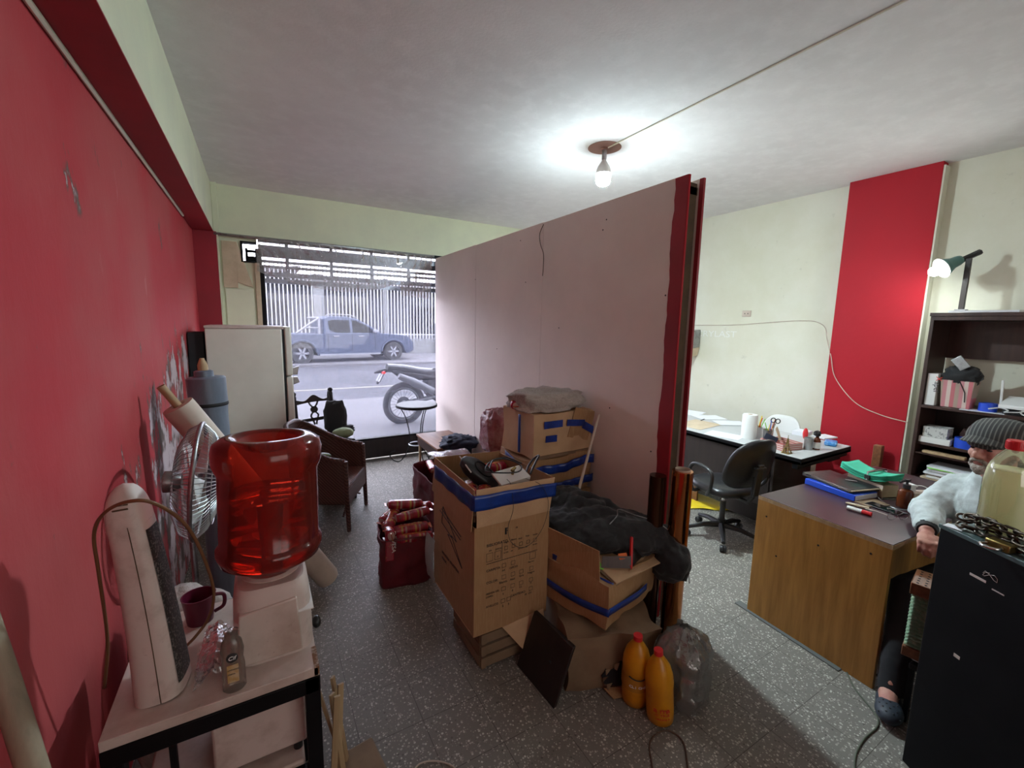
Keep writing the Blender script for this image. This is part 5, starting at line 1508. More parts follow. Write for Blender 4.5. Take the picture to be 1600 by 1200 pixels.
MB().lathe([(.017, .0), (.017, .223), (.020, .223), (.020, .0)], 20, close=False).build('core', 'papertan', kr)


def pen_cup(name, label, px_, py_, m_, r_, h_, pens, seed):
    p_ = at(px_, py_, Z=.75)
    t = thing(name, label, 'pen holder', (p_.x, p_.y, .75))
    MB().lathe([(.0001, 0), (r_ * .9, 0), (r_, h_), (r_ - .003, h_), (r_ * .9 - .003, .004), (.0001, .004)], 24, close=False).build('cup', m_, t)
    rnd = random.Random(seed)
    for i in range(pens):
        a = rnd.random() * 6.28; k = rnd.random()
        b0 = Vector((.4 * r_ * math.cos(a + 2), .4 * r_ * math.sin(a + 2), .006)); b1 = Vector((1.2 * r_ * math.cos(a), 1.2 * r_ * math.sin(a), h_ + .055 + .05 * k))
        o = MB().tube([b0, b1], .0038, 7).build('pen', ['blueplastic', 'ink', 'orange', 'yellow', 'white', 'redplastic', 'lightgreen'][i % 7])
        o.location = t.location
        tag(o, ['blue', 'black', 'orange', 'yellow', 'white', 'red', 'green'][i % 7] + ' pen standing in the ' + label, 'pen', 'pens in the ' + label)
    return t


pen_cup('pen_holder', 'white pen holder beside the paper towel', 1184, 682, 'white', .038, .095, 7, 3)
pen_cup('pen_holder', 'wire pen holder next to the scissors', 1199, 688, 'steel', .042, .10, 7, 5)
p_ = at(1203, 690, Z=.75)
sc = thing('scissors', 'black handled scissors sticking up from the wire pen holder', 'scissors', (p_.x, p_.y, .79), rot=(0, R(10), R(-50)))
sc.scale = (1.15, 1.15, 1.0)
MB().tube([(0, 0, .0), (.004, 0, .13)], .004, 6).tube([(.01, 0, 0), (-.002, 0, .13)], .004, 6).build('blades', 'chrome', sc)
for s_ in (-1, 1): MB().tube([(s_ * .016 + .015 * math.cos(a), 0, .155 + .02 * math.sin(a)) for a in [2 * PI * k / 18 for k in range(18)]], .004, 6, closed=True).build('handle', 'blackplastic', sc)
p_ = at(1222, 700, Z=.75)
wbk = thing('woven_box', 'red and white woven tray with papers in it on the long desk', 'tray', (p_.x + .02, p_.y + .03, .75), R(-12))
MB().ob(-.10, .12, -.11, -.10, 0, .055).ob(-.10, .12, .10, .11, 0, .055).ob(-.10, -.09, -.11, .11, 0, .055).ob(.11, .12, -.11, .11, 0, .055).ob(-.10, .12, -.11, .11, 0, .004).build('tray', 'redcheck', wbk, bevel=.002)
sheet_of('note_card', 'pale kraft card standing up in the woven tray', 'card', p_.x + .09, p_.y + .09, .845, .10, .11, R(20), 'papertan', .002, (R(70), 0))
sheet_of('note_card', 'cream card lying across the edge of the woven tray', 'card', p_.x - .0, p_.y - .01, .812, .12, .09, R(30), 'papertan', .002, (R(8), R(12)))
tag(MB().box((0, 0, 0), (.012, .10, .09)).build('navy_stapler', 'bluecloth', loc=(p_.x - .03, p_.y + .09, .80), rot=(R(20), 0, R(30)), bevel=.003), 'navy and white stapler in the back of the woven tray', 'stapler')
p_ = at(1229, 708, Z=.75)
et = thing('tower_figurine', 'small bronze lattice tower figurine in front of the woven tray', 'figurine', (p_.x, p_.y, .75))
for sx in (-1, 1):
    for sy in (-1, 1):
        MB().tube([(sx * .026, sy * .026, 0), (sx * .015, sy * .015, .03), (sx * .007, sy * .007, .07), (sx * .002, sy * .002, .125)], [.0055, .004, .003, .002], 5).build('leg', 'brass', et)
MB().ob(-.017, .017, -.017, .017, .032, .037).ob(-.010, .010, -.010, .010, .066, .071).ob(-.03, .03, -.03, .03, -.0, .004).build('platforms', 'brass', et)
MB().tube([(0, 0, .12), (0, 0, .15)], .0018, 6).build('spire', 'brass', et)
p_ = at(1262, 702, Z=.75)
tcn = thing('metal_can', 'plain grey metal can on the long desk left of the dark bottle', 'can', (p_.x, p_.y, .75))
MB().lathe([(.0001, 0), (.032, 0), (.033, .1), (.031, .1), (.030, .004), (.0001, .004)], 24, close=False).build('can', 'galv', tcn)
p_ = at(1275, 702, Z=.75)
db = thing('dark_bottle', 'small dark bottle with a white label and crumpled black top', 'bottle', (p_.x, p_.y, .75))
MB().lathe([(.0001, 0), (.027, 0), (.028, .07), (.022, .09), (.012, .10), (.012, .115), (.0001, .115)], 24).build('glass_body', 'amber', db)
MB().lathe([(.0285, .012), (.0285, .065)], 24, close=False).build('label_band', 'white', db)
blob_mb((-.008, 0, .135), (.03, .026, .022), .5, 4, 3, 20).build('black_top', 'blackplastic', db)
p_ = at(1258, 682, Z=.77)
tag(MB().ell((0, 0, .045), (.018, .022, .055)).build('glasses_case', 'redplastic', loc=(p_.x, p_.y, .75), rot=(R(0), 0, 0)), 'small red upright case behind the metal can', 'case')
p_ = at(1298, 694, Z=.76)
tag(MB().box((0, 0, .02), (.11, .09, .04)).build('blue_tissue_pack', mat('blue_soft_pack', (.04, .20, .50), .35, n=(30, (.2, .4, .65), .5, .6)), loc=(p_.x, p_.y, .7515), rot=(0, 0, R(20)), bevel=.012), 'crinkled blue soft pack at the near end of the long desk', 'pack')
p_ = at(1287, 684, Z=.76)
sheet_of('note_pad', 'pink and white note sheets behind the blue soft pack', 'note pad', p_.x + .06, p_.y + .02, .752, .18, .12, R(-10), 'paper', .012, (0, 0))
p_ = at(1251, 676, Z=.77)
sheet_of('note_pad', 'white note pad between the shell chair and woven tray', 'note pad', p_.x + .03, p_.y, .7505, .16, .12, R(8), 'paper', .035)

# white shell chair behind the long desk
p_ = at(1219, 660, X=4.55)
wc = thing('shell_chair', 'white moulded shell chair behind the long desk', 'chair', (4.56, p_.y, 0), R(0))


def shellf(u, v):
    a = (u - .5) * 2
    # v: 0 front lip .. .5 crease .. 1 top
    if v < .5:
        q = v / .5; x_ = -.42 + .40 * q; z_ = .46 - .02 * math.sin(q * 3) + .05 * a * a
        w_ = .21
    else:
        q = (v - .5) / .5; x_ = -.02 + .10 * q; z_ = .45 + .42 * q - .085 * a ** 4 * q
        w_ = .225 - .055 * q ** 2
        x_ -= .05 * a * a
    return Vector((x_, a * w_, z_))


MB().grid(shellf, 20, 28).build('shell', 'seat_shell', wc, solid=.008, smooth=180)
for (a, b) in ((-.36, -.17), (-.36, .17), (.02, -.17), (.02, .17)):
    MB().tube([(-.18 + (a + .18) * .6, b * .6, .43), (a, b, 0)], [.014, .010], 10).build('leg', 'rawwood', wc)

# swivel chair
oc = thing('office_chair', 'black swivel office chair with armrests in front of the long desk', 'office chair', (3.28, 2.06, 0), R(0))
for k in range(5):
    a = R(-70 + 72 * k)
    d_ = Vector((math.cos(a), math.sin(a), 0))
    lg_ = MB().tube([d_ * .03 + Vector((0, 0, .11)), d_ * .15 + Vector((0, 0, .105)), d_ * .275 + Vector((0, 0, .075))], [.026, .021, .015], 8).build('base_arm', 'blackplastic', oc)
    t_ = Vector((-d_.y, d_.x, 0))
    cs_ = MB()
    e_ = Euler((PI / 2, 0, a))
    cs_.lathe([(.0001, -.024), (.022, -.024), (.027, -.018), (.027, -.004), (.022, -.002), (.022, .002), (.027, .004), (.027, .018), (.022, .024), (.0001, .024)], 18, d_ * .275 + Vector((0, 0, .028)), e_)
    cs_.build('caster', 'blackplastic', oc)
MB().cyl((0, 0, .09), .03, .07, 16).cyl((0, 0, .15), .022, .17, 16).build('gas_column', 'blackplastic', oc)
MB().cyl((0, 0, .30), .014, .10, 16).build('chrome_rod', 'chrome', oc)
fo = Vector((.20, .98, 0)).normalized(); so = Vector((-fo.y, fo.x, 0))
rot_oc = math.atan2(fo.y, fo.x)
MB().box((0, 0, .40), (.20, .16, .035)).tube([(-.08, 0, .40), (-.24, 0, .40), (-.275, 0, .46), (-.285, 0, .62)], .018, 8).build('mechanism', 'blackplastic', oc, rot=(0, 0, rot_oc), bevel=.004)
st = MB(); vs = []; fs = []; NN = 40
for (k_, z_) in [(.90, .415), (1.0, .43), (1.02, .45), (.97, .475), (.80, .487), (.4, .488), (.01, .486)]:
    for i in range(NN):
        x_, y_ = sq(2 * PI * i / NN, .22 * k_, .225 * k_, 3.2); vs.append((x_ + .02, y_, z_))
for j in range(6):
    for i in range(NN):
        l = (i + 1) % NN; fs.append((j * NN + i, j * NN + l, (j + 1) * NN + l, (j + 1) * NN + i))
fs.append(tuple(range(NN - 1, -1, -1)))
st.add(vs, fs).build('seat', 'blackleather', oc, rot=(0, 0, rot_oc), smooth=180)
bk = MB(); vs = []; fs = []


def backp(u, th, k_):
    x_, z_ = sq(u, .232 * k_, .21 * k_, 2.7)
    return Vector((-.265 - .0 + th - .10 * (x_ * x_) / .04 * -.35 - .06 * (z_ / .2), x_ * (1.0 - .12 * z_ / .2), .715 + z_))


prof_ = [(-.022, .01), (-.022, .6), (-.018, .93), (-.006, 1.0), (.010, 1.0), (.020, .93), (.024, .6), (.026, .01)]
for (t_, k_) in prof_:
    for i in range(NN): vs.append(backp(2 * PI * i / NN, t_, k_))
for j in range(len(prof_) - 1):
    for i in range(NN):
        l = (i + 1) % NN; fs.append((j * NN + i, j * NN + l, (j + 1) * NN + l, (j + 1) * NN + i))
bk.add(vs, fs).build('backrest', 'blackleather', oc, rot=(0, 0, rot_oc), smooth=180)
MB().box((-.305, 0, .60), (.022, .055, .26), (0, R(-6), 0)).box((-.315, 0, .70), (.03, .10, .02), (0, R(-6), 0)).build('back_bracket', 'blackplastic', oc, rot=(0, 0, rot_oc), bevel=.006)
for s_ in (-1, 1):
    MB().tube(curve_pts([(.06, s_ * .20, .42), (.06, s_ * .275, .43), (.10, s_ * .285, .56), (.06, s_ * .285, .645), (-.05, s_ * .285, .655), (-.14, s_ * .285, .62), (-.13, s_ * .28, .50), (-.06, s_ * .24, .42)], 6), .015, 8).build('armrest', 'blackplastic', oc, rot=(0, 0, rot_oc), smooth=180)

# yellow sheet and brown board on the floor behind the swivel chair
tag(MB().grid(lambda u, v: Vector((3.52 + .40 * u, 2.55 + .75 * v - .3 * u, .006 + .012 * math.sin(u * 6 + v * 4) ** 2)), 12, 12).build('yellow_sheet', 'yellow', solid=.002, smooth=180), 'bright yellow plastic sheet lying under the long desk', 'plastic sheet')
tag(bx(3.72, 3.74, 2.62, 3.3, .0, .24).build('brown_board', 'benchwood'), 'light brown board standing on edge under the long desk', 'board')
tag(bx(4.60, 4.66, 1.50, 1.56, 0, .76).build('wooden_post', 'redwood', bevel=.004), 'short brown wooden post in front of the red pillar', 'post')

# ------------------------------------------------------------------ wooden desk
dk = thing('wooden_desk', 'oak sided desk with a dark maroon top in the right foreground', 'desk', (2.512, .725, 0), R(-3.6))
DL, DD = 1.36, .66
MB().ob(-.0, .024, 0, DD, .0, .728).build('end_panel', 'wooddesk', dk, bevel=.0015)
MB().ob(0, DL, 0, DD, .728, .7485).build('desktop_core', 'rawwood', dk)
MB().ob(.002, DL, .002, DD - .002, .7485, .752).build('desktop', 'desktop', dk, bevel=.001)
MB().ob(DL - .024, DL, 0, DD, 0, .728).build('end_panel', 'wooddesk', dk)
MB().ob(.50, .95, .22, .60, .25, .72).build('drawer_block', 'wooddesk', dk)
MB().ob(.024, DL - .024, DD - .03, DD - .012, .30, .728).build('modesty_panel', 'wooddesk', dk)
for (y_, z_) in ((.62, .66), (.54, .45), (.33, .62), (.10, .69)):
    MB().cyl((-.0012, y_ - .02, z_ - .02), .0055, .002, 10, (0, PI / 2, 0)).build('screw_hole', 'blackmat', dk)
fs_ = bx(0, .02, 0, .60, 0, .006).build('floor_strip', mat('grey_rubber', (.10, .105, .10), .7)); fs_.location = (2.49, .86, 0); fs_.rotation_euler = (0, 0, R(-5)); fs_.scale = (2.6, 1, 1)
tag(fs_, 'grey rubber strip on the floor under the oak desk side', 'strip')
tag(blob_mb((2.665, .745, .14), (.06, .045, .135), .25, 3, 4, 30, 2.4, flat=.003, ridged=True).build('white_carrier_bag', mat('white_bag_plastic', (.62, .62, .62), .35), smooth=180), 'white carrier bag standing by the near corner of the oak desk', 'bag')
DZ = .753


def on_desk(px_, py_, z=DZ): q = at(px_, py_, Z=z); return q


# folders
p_ = on_desk(1318, 765)
fo1 = thing('blue_file', 'thick blue file box under the black folder on the oak desk', 'file', (3.085, 1.185, DZ), R(-101))
MB().ob(-.15, .15, -.10, .10, 0, .036).build('cover', 'blueplastic', fo1, bevel=.003)
MB().ob(-.148, .152, -.094, .094, .004, .032).build('pages', 'paper', fo1)
fo2 = thing('black_folder', 'worn black folder stuffed with papers on the blue file', 'folder', (3.125, 1.205, DZ + .037), R(-107))
MB().ob(-.16, .16, -.115, .115, 0, .012).ob(-.16, .16, -.115, .112, .018, .022).build('cover', 'blackleather', fo2, bevel=.003)
MB().ob(-.10, .168, -.11, .10, .012, .018).build('papers', 'papertan', fo2)
p_ = on_desk(1352, 778)
sheet_of('dark_envelope', 'dark brown envelope slipping out beside the black folder', 'envelope', 3.02, 1.00, DZ, .15, .10, R(-20), 'carddark', .006)
p_ = on_desk(1330, 752, .815)
tag(MB().tube([(-.03, 0, 0), (0, .004, .0), (.03, .0, 0)], .003, 6).tube([(-.03, .012, 0), (.03, .014, 0)], .003, 6).build('metal_tweezers', 'chrome', loc=(p_.x, p_.y, DZ + .064), rot=(0, 0, R(-60))), 'small metal tweezers lying on the black folder', 'tweezers')
# cream box with green papers
p_ = on_desk(1362, 768)
cbx_ = thing('cream_box', 'cream card box carrying the green paper pads', 'box', (3.27, 1.09, DZ), R(-112))
MB().ob(-.115, .115, -.055, .055, 0, .075).build('box_body', 'papertan', cbx_, bevel=.003)
MB().ob(-.114, .116, -.056, -.05, .055, .0755).build('lid_edge', 'creamroll', cbx_)
gp = thing('green_paper_pad', 'curled green paper pads bound by a rubber cuff', 'paper pad', (3.265, 1.10, DZ + .079), R(-108))
gp.scale = (1.1, 1.1, 1.35)
for k in range(4):
    MB().grid(lambda u, v, k=k: Vector((-.13 + .25 * u + .004 * k, -.062 + .124 * v - .003 * k, .003 + .0085 * k + .020 * (2 * u - 1) ** 2 + .003 * math.sin(v * 5 + k))), 14, 8).build('pad', 'greenpaper', gp, smooth=180, solid=.007)
MB().tube([(.035, -.068, .005), (.034, -.066, .040), (.032, 0, .046), (.030, .064, .042), (.03, .068, .01)], .007, 8).build('clip', 'chrome', gp)
MB().box((.035, -.068, .018), (.03, .012, .022)).build('binder_clip', 'blackplastic', gp, bevel=.003)
# bottles and electrics
p_ = on_desk(1412, 792)
ab = thing('amber_spray_bottle', 'amber pump bottle with a black head on the oak desk', 'bottle', (p_.x, p_.y, DZ))
MB().lathe([(.0001, 0), (.034, 0), (.036, .005), (.036, .085), (.030, .10), (.014, .108), (.014, .118), (.0001, .118)], 28).build('bottle_body', 'amber', ab)
MB().cyl((0, 0, .112), .018, .022, 20).cyl((0, 0, .13), .006, .03, 10).tube([(.0, 0, .158), (-.03, .012, .156), (-.045, .018, .148)], .006, 8).box((0, 0, .158), (.03, .02, .012)).build('pump', 'blackplastic', ab)
p_ = on_desk(1386, 778)
tag(MB().tube([(0, 0, .055), (.10, -.06, .03)], .010, 8).build('pink_marker', mat('pink_plastic', (.65, .20, .22), .4), loc=(p_.x + .06, p_.y + .07, DZ + .01)), 'pink marker lying behind the amber bottle', 'marker')
p_ = on_desk(1437, 778)
ps = thing('power_strip', 'cream power strip lying at the back of the oak desk', 'power strip', (p_.x + .05, p_.y - .0, DZ), R(-24))
MB().ob(-.13, .13, -.028, .028, 0, .032).build('body', 'creamroll', ps, bevel=.004)
for k in range(4): MB().cyl((-.03 + k * .045, 0, .032), .016, .0015, 18).build('socket', 'offwhite', ps)
ch_ = thing('charger', 'white cube charger plugged into the cream power strip', 'charger', (p_.x - .03, p_.y + .045, DZ + .034), R(-24))
MB().ob(-.022, .022, -.022, .022, 0, .045).build('body', 'white', ch_, bevel=.004)
MB().tube([(.02, 0, .028), (.05, 0, .028)], .007, 8).build('plug', 'white', ch_)
cable('white_cable', [Vector((p_.x, p_.y + .045, DZ + .06)), Vector((p_.x + .06, p_.y + .01, DZ + .06)), Vector((p_.x + .09, p_.y - .04, DZ + .03)), Vector((p_.x + .08, p_.y - .10, DZ + .006))], .0025, 'white', 'white usb cable bending out of the cube charger', 'cable')
p_ = on_desk(1432, 790)
cable('green_cable', [Vector((p_.x + .06 * math.cos(a) * 1.2, p_.y + .035 * math.sin(a), DZ + .004 + .004 * (a > 3))) for a in [R(40 * k) for k in range(14)]], .0042, 'lightgreen', 'bright green cable coiled by the power strip', 'cable', n=5)
cable('grey_cable', [on_desk(1350, 745, .82), on_desk(1362, 762, .80), on_desk(1375, 780), on_desk(1400, 795), on_desk(1436, 797)], .003, 'galv', 'grey cable running from the green pads past the amber bottle', 'cable')
tag(MB().tube([(0, 0, 0), (.12, .0, 0)], .003, 6).build('orange_handled_pen', 'steel', loc=on_desk(1378, 779), rot=(0, 0, R(-35))), 'steel pen beside the grey cable on the oak desk', 'pen')
p_ = on_desk(1385, 803)
ph = thing('smartphone', 'black smartphone lying face up on the oak desk', 'phone', (2.99, .925, DZ), R(-98))
MB().ob(-.082, .082, -.038, .038, 0, .008).build('body', 'blackplastic', ph, bevel=.003)
MB().ob(-.078, .078, -.034, .034, .008, .0085).build('screen', mat('phone_glass', (.01, .01, .012), .05), ph)
p_ = on_desk(1412, 812)
gl = thing('eyeglasses', 'wire framed eyeglasses lying beside the smartphone', 'eyeglasses', (2.875, .83, DZ + .001), R(-26))
for s_ in (-1, 1):
    MB().tube([(s_ * .034 + .026 * math.cos(a), -.0, .020 + .019 * math.sin(a)) for a in [2 * PI * k / 24 for k in range(24)]], .0016, 6, closed=True).build('rim', 'chrome', gl)
    MB().tube([(s_ * .062, 0, .028), (s_ * .068, .06, .024), (s_ * .066, .125, .008)], .0018, 6).build('temple', 'creamroll' if s_ < 0 else 'chrome', gl)
MB().tube([(-.009, 0, .024), (0, -.002, .028), (.009, 0, .024)], .0015, 6).build('bridge', 'chrome', gl)
p_ = on_desk(1342, 801)
mk = thing('red_marker', 'red and white marker lying at the middle of the oak desk', 'marker', (p_.x, p_.y, DZ + .011), R(-86))
MB().lathe([(.0001, -.055), (.010, -.055), (.011, -.05), (.011, .012)], 16, rot=(0, R(90), 0)).build('barrel', 'white', mk)
MB().lathe([(.0115, .012), (.0118, .055), (.0001, .058)], 16, rot=(0, R(90), 0)).build('cap', 'redplastic', mk)
p_ = on_desk(1343, 793)
tag(MB().lathe([(.004, -.055), (.0075, -.045), (.0075, .05), (.0001, .052)], 12, rot=(0, R(90), 0)).build('glue_stick', 'papertan', loc=(p_.x, p_.y + .01, DZ + .0076), rot=(0, 0, R(-77))), 'thin cream lipstick sized tube just behind the red marker', 'tube')

# ------------------------------------------------------------------ wall details
tx_ = text_part('CRYLAST', .105, 'chalk', None, (XR - .001, 3.60, 1.640), frame((0, -1, 0), (0, 0, 1)), 'wall_lettering', .0004, sx=1.25)
tag(tx_, 'faint white capital letters painted on the cream wall below the strung cable', 'lettering')
so_ = thing('wall_socket', 'small cream twin socket on the right wall', 'socket', (XR, 2.957, 1.915))
MB().ob(-.010, 0, -.05, .05, -.035, .035).build('plate', 'creamroll', so_, bevel=.003)
for s_ in (-.018, .018): MB().cyl((-.0115, s_, 0), .006, .002, 10, (0, PI / 2, 0)).build('socket_hole', 'blackmat', so_)
wl = XR - .006
cable('wall_cable', [Vector((wl, 4.2, 1.76)), at(1080, 508, X=wl), at(1140, 508, X=wl), at(1200, 504, X=wl), at(1250, 501, X=wl), at(1275, 503, X=wl), at(1289, 512, X=wl), at(1292, 530, X=wl), Vector((XR - .108, 2.02, 1.50)), at(1305, 590, X=XR - .108), at(1335, 628, X=XR - .108), at(1375, 648, X=XR - .108), at(1418, 660, X=XR - .108)], .0035, 'creamroll', 'thin cable strung along the right wall and drooping across the red pillar', 'cable')
p_ = at(1080, 530, X=4.70)
ws = thing('wall_speaker', 'small grey speaker hung on the right wall beyond the partition', 'speaker', (4.72, p_.y + .03, p_.z))
MB().hexa([(-.10, -.07, -.12), (.10, -.07, -.10), (.10, .12, -.10), (-.10, .12, -.12), (-.06, -.07, .10), (.10, -.07, .12), (.10, .12, .12), (-.06, .12, .10)]).build('cabinet', 'steel', ws, bevel=.006)
MB().hexa([(-.07, -.05, -.24), (.10, -.05, -.20), (.10, .10, -.20), (-.07, .10, -.24), (-.10, -.07, -.121), (.10, -.07, -.101), (.10, .12, -.101), (-.10, .12, -.121)]).build('bracket', 'papertan', ws)
p_ = at(1438, 640, X=4.60)

# ------------------------------------------------------------------ shelf unit
SX0, SX1, SY0, SY1 = 4.43, 4.80, .18, 1.262
su = thing('shelf_unit', 'dark wooden open shelf unit against the right wall', 'shelf unit', (4.43, .18, 0))
D_ = SX1 - SX0; L = SY1 - SY0
MB().ob(0, D_, L - .022, L, 0, 1.885).build('side_panel', 'darkwood', su, bevel=.002)
MB().ob(0, D_, 0, .022, 0, 1.885).build('side_panel', 'darkwood', su, bevel=.002)
MB().ob(-.008, D_, -.005, L + .005, 1.865, 1.892).ob(-.002, D_, 0, L, 1.835, 1.865).build('top_panel', 'darkwood', su, bevel=.002)
for z_ in (1.165, .87, .585, .30, .06):
    MB().ob(0 if z_ > 1 else .03, D_, .022, L - .022, z_, z_ + .022).build('shelf', 'darkwood', su, bevel=.002)
MB().ob(D_ - .012, D_ - .004, .022, L - .022, 1.545, 1.835).build('upper_back_panel', 'darkwood', su)
MB().ob(D_ - .012, D_ - .004, .022, L - .022, .06, 1.165).build('lower_back_panel', 'blackwood', su)
# on the top
for i, (a, b, w_, d_, rz_, l_) in enumerate([(4.60, .98, .25, .42, .1, 'white magazine lying on top of the shelf unit by the lamp'), (4.60, .62, .27, .50, -.12, 'grey and white newspaper lying on top of the shelf unit')]):
    sheet_of('magazine', l_, 'magazine', a, b, 1.894 + .0 * i, w_, d_, rz_, ['paper', 'sack'][i], .014)
tag(blob_mb((4.56, .42, 1.93), (.10, .17, .022), .3, 3, 3, 24, 2, flat=1.8945).build('folded_white_bag', 'sack', smooth=180), 'crumpled white bag on the shelf unit top', 'bag')
# clip lamp
lp = thing('clip_lamp', 'black clip lamp with a lit bulb on top of the shelf unit', 'lamp', (4.58, 1.14, 1.908))
PB = at(1460, 424, X=4.46) - Vector((4.58, 1.14, 1.908))
PT = at(1502, 405, X=4.58) - Vector((4.58, 1.14, 1.908))
PE = at(1528, 400, X=4.66) - Vector((4.58, 1.14, 1.908))
MB().box((0, 0, .006), (.07, .06, .012)).build('foot', 'steel', lp)
MB().box((0, 0, PT.z / 2), (.030, .030, PT.z)).build('post', 'blackwood', lp, bevel=.002)
dirb = (PB - PT).normalized()
q0 = PT + Vector((0, 0, -.01))
MB().tube([q0 + dirb * .03, q0 - dirb * .13], .021, 6).build('arm', 'blackplastic', lp)
qm = dirb.to_track_quat('Z', 'Y').to_euler()
c0 = PB - dirb * .03
MB().lathe([(.030, -.15), (.036, -.13), (.040, -.09), (.056, -.055), (.075, -.02)], 28, c0, qm, close=False).build('reflector', mat('green_grey_reflector', (.10, .22, .20), .4), lp, solid=.003)
MB().lathe([(.073, -.021), (.077, -.021), (.077, -.016), (.073, -.016)], 28, c0, qm).build('reflector_rim', 'white', lp)
MB().lathe([(.018, -.11), (.020, -.06)], 20, c0, qm).build('lamp_holder', 'white', lp)
M['glow2'] = mat('lit_round_bulb', (1, 1, 1), .3, emis=((.90, 1.0, .97), 300))
_nt = M['glow2'].node_tree; _g = _nt.nodes.new('ShaderNodeNewGeometry')
_d = ND(_nt, 'ShaderNodeVectorMath', operation='DOT_PRODUCT'); _d.inputs[1].default_value = (-.80, .15, -.58)
_m = ND(_nt, 'ShaderNodeMapRange'); _m.inputs[1].default_value = -.1; _m.inputs[2].default_value = 1.0; _m.inputs[3].default_value = 18; _m.inputs[4].default_value = 820
_nt.links.new(_g.outputs['Normal'], _d.inputs[0]); _nt.links.new(_d.outputs['Value'], _m.inputs[0]); _nt.links.new(_m.outputs[0], _nt.nodes['Principled BSDF'].inputs['Emission Strength'])
MB().ell(tuple(PB), (.036, .036, .036), None, 24, 16).build('bulb', 'glow2', lp)
# shelf contents: upper compartment z 1.187
z1 = 1.1875
bk_ = thing('upright_box', 'white spined box with red lettering at the left end of the upper shelf', 'box', (4.455, 1.205, z1))
MB().ob(0, .18, -.030, .030, 0, .245).build('box_body', 'white', bk_, bevel=.002)
text_part('X', .05, 'inkred', bk_, (-.001, -.02, .225), frame((0, 0, -1), (0, -1, 0)), 'lettering'); text_part('apel', .05, 'ink', bk_, (-.001, -.016, .185), frame((0, 0, -1), (0, -1, 0)), 'lettering')
pb = thing('striped_bag', 'pink and white striped gift bag stuffed with black cloth on the upper shelf', 'bag', (4.475, 1.075, z1), R(0))
MB().hexa([(-.0, -.085, 0), (.12, -.085, 0), (.12, .07, 0), (-.0, .07, 0), (-.015, -.10, .205), (.13, -.10, .205), (.13, .085, .205), (-.015, .085, .205)]).build('bag_body', 'pinkstripe', pb, bevel=.004)
blob_mb((.05, -.01, .235), (.07, .10, .075), .35, 3, 4, 30, 2.2, ridged=True).build('black_cloth', 'blackcloth', pb, smooth=180)
MB().box((.0, -.005, .335), (.012, .065, .10), (R(-38), 0, 0)).build('grey_handle', 'galv', pb, bevel=.004)
MB().tube([(-.016, -.02, .20), (-.016, -.055, .12), (-.012, -.06, .05)], .003, 6).build('bag_cord', 'blackmat', pb)
tag(MB().lathe([(.030, 0), (.048, 0), (.048, .06), (.030, .06), (.030, 0)], 28, close=False).build('blue_tape_roll', 'blueplastic', loc=(4.52, .905, z1)), 'roll of blue tape on the upper shelf beside the router', 'tape roll')
ro = thing('router', 'white wifi router with an upright antenna on the upper shelf', 'router', (4.53, .74, z1 + .02), R(-8))
MB().hexa([(-.07, -.12, .02), (.07, -.12, .05), (.07, .10, .05), (-.07, .10, .02), (-.07, -.12, .045), (.07, -.12, .10), (.07, .10, .10), (-.07, .10, .045)]).build('body', 'white', ro, bevel=.004)
MB().box((.0, .115, .11), (.012, .014, .20), (R(-3), 0, 0)).build('antenna', 'white', ro, bevel=.003)
MB().ob(-.05, .05, -.1, .08, -.02, .03).build('stand', 'blackmat', ro)
cable('tangled_white_cable', [Vector((4.46 + .03 * math.sin(k * 2.1), .86 - .02 * k + .03 * math.cos(k * 1.7), z1 + .012 + .014 * (math.sin(k * 1.3) + 1))) for k in range(14)], .0045, 'white', 'tangle of white cables in front of the router', 'cable')
sheet_of('paper_sheet', 'white paper hanging over the edge of the upper shelf', 'paper', 4.50, .93, z1 - .0005, .16, .22, .2, 'paper')
# second shelf z .892
z2 = .8925
b1_ = bx(0, .14, -.09, .09, 0, .045).build('white_box', 'white', bevel=.002); b1_.location = (4.46, 1.145, z2 + .0)
tag(b1_, 'flat white box on the second shelf under the patterned box', 'box')
b2_o = bx(0, .13, -.07, .07, 0, .078).build('patterned_box', mat('grey_print_box', (.55, .55, .53), .6, n=(45, (.2, .2, .2), .52, .6))); b2_o.location = (4.475, 1.15, z2 + .046)
tag(b2_o, 'white box with grey scribbled print on the second shelf', 'box')
tag(MB().lathe([(.038, 0), (.062, 0), (.062, .075), (.038, .075), (.038, 0)], 32, close=False).build('blue_tape_roll', 'blueplastic', loc=(4.52, .985, z2)), 'large roll of blue tape on the second shelf', 'tape roll')
tag(blob_mb((4.55, .82, z2 + .06), (.07, .09, .06), .2, 3, 6, 20, 2.3, flat=z2).build('orange_bundle', 'orange', smooth=180), 'orange bundle on the second shelf behind the cap', 'bundle')
tag(blob_mb((4.62, .95, z2 + .08), (.08, .10, .08), .3, 3, 7, 20, 2.3, flat=z2).build('brown_bundle', 'darkwood', smooth=180), 'dark brown bundle behind the large blue tape roll', 'bundle')
z3 = .6075
stk = [(.24, .32, 'papertan'), (.23, .30, 'white'), (.22, .34, 'sack'), (.24, .30, 'paper'), (.22, .28, 'greytop'), (.23, .33, 'paper'), (.20, .26, 'lightgreen'), (.22, .30, 'paper')]
lb_ = ['lowest tan', 'white second from the bottom', 'grey third from the bottom', 'white middle', 'light grey', 'white upper', 'thin green edged', 'topmost white']
z_ = z3
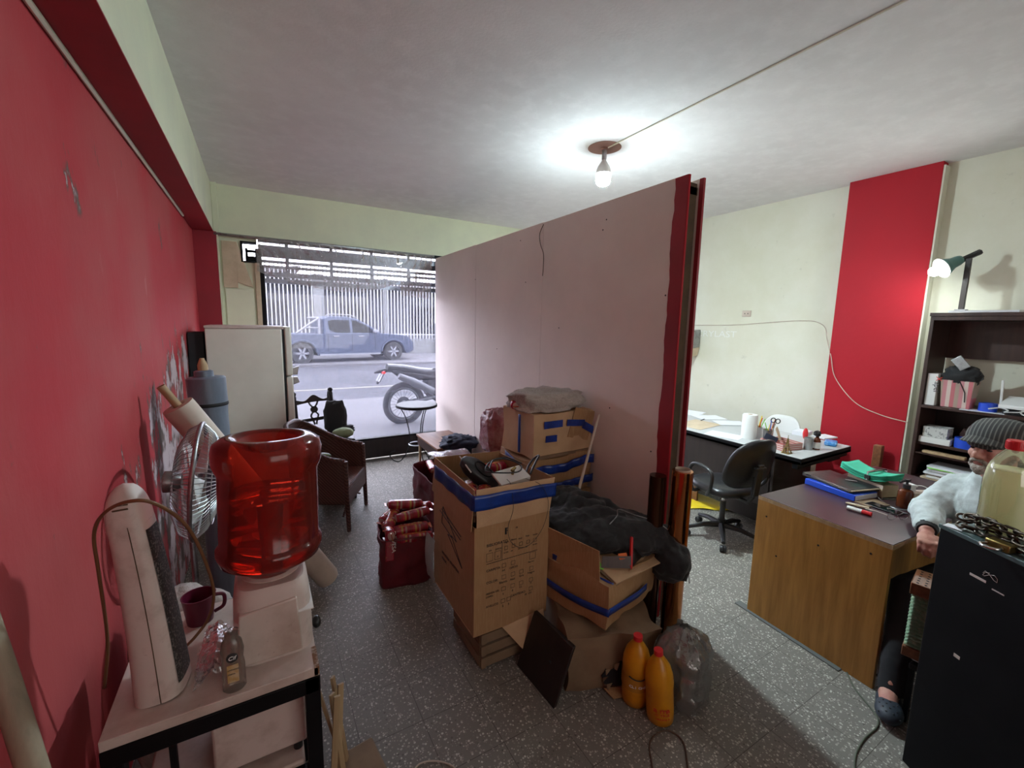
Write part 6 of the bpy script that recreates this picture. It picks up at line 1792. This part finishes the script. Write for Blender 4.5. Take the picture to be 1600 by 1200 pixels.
for i, (w_, d_, m_) in enumerate(stk):
    hh = .014 if m_ != 'lightgreen' else .006
    o = MB().box((0, 0, hh / 2), (w_, d_, hh)).build('document_folder', m_, loc=(4.455 + w_ / 2, 1.03 - .02 * (i % 3), z_), rot=(0, 0, .07 * math.sin(i * 2.3)), bevel=.001)
    tag(o, lb_[i] + ' folder in the paper stack on the third shelf', 'folder', 'document folders stacked on the third shelf'); z_ += hh + .0006
br_ = thing('brown_brush', 'long flat brown brush lying on the second shelf edge', 'brush', (4.40, 1.10, .80))
MB().ob(-.0, .05, -.14, .10, .0, .02).build('back', 'rawwood', br_, bevel=.003); br_.location = (4.455, 1.10, z2 - .022 - .06)
stp = bx(4.44, 4.78, .22, 1.236, .80, .81).build('thin_shelf', 'darkwood'); stp.parent = None
tag(stp, 'thin dark intermediate shelf carrying the brown brush', 'shelf'); br_.location = (4.445, 1.10, .8105)

# ------------------------------------------------------------------ near black cabinet, chain, padlock, bottle
A_ = Vector((2.14, .495)); fdir = Vector((-.49, -.872)).normalized(); ndir = Vector((-fdir.y, fdir.x))   # away from the camera
if ndir.x < 0: ndir = -ndir
ang = math.atan2(-fdir.y, -fdir.x)        # local +x along the face towards the far corner
CL = 1.02
cbn = thing('black_cabinet', 'tall black cabinet with a teal top at the right edge of the picture', 'cabinet', (A_.x + fdir.x * CL, A_.y + fdir.y * CL, 0), ang)
MB().ob(0, CL, -.50, 0, .04, 1.028).build('body', 'black', cbn, bevel=.003)
MB().ob(-.004, CL + .004, -.504, .004, 1.028, 1.043).build('top_panel', 'teal', cbn, bevel=.002)
MB().ob(.02, CL - .02, -.48, -.02, 0, .04).build('plinth', 'blackmat', cbn)
FM = frame((-1, 0, 0), (0, 0, 1))
sc_ = MB().ob(CL - .17, CL - .12, .0, .0012, .915, .923).ob(CL - .225, CL - .19, .0, .0012, .905, .909)
sc_.tube([(CL - .18 + .022 * math.cos(k * .7), .0012, .945 + .010 * math.sin(k * 1.3)) for k in range(12)], .0008, 4)
sc_.build('scratched_sticker', 'offwhite', cbn)
MB().ob(CL - .135, CL - .115, .0, .0012, .60, .612).build('paint_chip', 'offwhite', cbn)
CT = 1.0435
cabM = Matrix.Translation(cbn.location) @ Matrix.Rotation(ang, 4, 'Z')


def cpt(a, b, z): return cabM @ Vector((CL - a, -b, z))


chn = thing('iron_chain', 'oily iron chain heaped along the edge of the black cabinet top', 'chain', cpt(.15, .06, CT))
pth = curve_pts([cpt(.015, .06, .012), cpt(.04, .035, .014), cpt(.09, .045, .014), cpt(.13, .025, .014), cpt(.18, .05, .014), cpt(.24, .03, .014), cpt(.31, .04, .014), cpt(.38, .03, .014), cpt(.40, .055, .030), cpt(.33, .045, .038), cpt(.27, .055, .036), cpt(.22, .035, .040), cpt(.16, .055, .036), cpt(.11, .04, .038), cpt(.06, .055, .036), cpt(.03, .045, .040), cpt(.08, .05, .058), cpt(.14, .04, .062), cpt(.20, .05, .058), cpt(.27, .04, .060), cpt(.34, .05, .055)], 20)
acc = 0; nl = 0; last = pth[0]; base = chn.location
link = None
for i in range(1, len(pth) - 1):
    acc += (pth[i] - pth[i - 1]).length
    if acc > .030:
        acc = 0
        t_ = (pth[i + 1] - pth[i - 1]).normalized()
        q = t_.to_track_quat('X', 'Z')
        e_ = (q @ Euler((R(45 + 90 * (nl % 2) + 12 * math.sin(nl)), 0, 0)).to_quaternion()).to_euler()
        if link is None:
            pl_ = []
            for k in range(28):
                a = 2 * PI * k / 28
                x_ = math.cos(a) * .011; pl_.append((x_ + math.copysign(.0105, x_), math.sin(a) * .0115, 0))
            link = MB().tube(pl_, .0044, 8, closed=True).build('link', 'iron', chn, smooth=180); o = link
        else:
            o = link.copy(); C.objects.link(o); o.parent = chn
        o.location = pth[i] - Vector((0, 0, 0)) - base + Vector((0, 0, CT)); o.rotation_euler = e_
        nl += 1
# keep chain above the top
pd = thing('brass_padlock', 'worn brass padlock lying in the iron chain', 'padlock', cpt(.185, .008, CT + .001), ang + R(8))
MB().box((0, 0, .014), (.065, .036, .026)).build('body', 'brass', pd, bevel=.004)
MB().tube(curve_pts([(.02, .022, .014), (.022, .05, .014), (.0, .065, .014), (-.022, .05, .014), (-.02, .022, .014)], 5), .005, 8).build('shackle', 'chrome', pd, smooth=180)
sheet_of('paper_scrap', 'small pale paper corner on the far corner of the cabinet top', 'paper', cpt(.03, .02, 0).x, cpt(.03, .02, 0).y, CT + .0005, .05, .04, ang + .4, 'paper')

bbp = at(1585, 850, Z=1.05)
bl_ = thing('lemonade_bottle', 'large clear bottle of cloudy yellow drink with a red cap on the cabinet', 'bottle', (2.228, .364, CT))
bl_.scale = (.93, .93, 1.01)
lm = bpy.data.materials.new('cloudy_yellow_drink'); lm.use_nodes = True
nt = lm.node_tree; nt.nodes.clear()
o_ = nt.nodes.new('ShaderNodeOutputMaterial'); x_ = nt.nodes.new('ShaderNodeMixShader'); x_.inputs[0].default_value = .6
t_ = ND(nt, 'ShaderNodeBsdfTranslucent', Color=(.97, .96, .76, 1)); d_ = ND(nt, 'ShaderNodeBsdfDiffuse', Color=(.94, .93, .74, 1))
nt.links.new(d_.outputs[0], x_.inputs[1]); nt.links.new(t_.outputs[0], x_.inputs[2]); nt.links.new(x_.outputs[0], o_.inputs[0])
M['lemon'] = lm
prb = [(.0001, .004), (.050, 0), (.068, .012), (.070, .05), (.068, .09), (.070, .13), (.070, .185), (.068, .205), (.060, .245), (.042, .278), (.024, .300), (.021, .318)]
MB().lathe(prb, 40, close=False).build('clear_shell', film('clear_bottle', (.90, .90, .84), .08, .06, (.6, .6, .5), .06), bl_, smooth=60)
MB().lathe([(.0001, .008), (.048, .004), (.0655, .016), (.0675, .05), (.0655, .09), (.0675, .13), (.0675, .185), (.0655, .205), (.062, .232), (.0001, .232)], 40).build('drink', 'lemon', bl_, smooth=60)
cpm = MB().lathe([(.0001, .300), (.026, .302), (.027, .306), (.027, .330), (.025, .334), (.0001, .334)], 40)
for k in range(36):
    a = 2 * PI * k / 36
    cpm.box((.0272 * math.cos(a), .0272 * math.sin(a), .318), (.0014, .0022, .022), (0, 0, a))
cpm.build('cap', 'redplastic', bl_)

# stool with folded bellows instrument at the man's knee
sto = thing('black_stool', 'low black stool beside the black cabinet', 'stool', (2.495, .505, 0))
sto.scale = (.9, .9, 1)
MB().ob(-.09, .10, -.10, .09, .265, .29).build('seat', 'black', sto, bevel=.004)
for (a, b) in ((-.08, -.09), (.07, -.09), (-.08, .07), (.07, .07)): MB().ob(a, a + .02, b, b + .02, 0, .265).build('leg', 'black', sto)
tag(blob_mb((2.485, .575, .310), (.06, .05, .018), .3, 3, 2, 18, 2, flat=.2915).build('white_wrapping', 'paper', smooth=180), 'crumpled white wrapping on the low stool', 'wrapping')
bw = thing('bellows_instrument', 'small bellows instrument with wooden ends and green folds held upright', 'musical instrument', (2.475, .55, .325), R(10))
MB().ob(-.075, .085, -.085, .075, 0, .045).build('wooden_end', 'redwood', bw, bevel=.003)
bwm = MB(); nf = 15
for k in range(nf):
    z_ = .045 + k * .0165
    vs = []
    for (s_, zz_) in ((.064, z_), (.078, z_ + .00825), (.064, z_ + .0165)):
        vs += [(-s_ + .003, -s_, zz_), (s_ + .003, -s_, zz_), (s_ + .003, s_ - .006, zz_), (-s_ + .003, s_ - .006, zz_)]
    bwm.add(vs, [(0, 1, 5, 4), (1, 2, 6, 5), (2, 3, 7, 6), (3, 0, 4, 7), (4, 5, 9, 8), (5, 6, 10, 9), (6, 7, 11, 10), (7, 4, 8, 11)])
bwm.build('green_folds', mat('pale_green_folds', (.16, .26, .17), .5, n=(40, (.30, .34, .24), .5, .6)), bw, smooth=0)
MB().ob(-.080, .088, -.090, .078, .2925, .345).build('wooden_end', 'redwood', bw, bevel=.003)
gd = MB()
for i in range(6):
    for j in range(6): gd.cyl((-.065 + i * .026, -.072 + j * .026, .345), .005, .0012, 8)
gd.build('sound_holes', 'blackmat', bw)
MB().tube([(.03, -.02, .347), (.03, -.02, .37), (.0, .0, .39)], .012, 8).build('hand_strap', 'blackleather', bw)

# ------------------------------------------------------------------ seated man
OR = Vector((3.05, .50, 0))
pe = thing('person', 'seated man in a striped grey flat cap and light grey fleece looking left', 'person', OR)
HF = Vector((-.94, .34, 0)).normalized(); HLf = Vector((-HF.y, HF.x, 0))   # forward, left of head
HU = Vector((0, 0, 1))
HC = Vector((2.905, .537, 1.215))      # centre of skull


def hp(f, l, u): return HC + HF * f + HLf * l + HU * u - OR


def hrot():
    return Matrix((HF, HLf, HU)).transposed().to_euler()


hr = hrot()
bd = MB()
# skull, face block, jaw
bd.ell(hp(-.012, 0, .035), (.098, .076, .090), hr, 20, 14)
bd.ell(hp(.030, 0, -.020), (.062, .060, .082), hr, 20, 14)
bd.ell(hp(.045, 0, -.078), (.038, .040, .032), hr)
for s_ in (-1, 1):
    bd.ell(hp(.058, s_ * .034, -.022), (.028, .022, .024), hr)      # cheek
    bd.ell(hp(.074, s_ * .030, .026), (.020, .024, .010), hr)       # brow
    bd.ell(hp(-.008, s_ * .078, -.005), (.018, .009, .031), hr)     # ear
    bd.ell(hp(.076, s_ * .030, .006), (.010, .013, .009), hr)       # eye lid
    bd.ell(hp(.098, s_ * .012, -.030), (.012, .010, .009), hr)      # nostril
bd.tube([hp(.082, 0, .022), hp(.100, 0, -.004), hp(.114, 0, -.024)], [.009, .011, .013], 10)   # nose
bd.ell(hp(.108, 0, -.028), (.015, .013, .012), hr)
bd.ell(hp(.084, 0, -.056), (.012, .024, .007), hr); bd.ell(hp(.082, 0, -.068), (.011, .021, .006), hr)  # lips
# neck, torso, arms, legs as tapering chains


def W_(x_, y_, z_): return Vector((x_, y_, z_)) - OR


bd.tube([hp(-.03, 0, -.03), W_(2.96, .525, 1.08), W_(3.00, .52, 1.00)], [.060, .060, .075], 16)
bd.tube([W_(3.00, .52, 1.02), W_(3.03, .515, .95), W_(3.06, .51, .82), W_(3.09, .50, .66), W_(3.10, .50, .50)], [.07, .13, .135, .13, .13], 18)
RS = W_(3.045, .665, .945); RE = W_(2.93, .735, .832); RW = W_(2.700, .668, .800)
LS = W_(2.98, .375, .945); LE = W_(2.86, .32, .74); LW = W_(2.66, .47, .66)
bd.tube([W_(3.02, .55, .97), RS, (RS + RE) / 2, RE, (RE + RW) / 2, RW], [.06, .056, .048, .043, .036, .028], 14)
bd.tube([W_(3.00, .48, .97), LS, (LS + LE) / 2, LE, (LE + LW) / 2, LW], [.06, .056, .048, .043, .036, .028], 14)
KN = {}
for s_, hip, knee, ank, toe in ((1, W_(3.08, .58, .50), W_(2.665, .690, .495), W_(2.475, .648, .10), W_(2.345, .606, .045)), (-1, W_(3.06, .42, .50), W_(2.70, .40, .50), W_(2.70, .38, .10), W_(2.57, .38, .045))):
    bd.tube([hip, (hip + knee) / 2, knee, (knee + ank) / 2 + Vector((.02, 0, .03)), ank], [.075, .062, .045, .034, .028], 14)
    bd.tube([ank + Vector((.03, 0, -.04)), ank + Vector((-.02, 0, -.04)), toe], [.036, .038, .028], 12)
    KN[s_] = (hip, knee, ank, toe)


def hand(mb, wrist, d, dn, side, curl=1.0):
    """palm from the wrist along d, back of hand away from dn; four fingers curling towards dn, thumb from the side"""
    d = d.normalized(); dn = (dn - d * dn.dot(d)).normalized(); s = d.cross(dn).normalized() * side
    pc = wrist + d * .045
    e = Matrix((d, s, -dn)).transposed().to_euler()
    mb.ell(wrist + d * .018, (.035, .026, .018), e, 14, 10)
    mb.ell(pc, (.050, .040, .017), e, 16, 10)
    for i, (off, ln) in enumerate(((-.030, .066), (-.010, .076), (.011, .071), (.030, .056))):
        b = pc + d * (.036 - .004 * abs(i - 1.3)) + s * off
        k1 = b + d * ln * .42 * .75 + dn * ln * .30 * curl
        k2 = k1 + d * ln * .05 + dn * ln * .34 * curl
        k3 = k2 - d * ln * .16 + dn * ln * .22 * curl
        mb.tube([b - d * .012, b, k1, k2, k3], [.0105, .0105, .0095, .0085, .007], 10)
        mb.ell(b - dn * .006, (.011, .010, .009), e, 10, 8)
    t0 = wrist + d * .024 - s * .028
    mb.tube([t0, t0 + d * .028 - s * .014 + dn * .010, t0 + d * .052 - s * .008 + dn * .028, t0 + d * .066 + s * .006 + dn * .040], [.014, .012, .011, .008], 10)


hd = (W_(2.60, .625, .755) - RW)
hand(bd, RW, hd, Vector((.15, 0, -1)), -1, 1.0)
hand(bd, LW, Vector((-.8, .35, -.5)), Vector((.1, 0, -1)), 1, .9)
bd.build('body', 'skin', pe, remesh=.0052, smoothit=2, smooth=180)
# eyes
for s_ in (-1, 1):
    MB().ell(hp(.079, s_ * .030, .004), (.010, .011, .006), hr, 12, 8).build('eye', 'ink', pe)
# beard and moustache, grey side hair
be_ = MB()
be_.ell(hp(.058, 0, -.088), (.040, .038, .030), hr); be_.ell(hp(.070, 0, -.094), (.026, .022, .026), hr)
for s_ in (-1, 1):
    be_.tube([hp(.096, s_ * .004, -.046), hp(.090, s_ * .022, -.052), hp(.074, s_ * .034, -.068), hp(.060, s_ * .036, -.086)], [.008, .009, .008, .010], 8)
    be_.tube([hp(.045, s_ * .045, -.085), hp(.015, s_ * .060, -.065), hp(-.010, s_ * .070, -.03)], [.016, .012, .008], 8)
be_.build('beard', 'beard', pe, remesh=.005, noise_=[(.008, .005)], smooth=180)
ha = MB()
for s_ in (-1, 1):
    ha.ell(hp(-.035, s_ * .066, .012), (.040, .016, .030), hr)
ha.ell(hp(-.085, 0, -.005), (.030, .055, .035), hr)
ha.build('hair', 'beard', pe, remesh=.006, noise_=[(.01, .006)], smooth=180)
# flat cap: dome pulled forward over a short stiff peak
cpv = []; cpf = []; NN = 36; NR = 12
for j in range(NR + 1):
    v = j / NR
    for i in range(NN):
        a = 2 * PI * i / NN
        fx = math.cos(a); ly = math.sin(a)
        rr_ = math.sin(v * PI / 2) ** .8
        f_ = -.012 + (.122 if fx > 0 else .118) * fx * rr_; l_ = .098 * ly * rr_
        u_ = .137 - .080 * (v ** 2.4) - .030 * max(0, fx) * rr_ + .010 * max(0, -fx) * rr_ * (1 - v)
        u_ += .004 * nz((f_, l_, 0), 30, 2)
        if j == NR: u_ -= .018; f_ *= .92; l_ *= .90
        cpv.append(hp(f_, l_, u_))
for j in range(NR):
    for i in range(NN):
        l = (i + 1) % NN
        cpf.append((j * NN + i, j * NN + l, (j + 1) * NN + l, (j + 1) * NN + i))
cap_ = MB().add(cpv, cpf)
cap_.build('flat_cap', 'capcloth', pe, solid=.004, smooth=180)


def peak(u, v):
    a = (u - .5) * 2.0
    r_ = .070 + .078 * v
    f_ = .012 + r_ * math.cos(a * 1.02) - .0; l_ = math.sin(a) * (.088 + .004 * v)
    return hp(f_, l_, .062 - .022 * v + .010 * (1 - a * a) * (1 - v) - .012 * a * a)


MB().grid(peak, 20, 8).build('cap_peak', 'capcloth', pe, solid=.005, smooth=180)
# fleece
fl = MB()
fl.tube([W_(2.96, .53, 1.075), W_(2.985, .525, 1.035), W_(3.02, .52, .97), W_(3.05, .515, .86), W_(3.08, .505, .68), W_(3.10, .50, .52)], [.074, .10, .150, .158, .155, .155], 24)
fl.tube([W_(3.02, .55, .975), RS + Vector((0, 0, .005)), (RS + RE) / 2, RE, (RE + RW) / 2, RW + (RE - RW).normalized() * .03], [.085, .082, .078, .072, .060, .045], 18)
fl.tube([W_(3.00, .48, .975), LS + Vector((0, 0, .005)), (LS + LE) / 2, LE, (LE + LW) / 2, LW + (LE - LW).normalized() * .03], [.085, .082, .078, .072, .060, .045], 18)
fl.tube([W_(2.955, .53, 1.095), W_(2.968, .528, 1.065)], [.072, .082], 20)
fl.build('fleece', 'greycloth', pe, remesh=.010, smoothit=4, noise_=[(.09, .030), (.03, .012)], smooth=180)
MB().tube([RW + (RE - RW).normalized() * .042, RW + (RE - RW).normalized() * .012], [.044, .037], 20).build('cuff', 'blackmat', pe)
MB().tube([LW + (LE - LW).normalized() * .042, LW + (LE - LW).normalized() * .012], [.044, .037], 20).build('cuff', 'blackmat', pe)
tr2 = MB()
tr2.tube([W_(3.10, .50, .60), W_(3.10, .50, .46)], [.15, .15], 20)
for s_ in (1, -1):
    hip, knee, ank, toe = KN[s_]
    tr2.tube([hip, (hip + knee) / 2, knee, (knee + ank) / 2 + Vector((.02, 0, .02)), ank + Vector((.01, 0, -.045))], [.105, .092, .076, .066, .052], 16)
tr2.build('trousers', 'trouser', pe, remesh=.010, smoothit=3, noise_=[(.07, .010)], smooth=180)
M['croc'] = mat('dark_blue_foam', (.022, .030, .045), .6)
for s_ in (1, -1):
    hip, knee, ank, toe = KN[s_]
    dr = (toe - ank); dr.z = 0; dr.normalize(); sd = Vector((-dr.y, dr.x, 0))
    e = Matrix((dr, sd, Vector((0, 0, 1)))).transposed().to_euler()
    c0 = Vector((ank.x, ank.y, 0)) + dr * .055
    sh_ = MB()
    sh_.ell(c0 + Vector((0, 0, .028)) - dr * .02, (.135, .050, .028), e, 24, 10)
    sh_.ell(c0 + dr * .055 + Vector((0, 0, .045)), (.078, .052, .040), e, 24, 12)
    sh_.ell(c0 - dr * .09 + Vector((0, 0, .035)), (.045, .042, .035), e, 16, 10)
    shoe = sh_.build('clog', 'croc', pe, remesh=.006, smoothit=2, smooth=180)
    hl = MB()
    for i in range(4):
        for j in range(3 + (i % 2)):
            p0 = c0 + dr * (.045 + i * .020) + sd * ((j - 1 - .5 * (i % 2)) * .024) + Vector((0, 0, .045 + .040 * math.sqrt(max(0, 1 - ((.045 + i * .02 - .055) / .078) ** 2 - ((j - 1 - .5 * (i % 2)) * .024 / .052) ** 2)) - .0005))
            hl.ell(p0, (.0045, .0045, .0025), None, 8, 6)
    hl.build('vent_holes', 'blackmat', shoe)
# chair under him
sc2 = thing('plain_chair', 'dark plain chair under the seated man, mostly hidden', 'chair', (3.10, .50, 0), math.atan2(HF.y, HF.x))
MB().ob(-.27, .18, -.21, .21, .35, .385).build('seat', 'blackwood', sc2, bevel=.006)
for (a, b) in ((-.19, -.20), (.16, -.20), (-.19, .17), (.16, .17)): MB().ob(a, a + .03, b, b + .03, 0, .36).build('leg', 'blackwood', sc2)
MB().ob(-.275, -.255, -.20, .20, .395, .86).build('backrest', 'blackwood', sc2, bevel=.006)
cable('desk_cable', [at(1335, 1215, Z=.004), at(1337, 1180, Z=.004), at(1350, 1155, Z=.004), at(1372, 1125, Z=.004), Vector((2.45, .78, .004)), Vector((2.62, .9, .004))], .004, mat('dull_green_cable', (.08, .09, .06), .6), 'dull green cable on the floor running to the oak desk', 'cable')
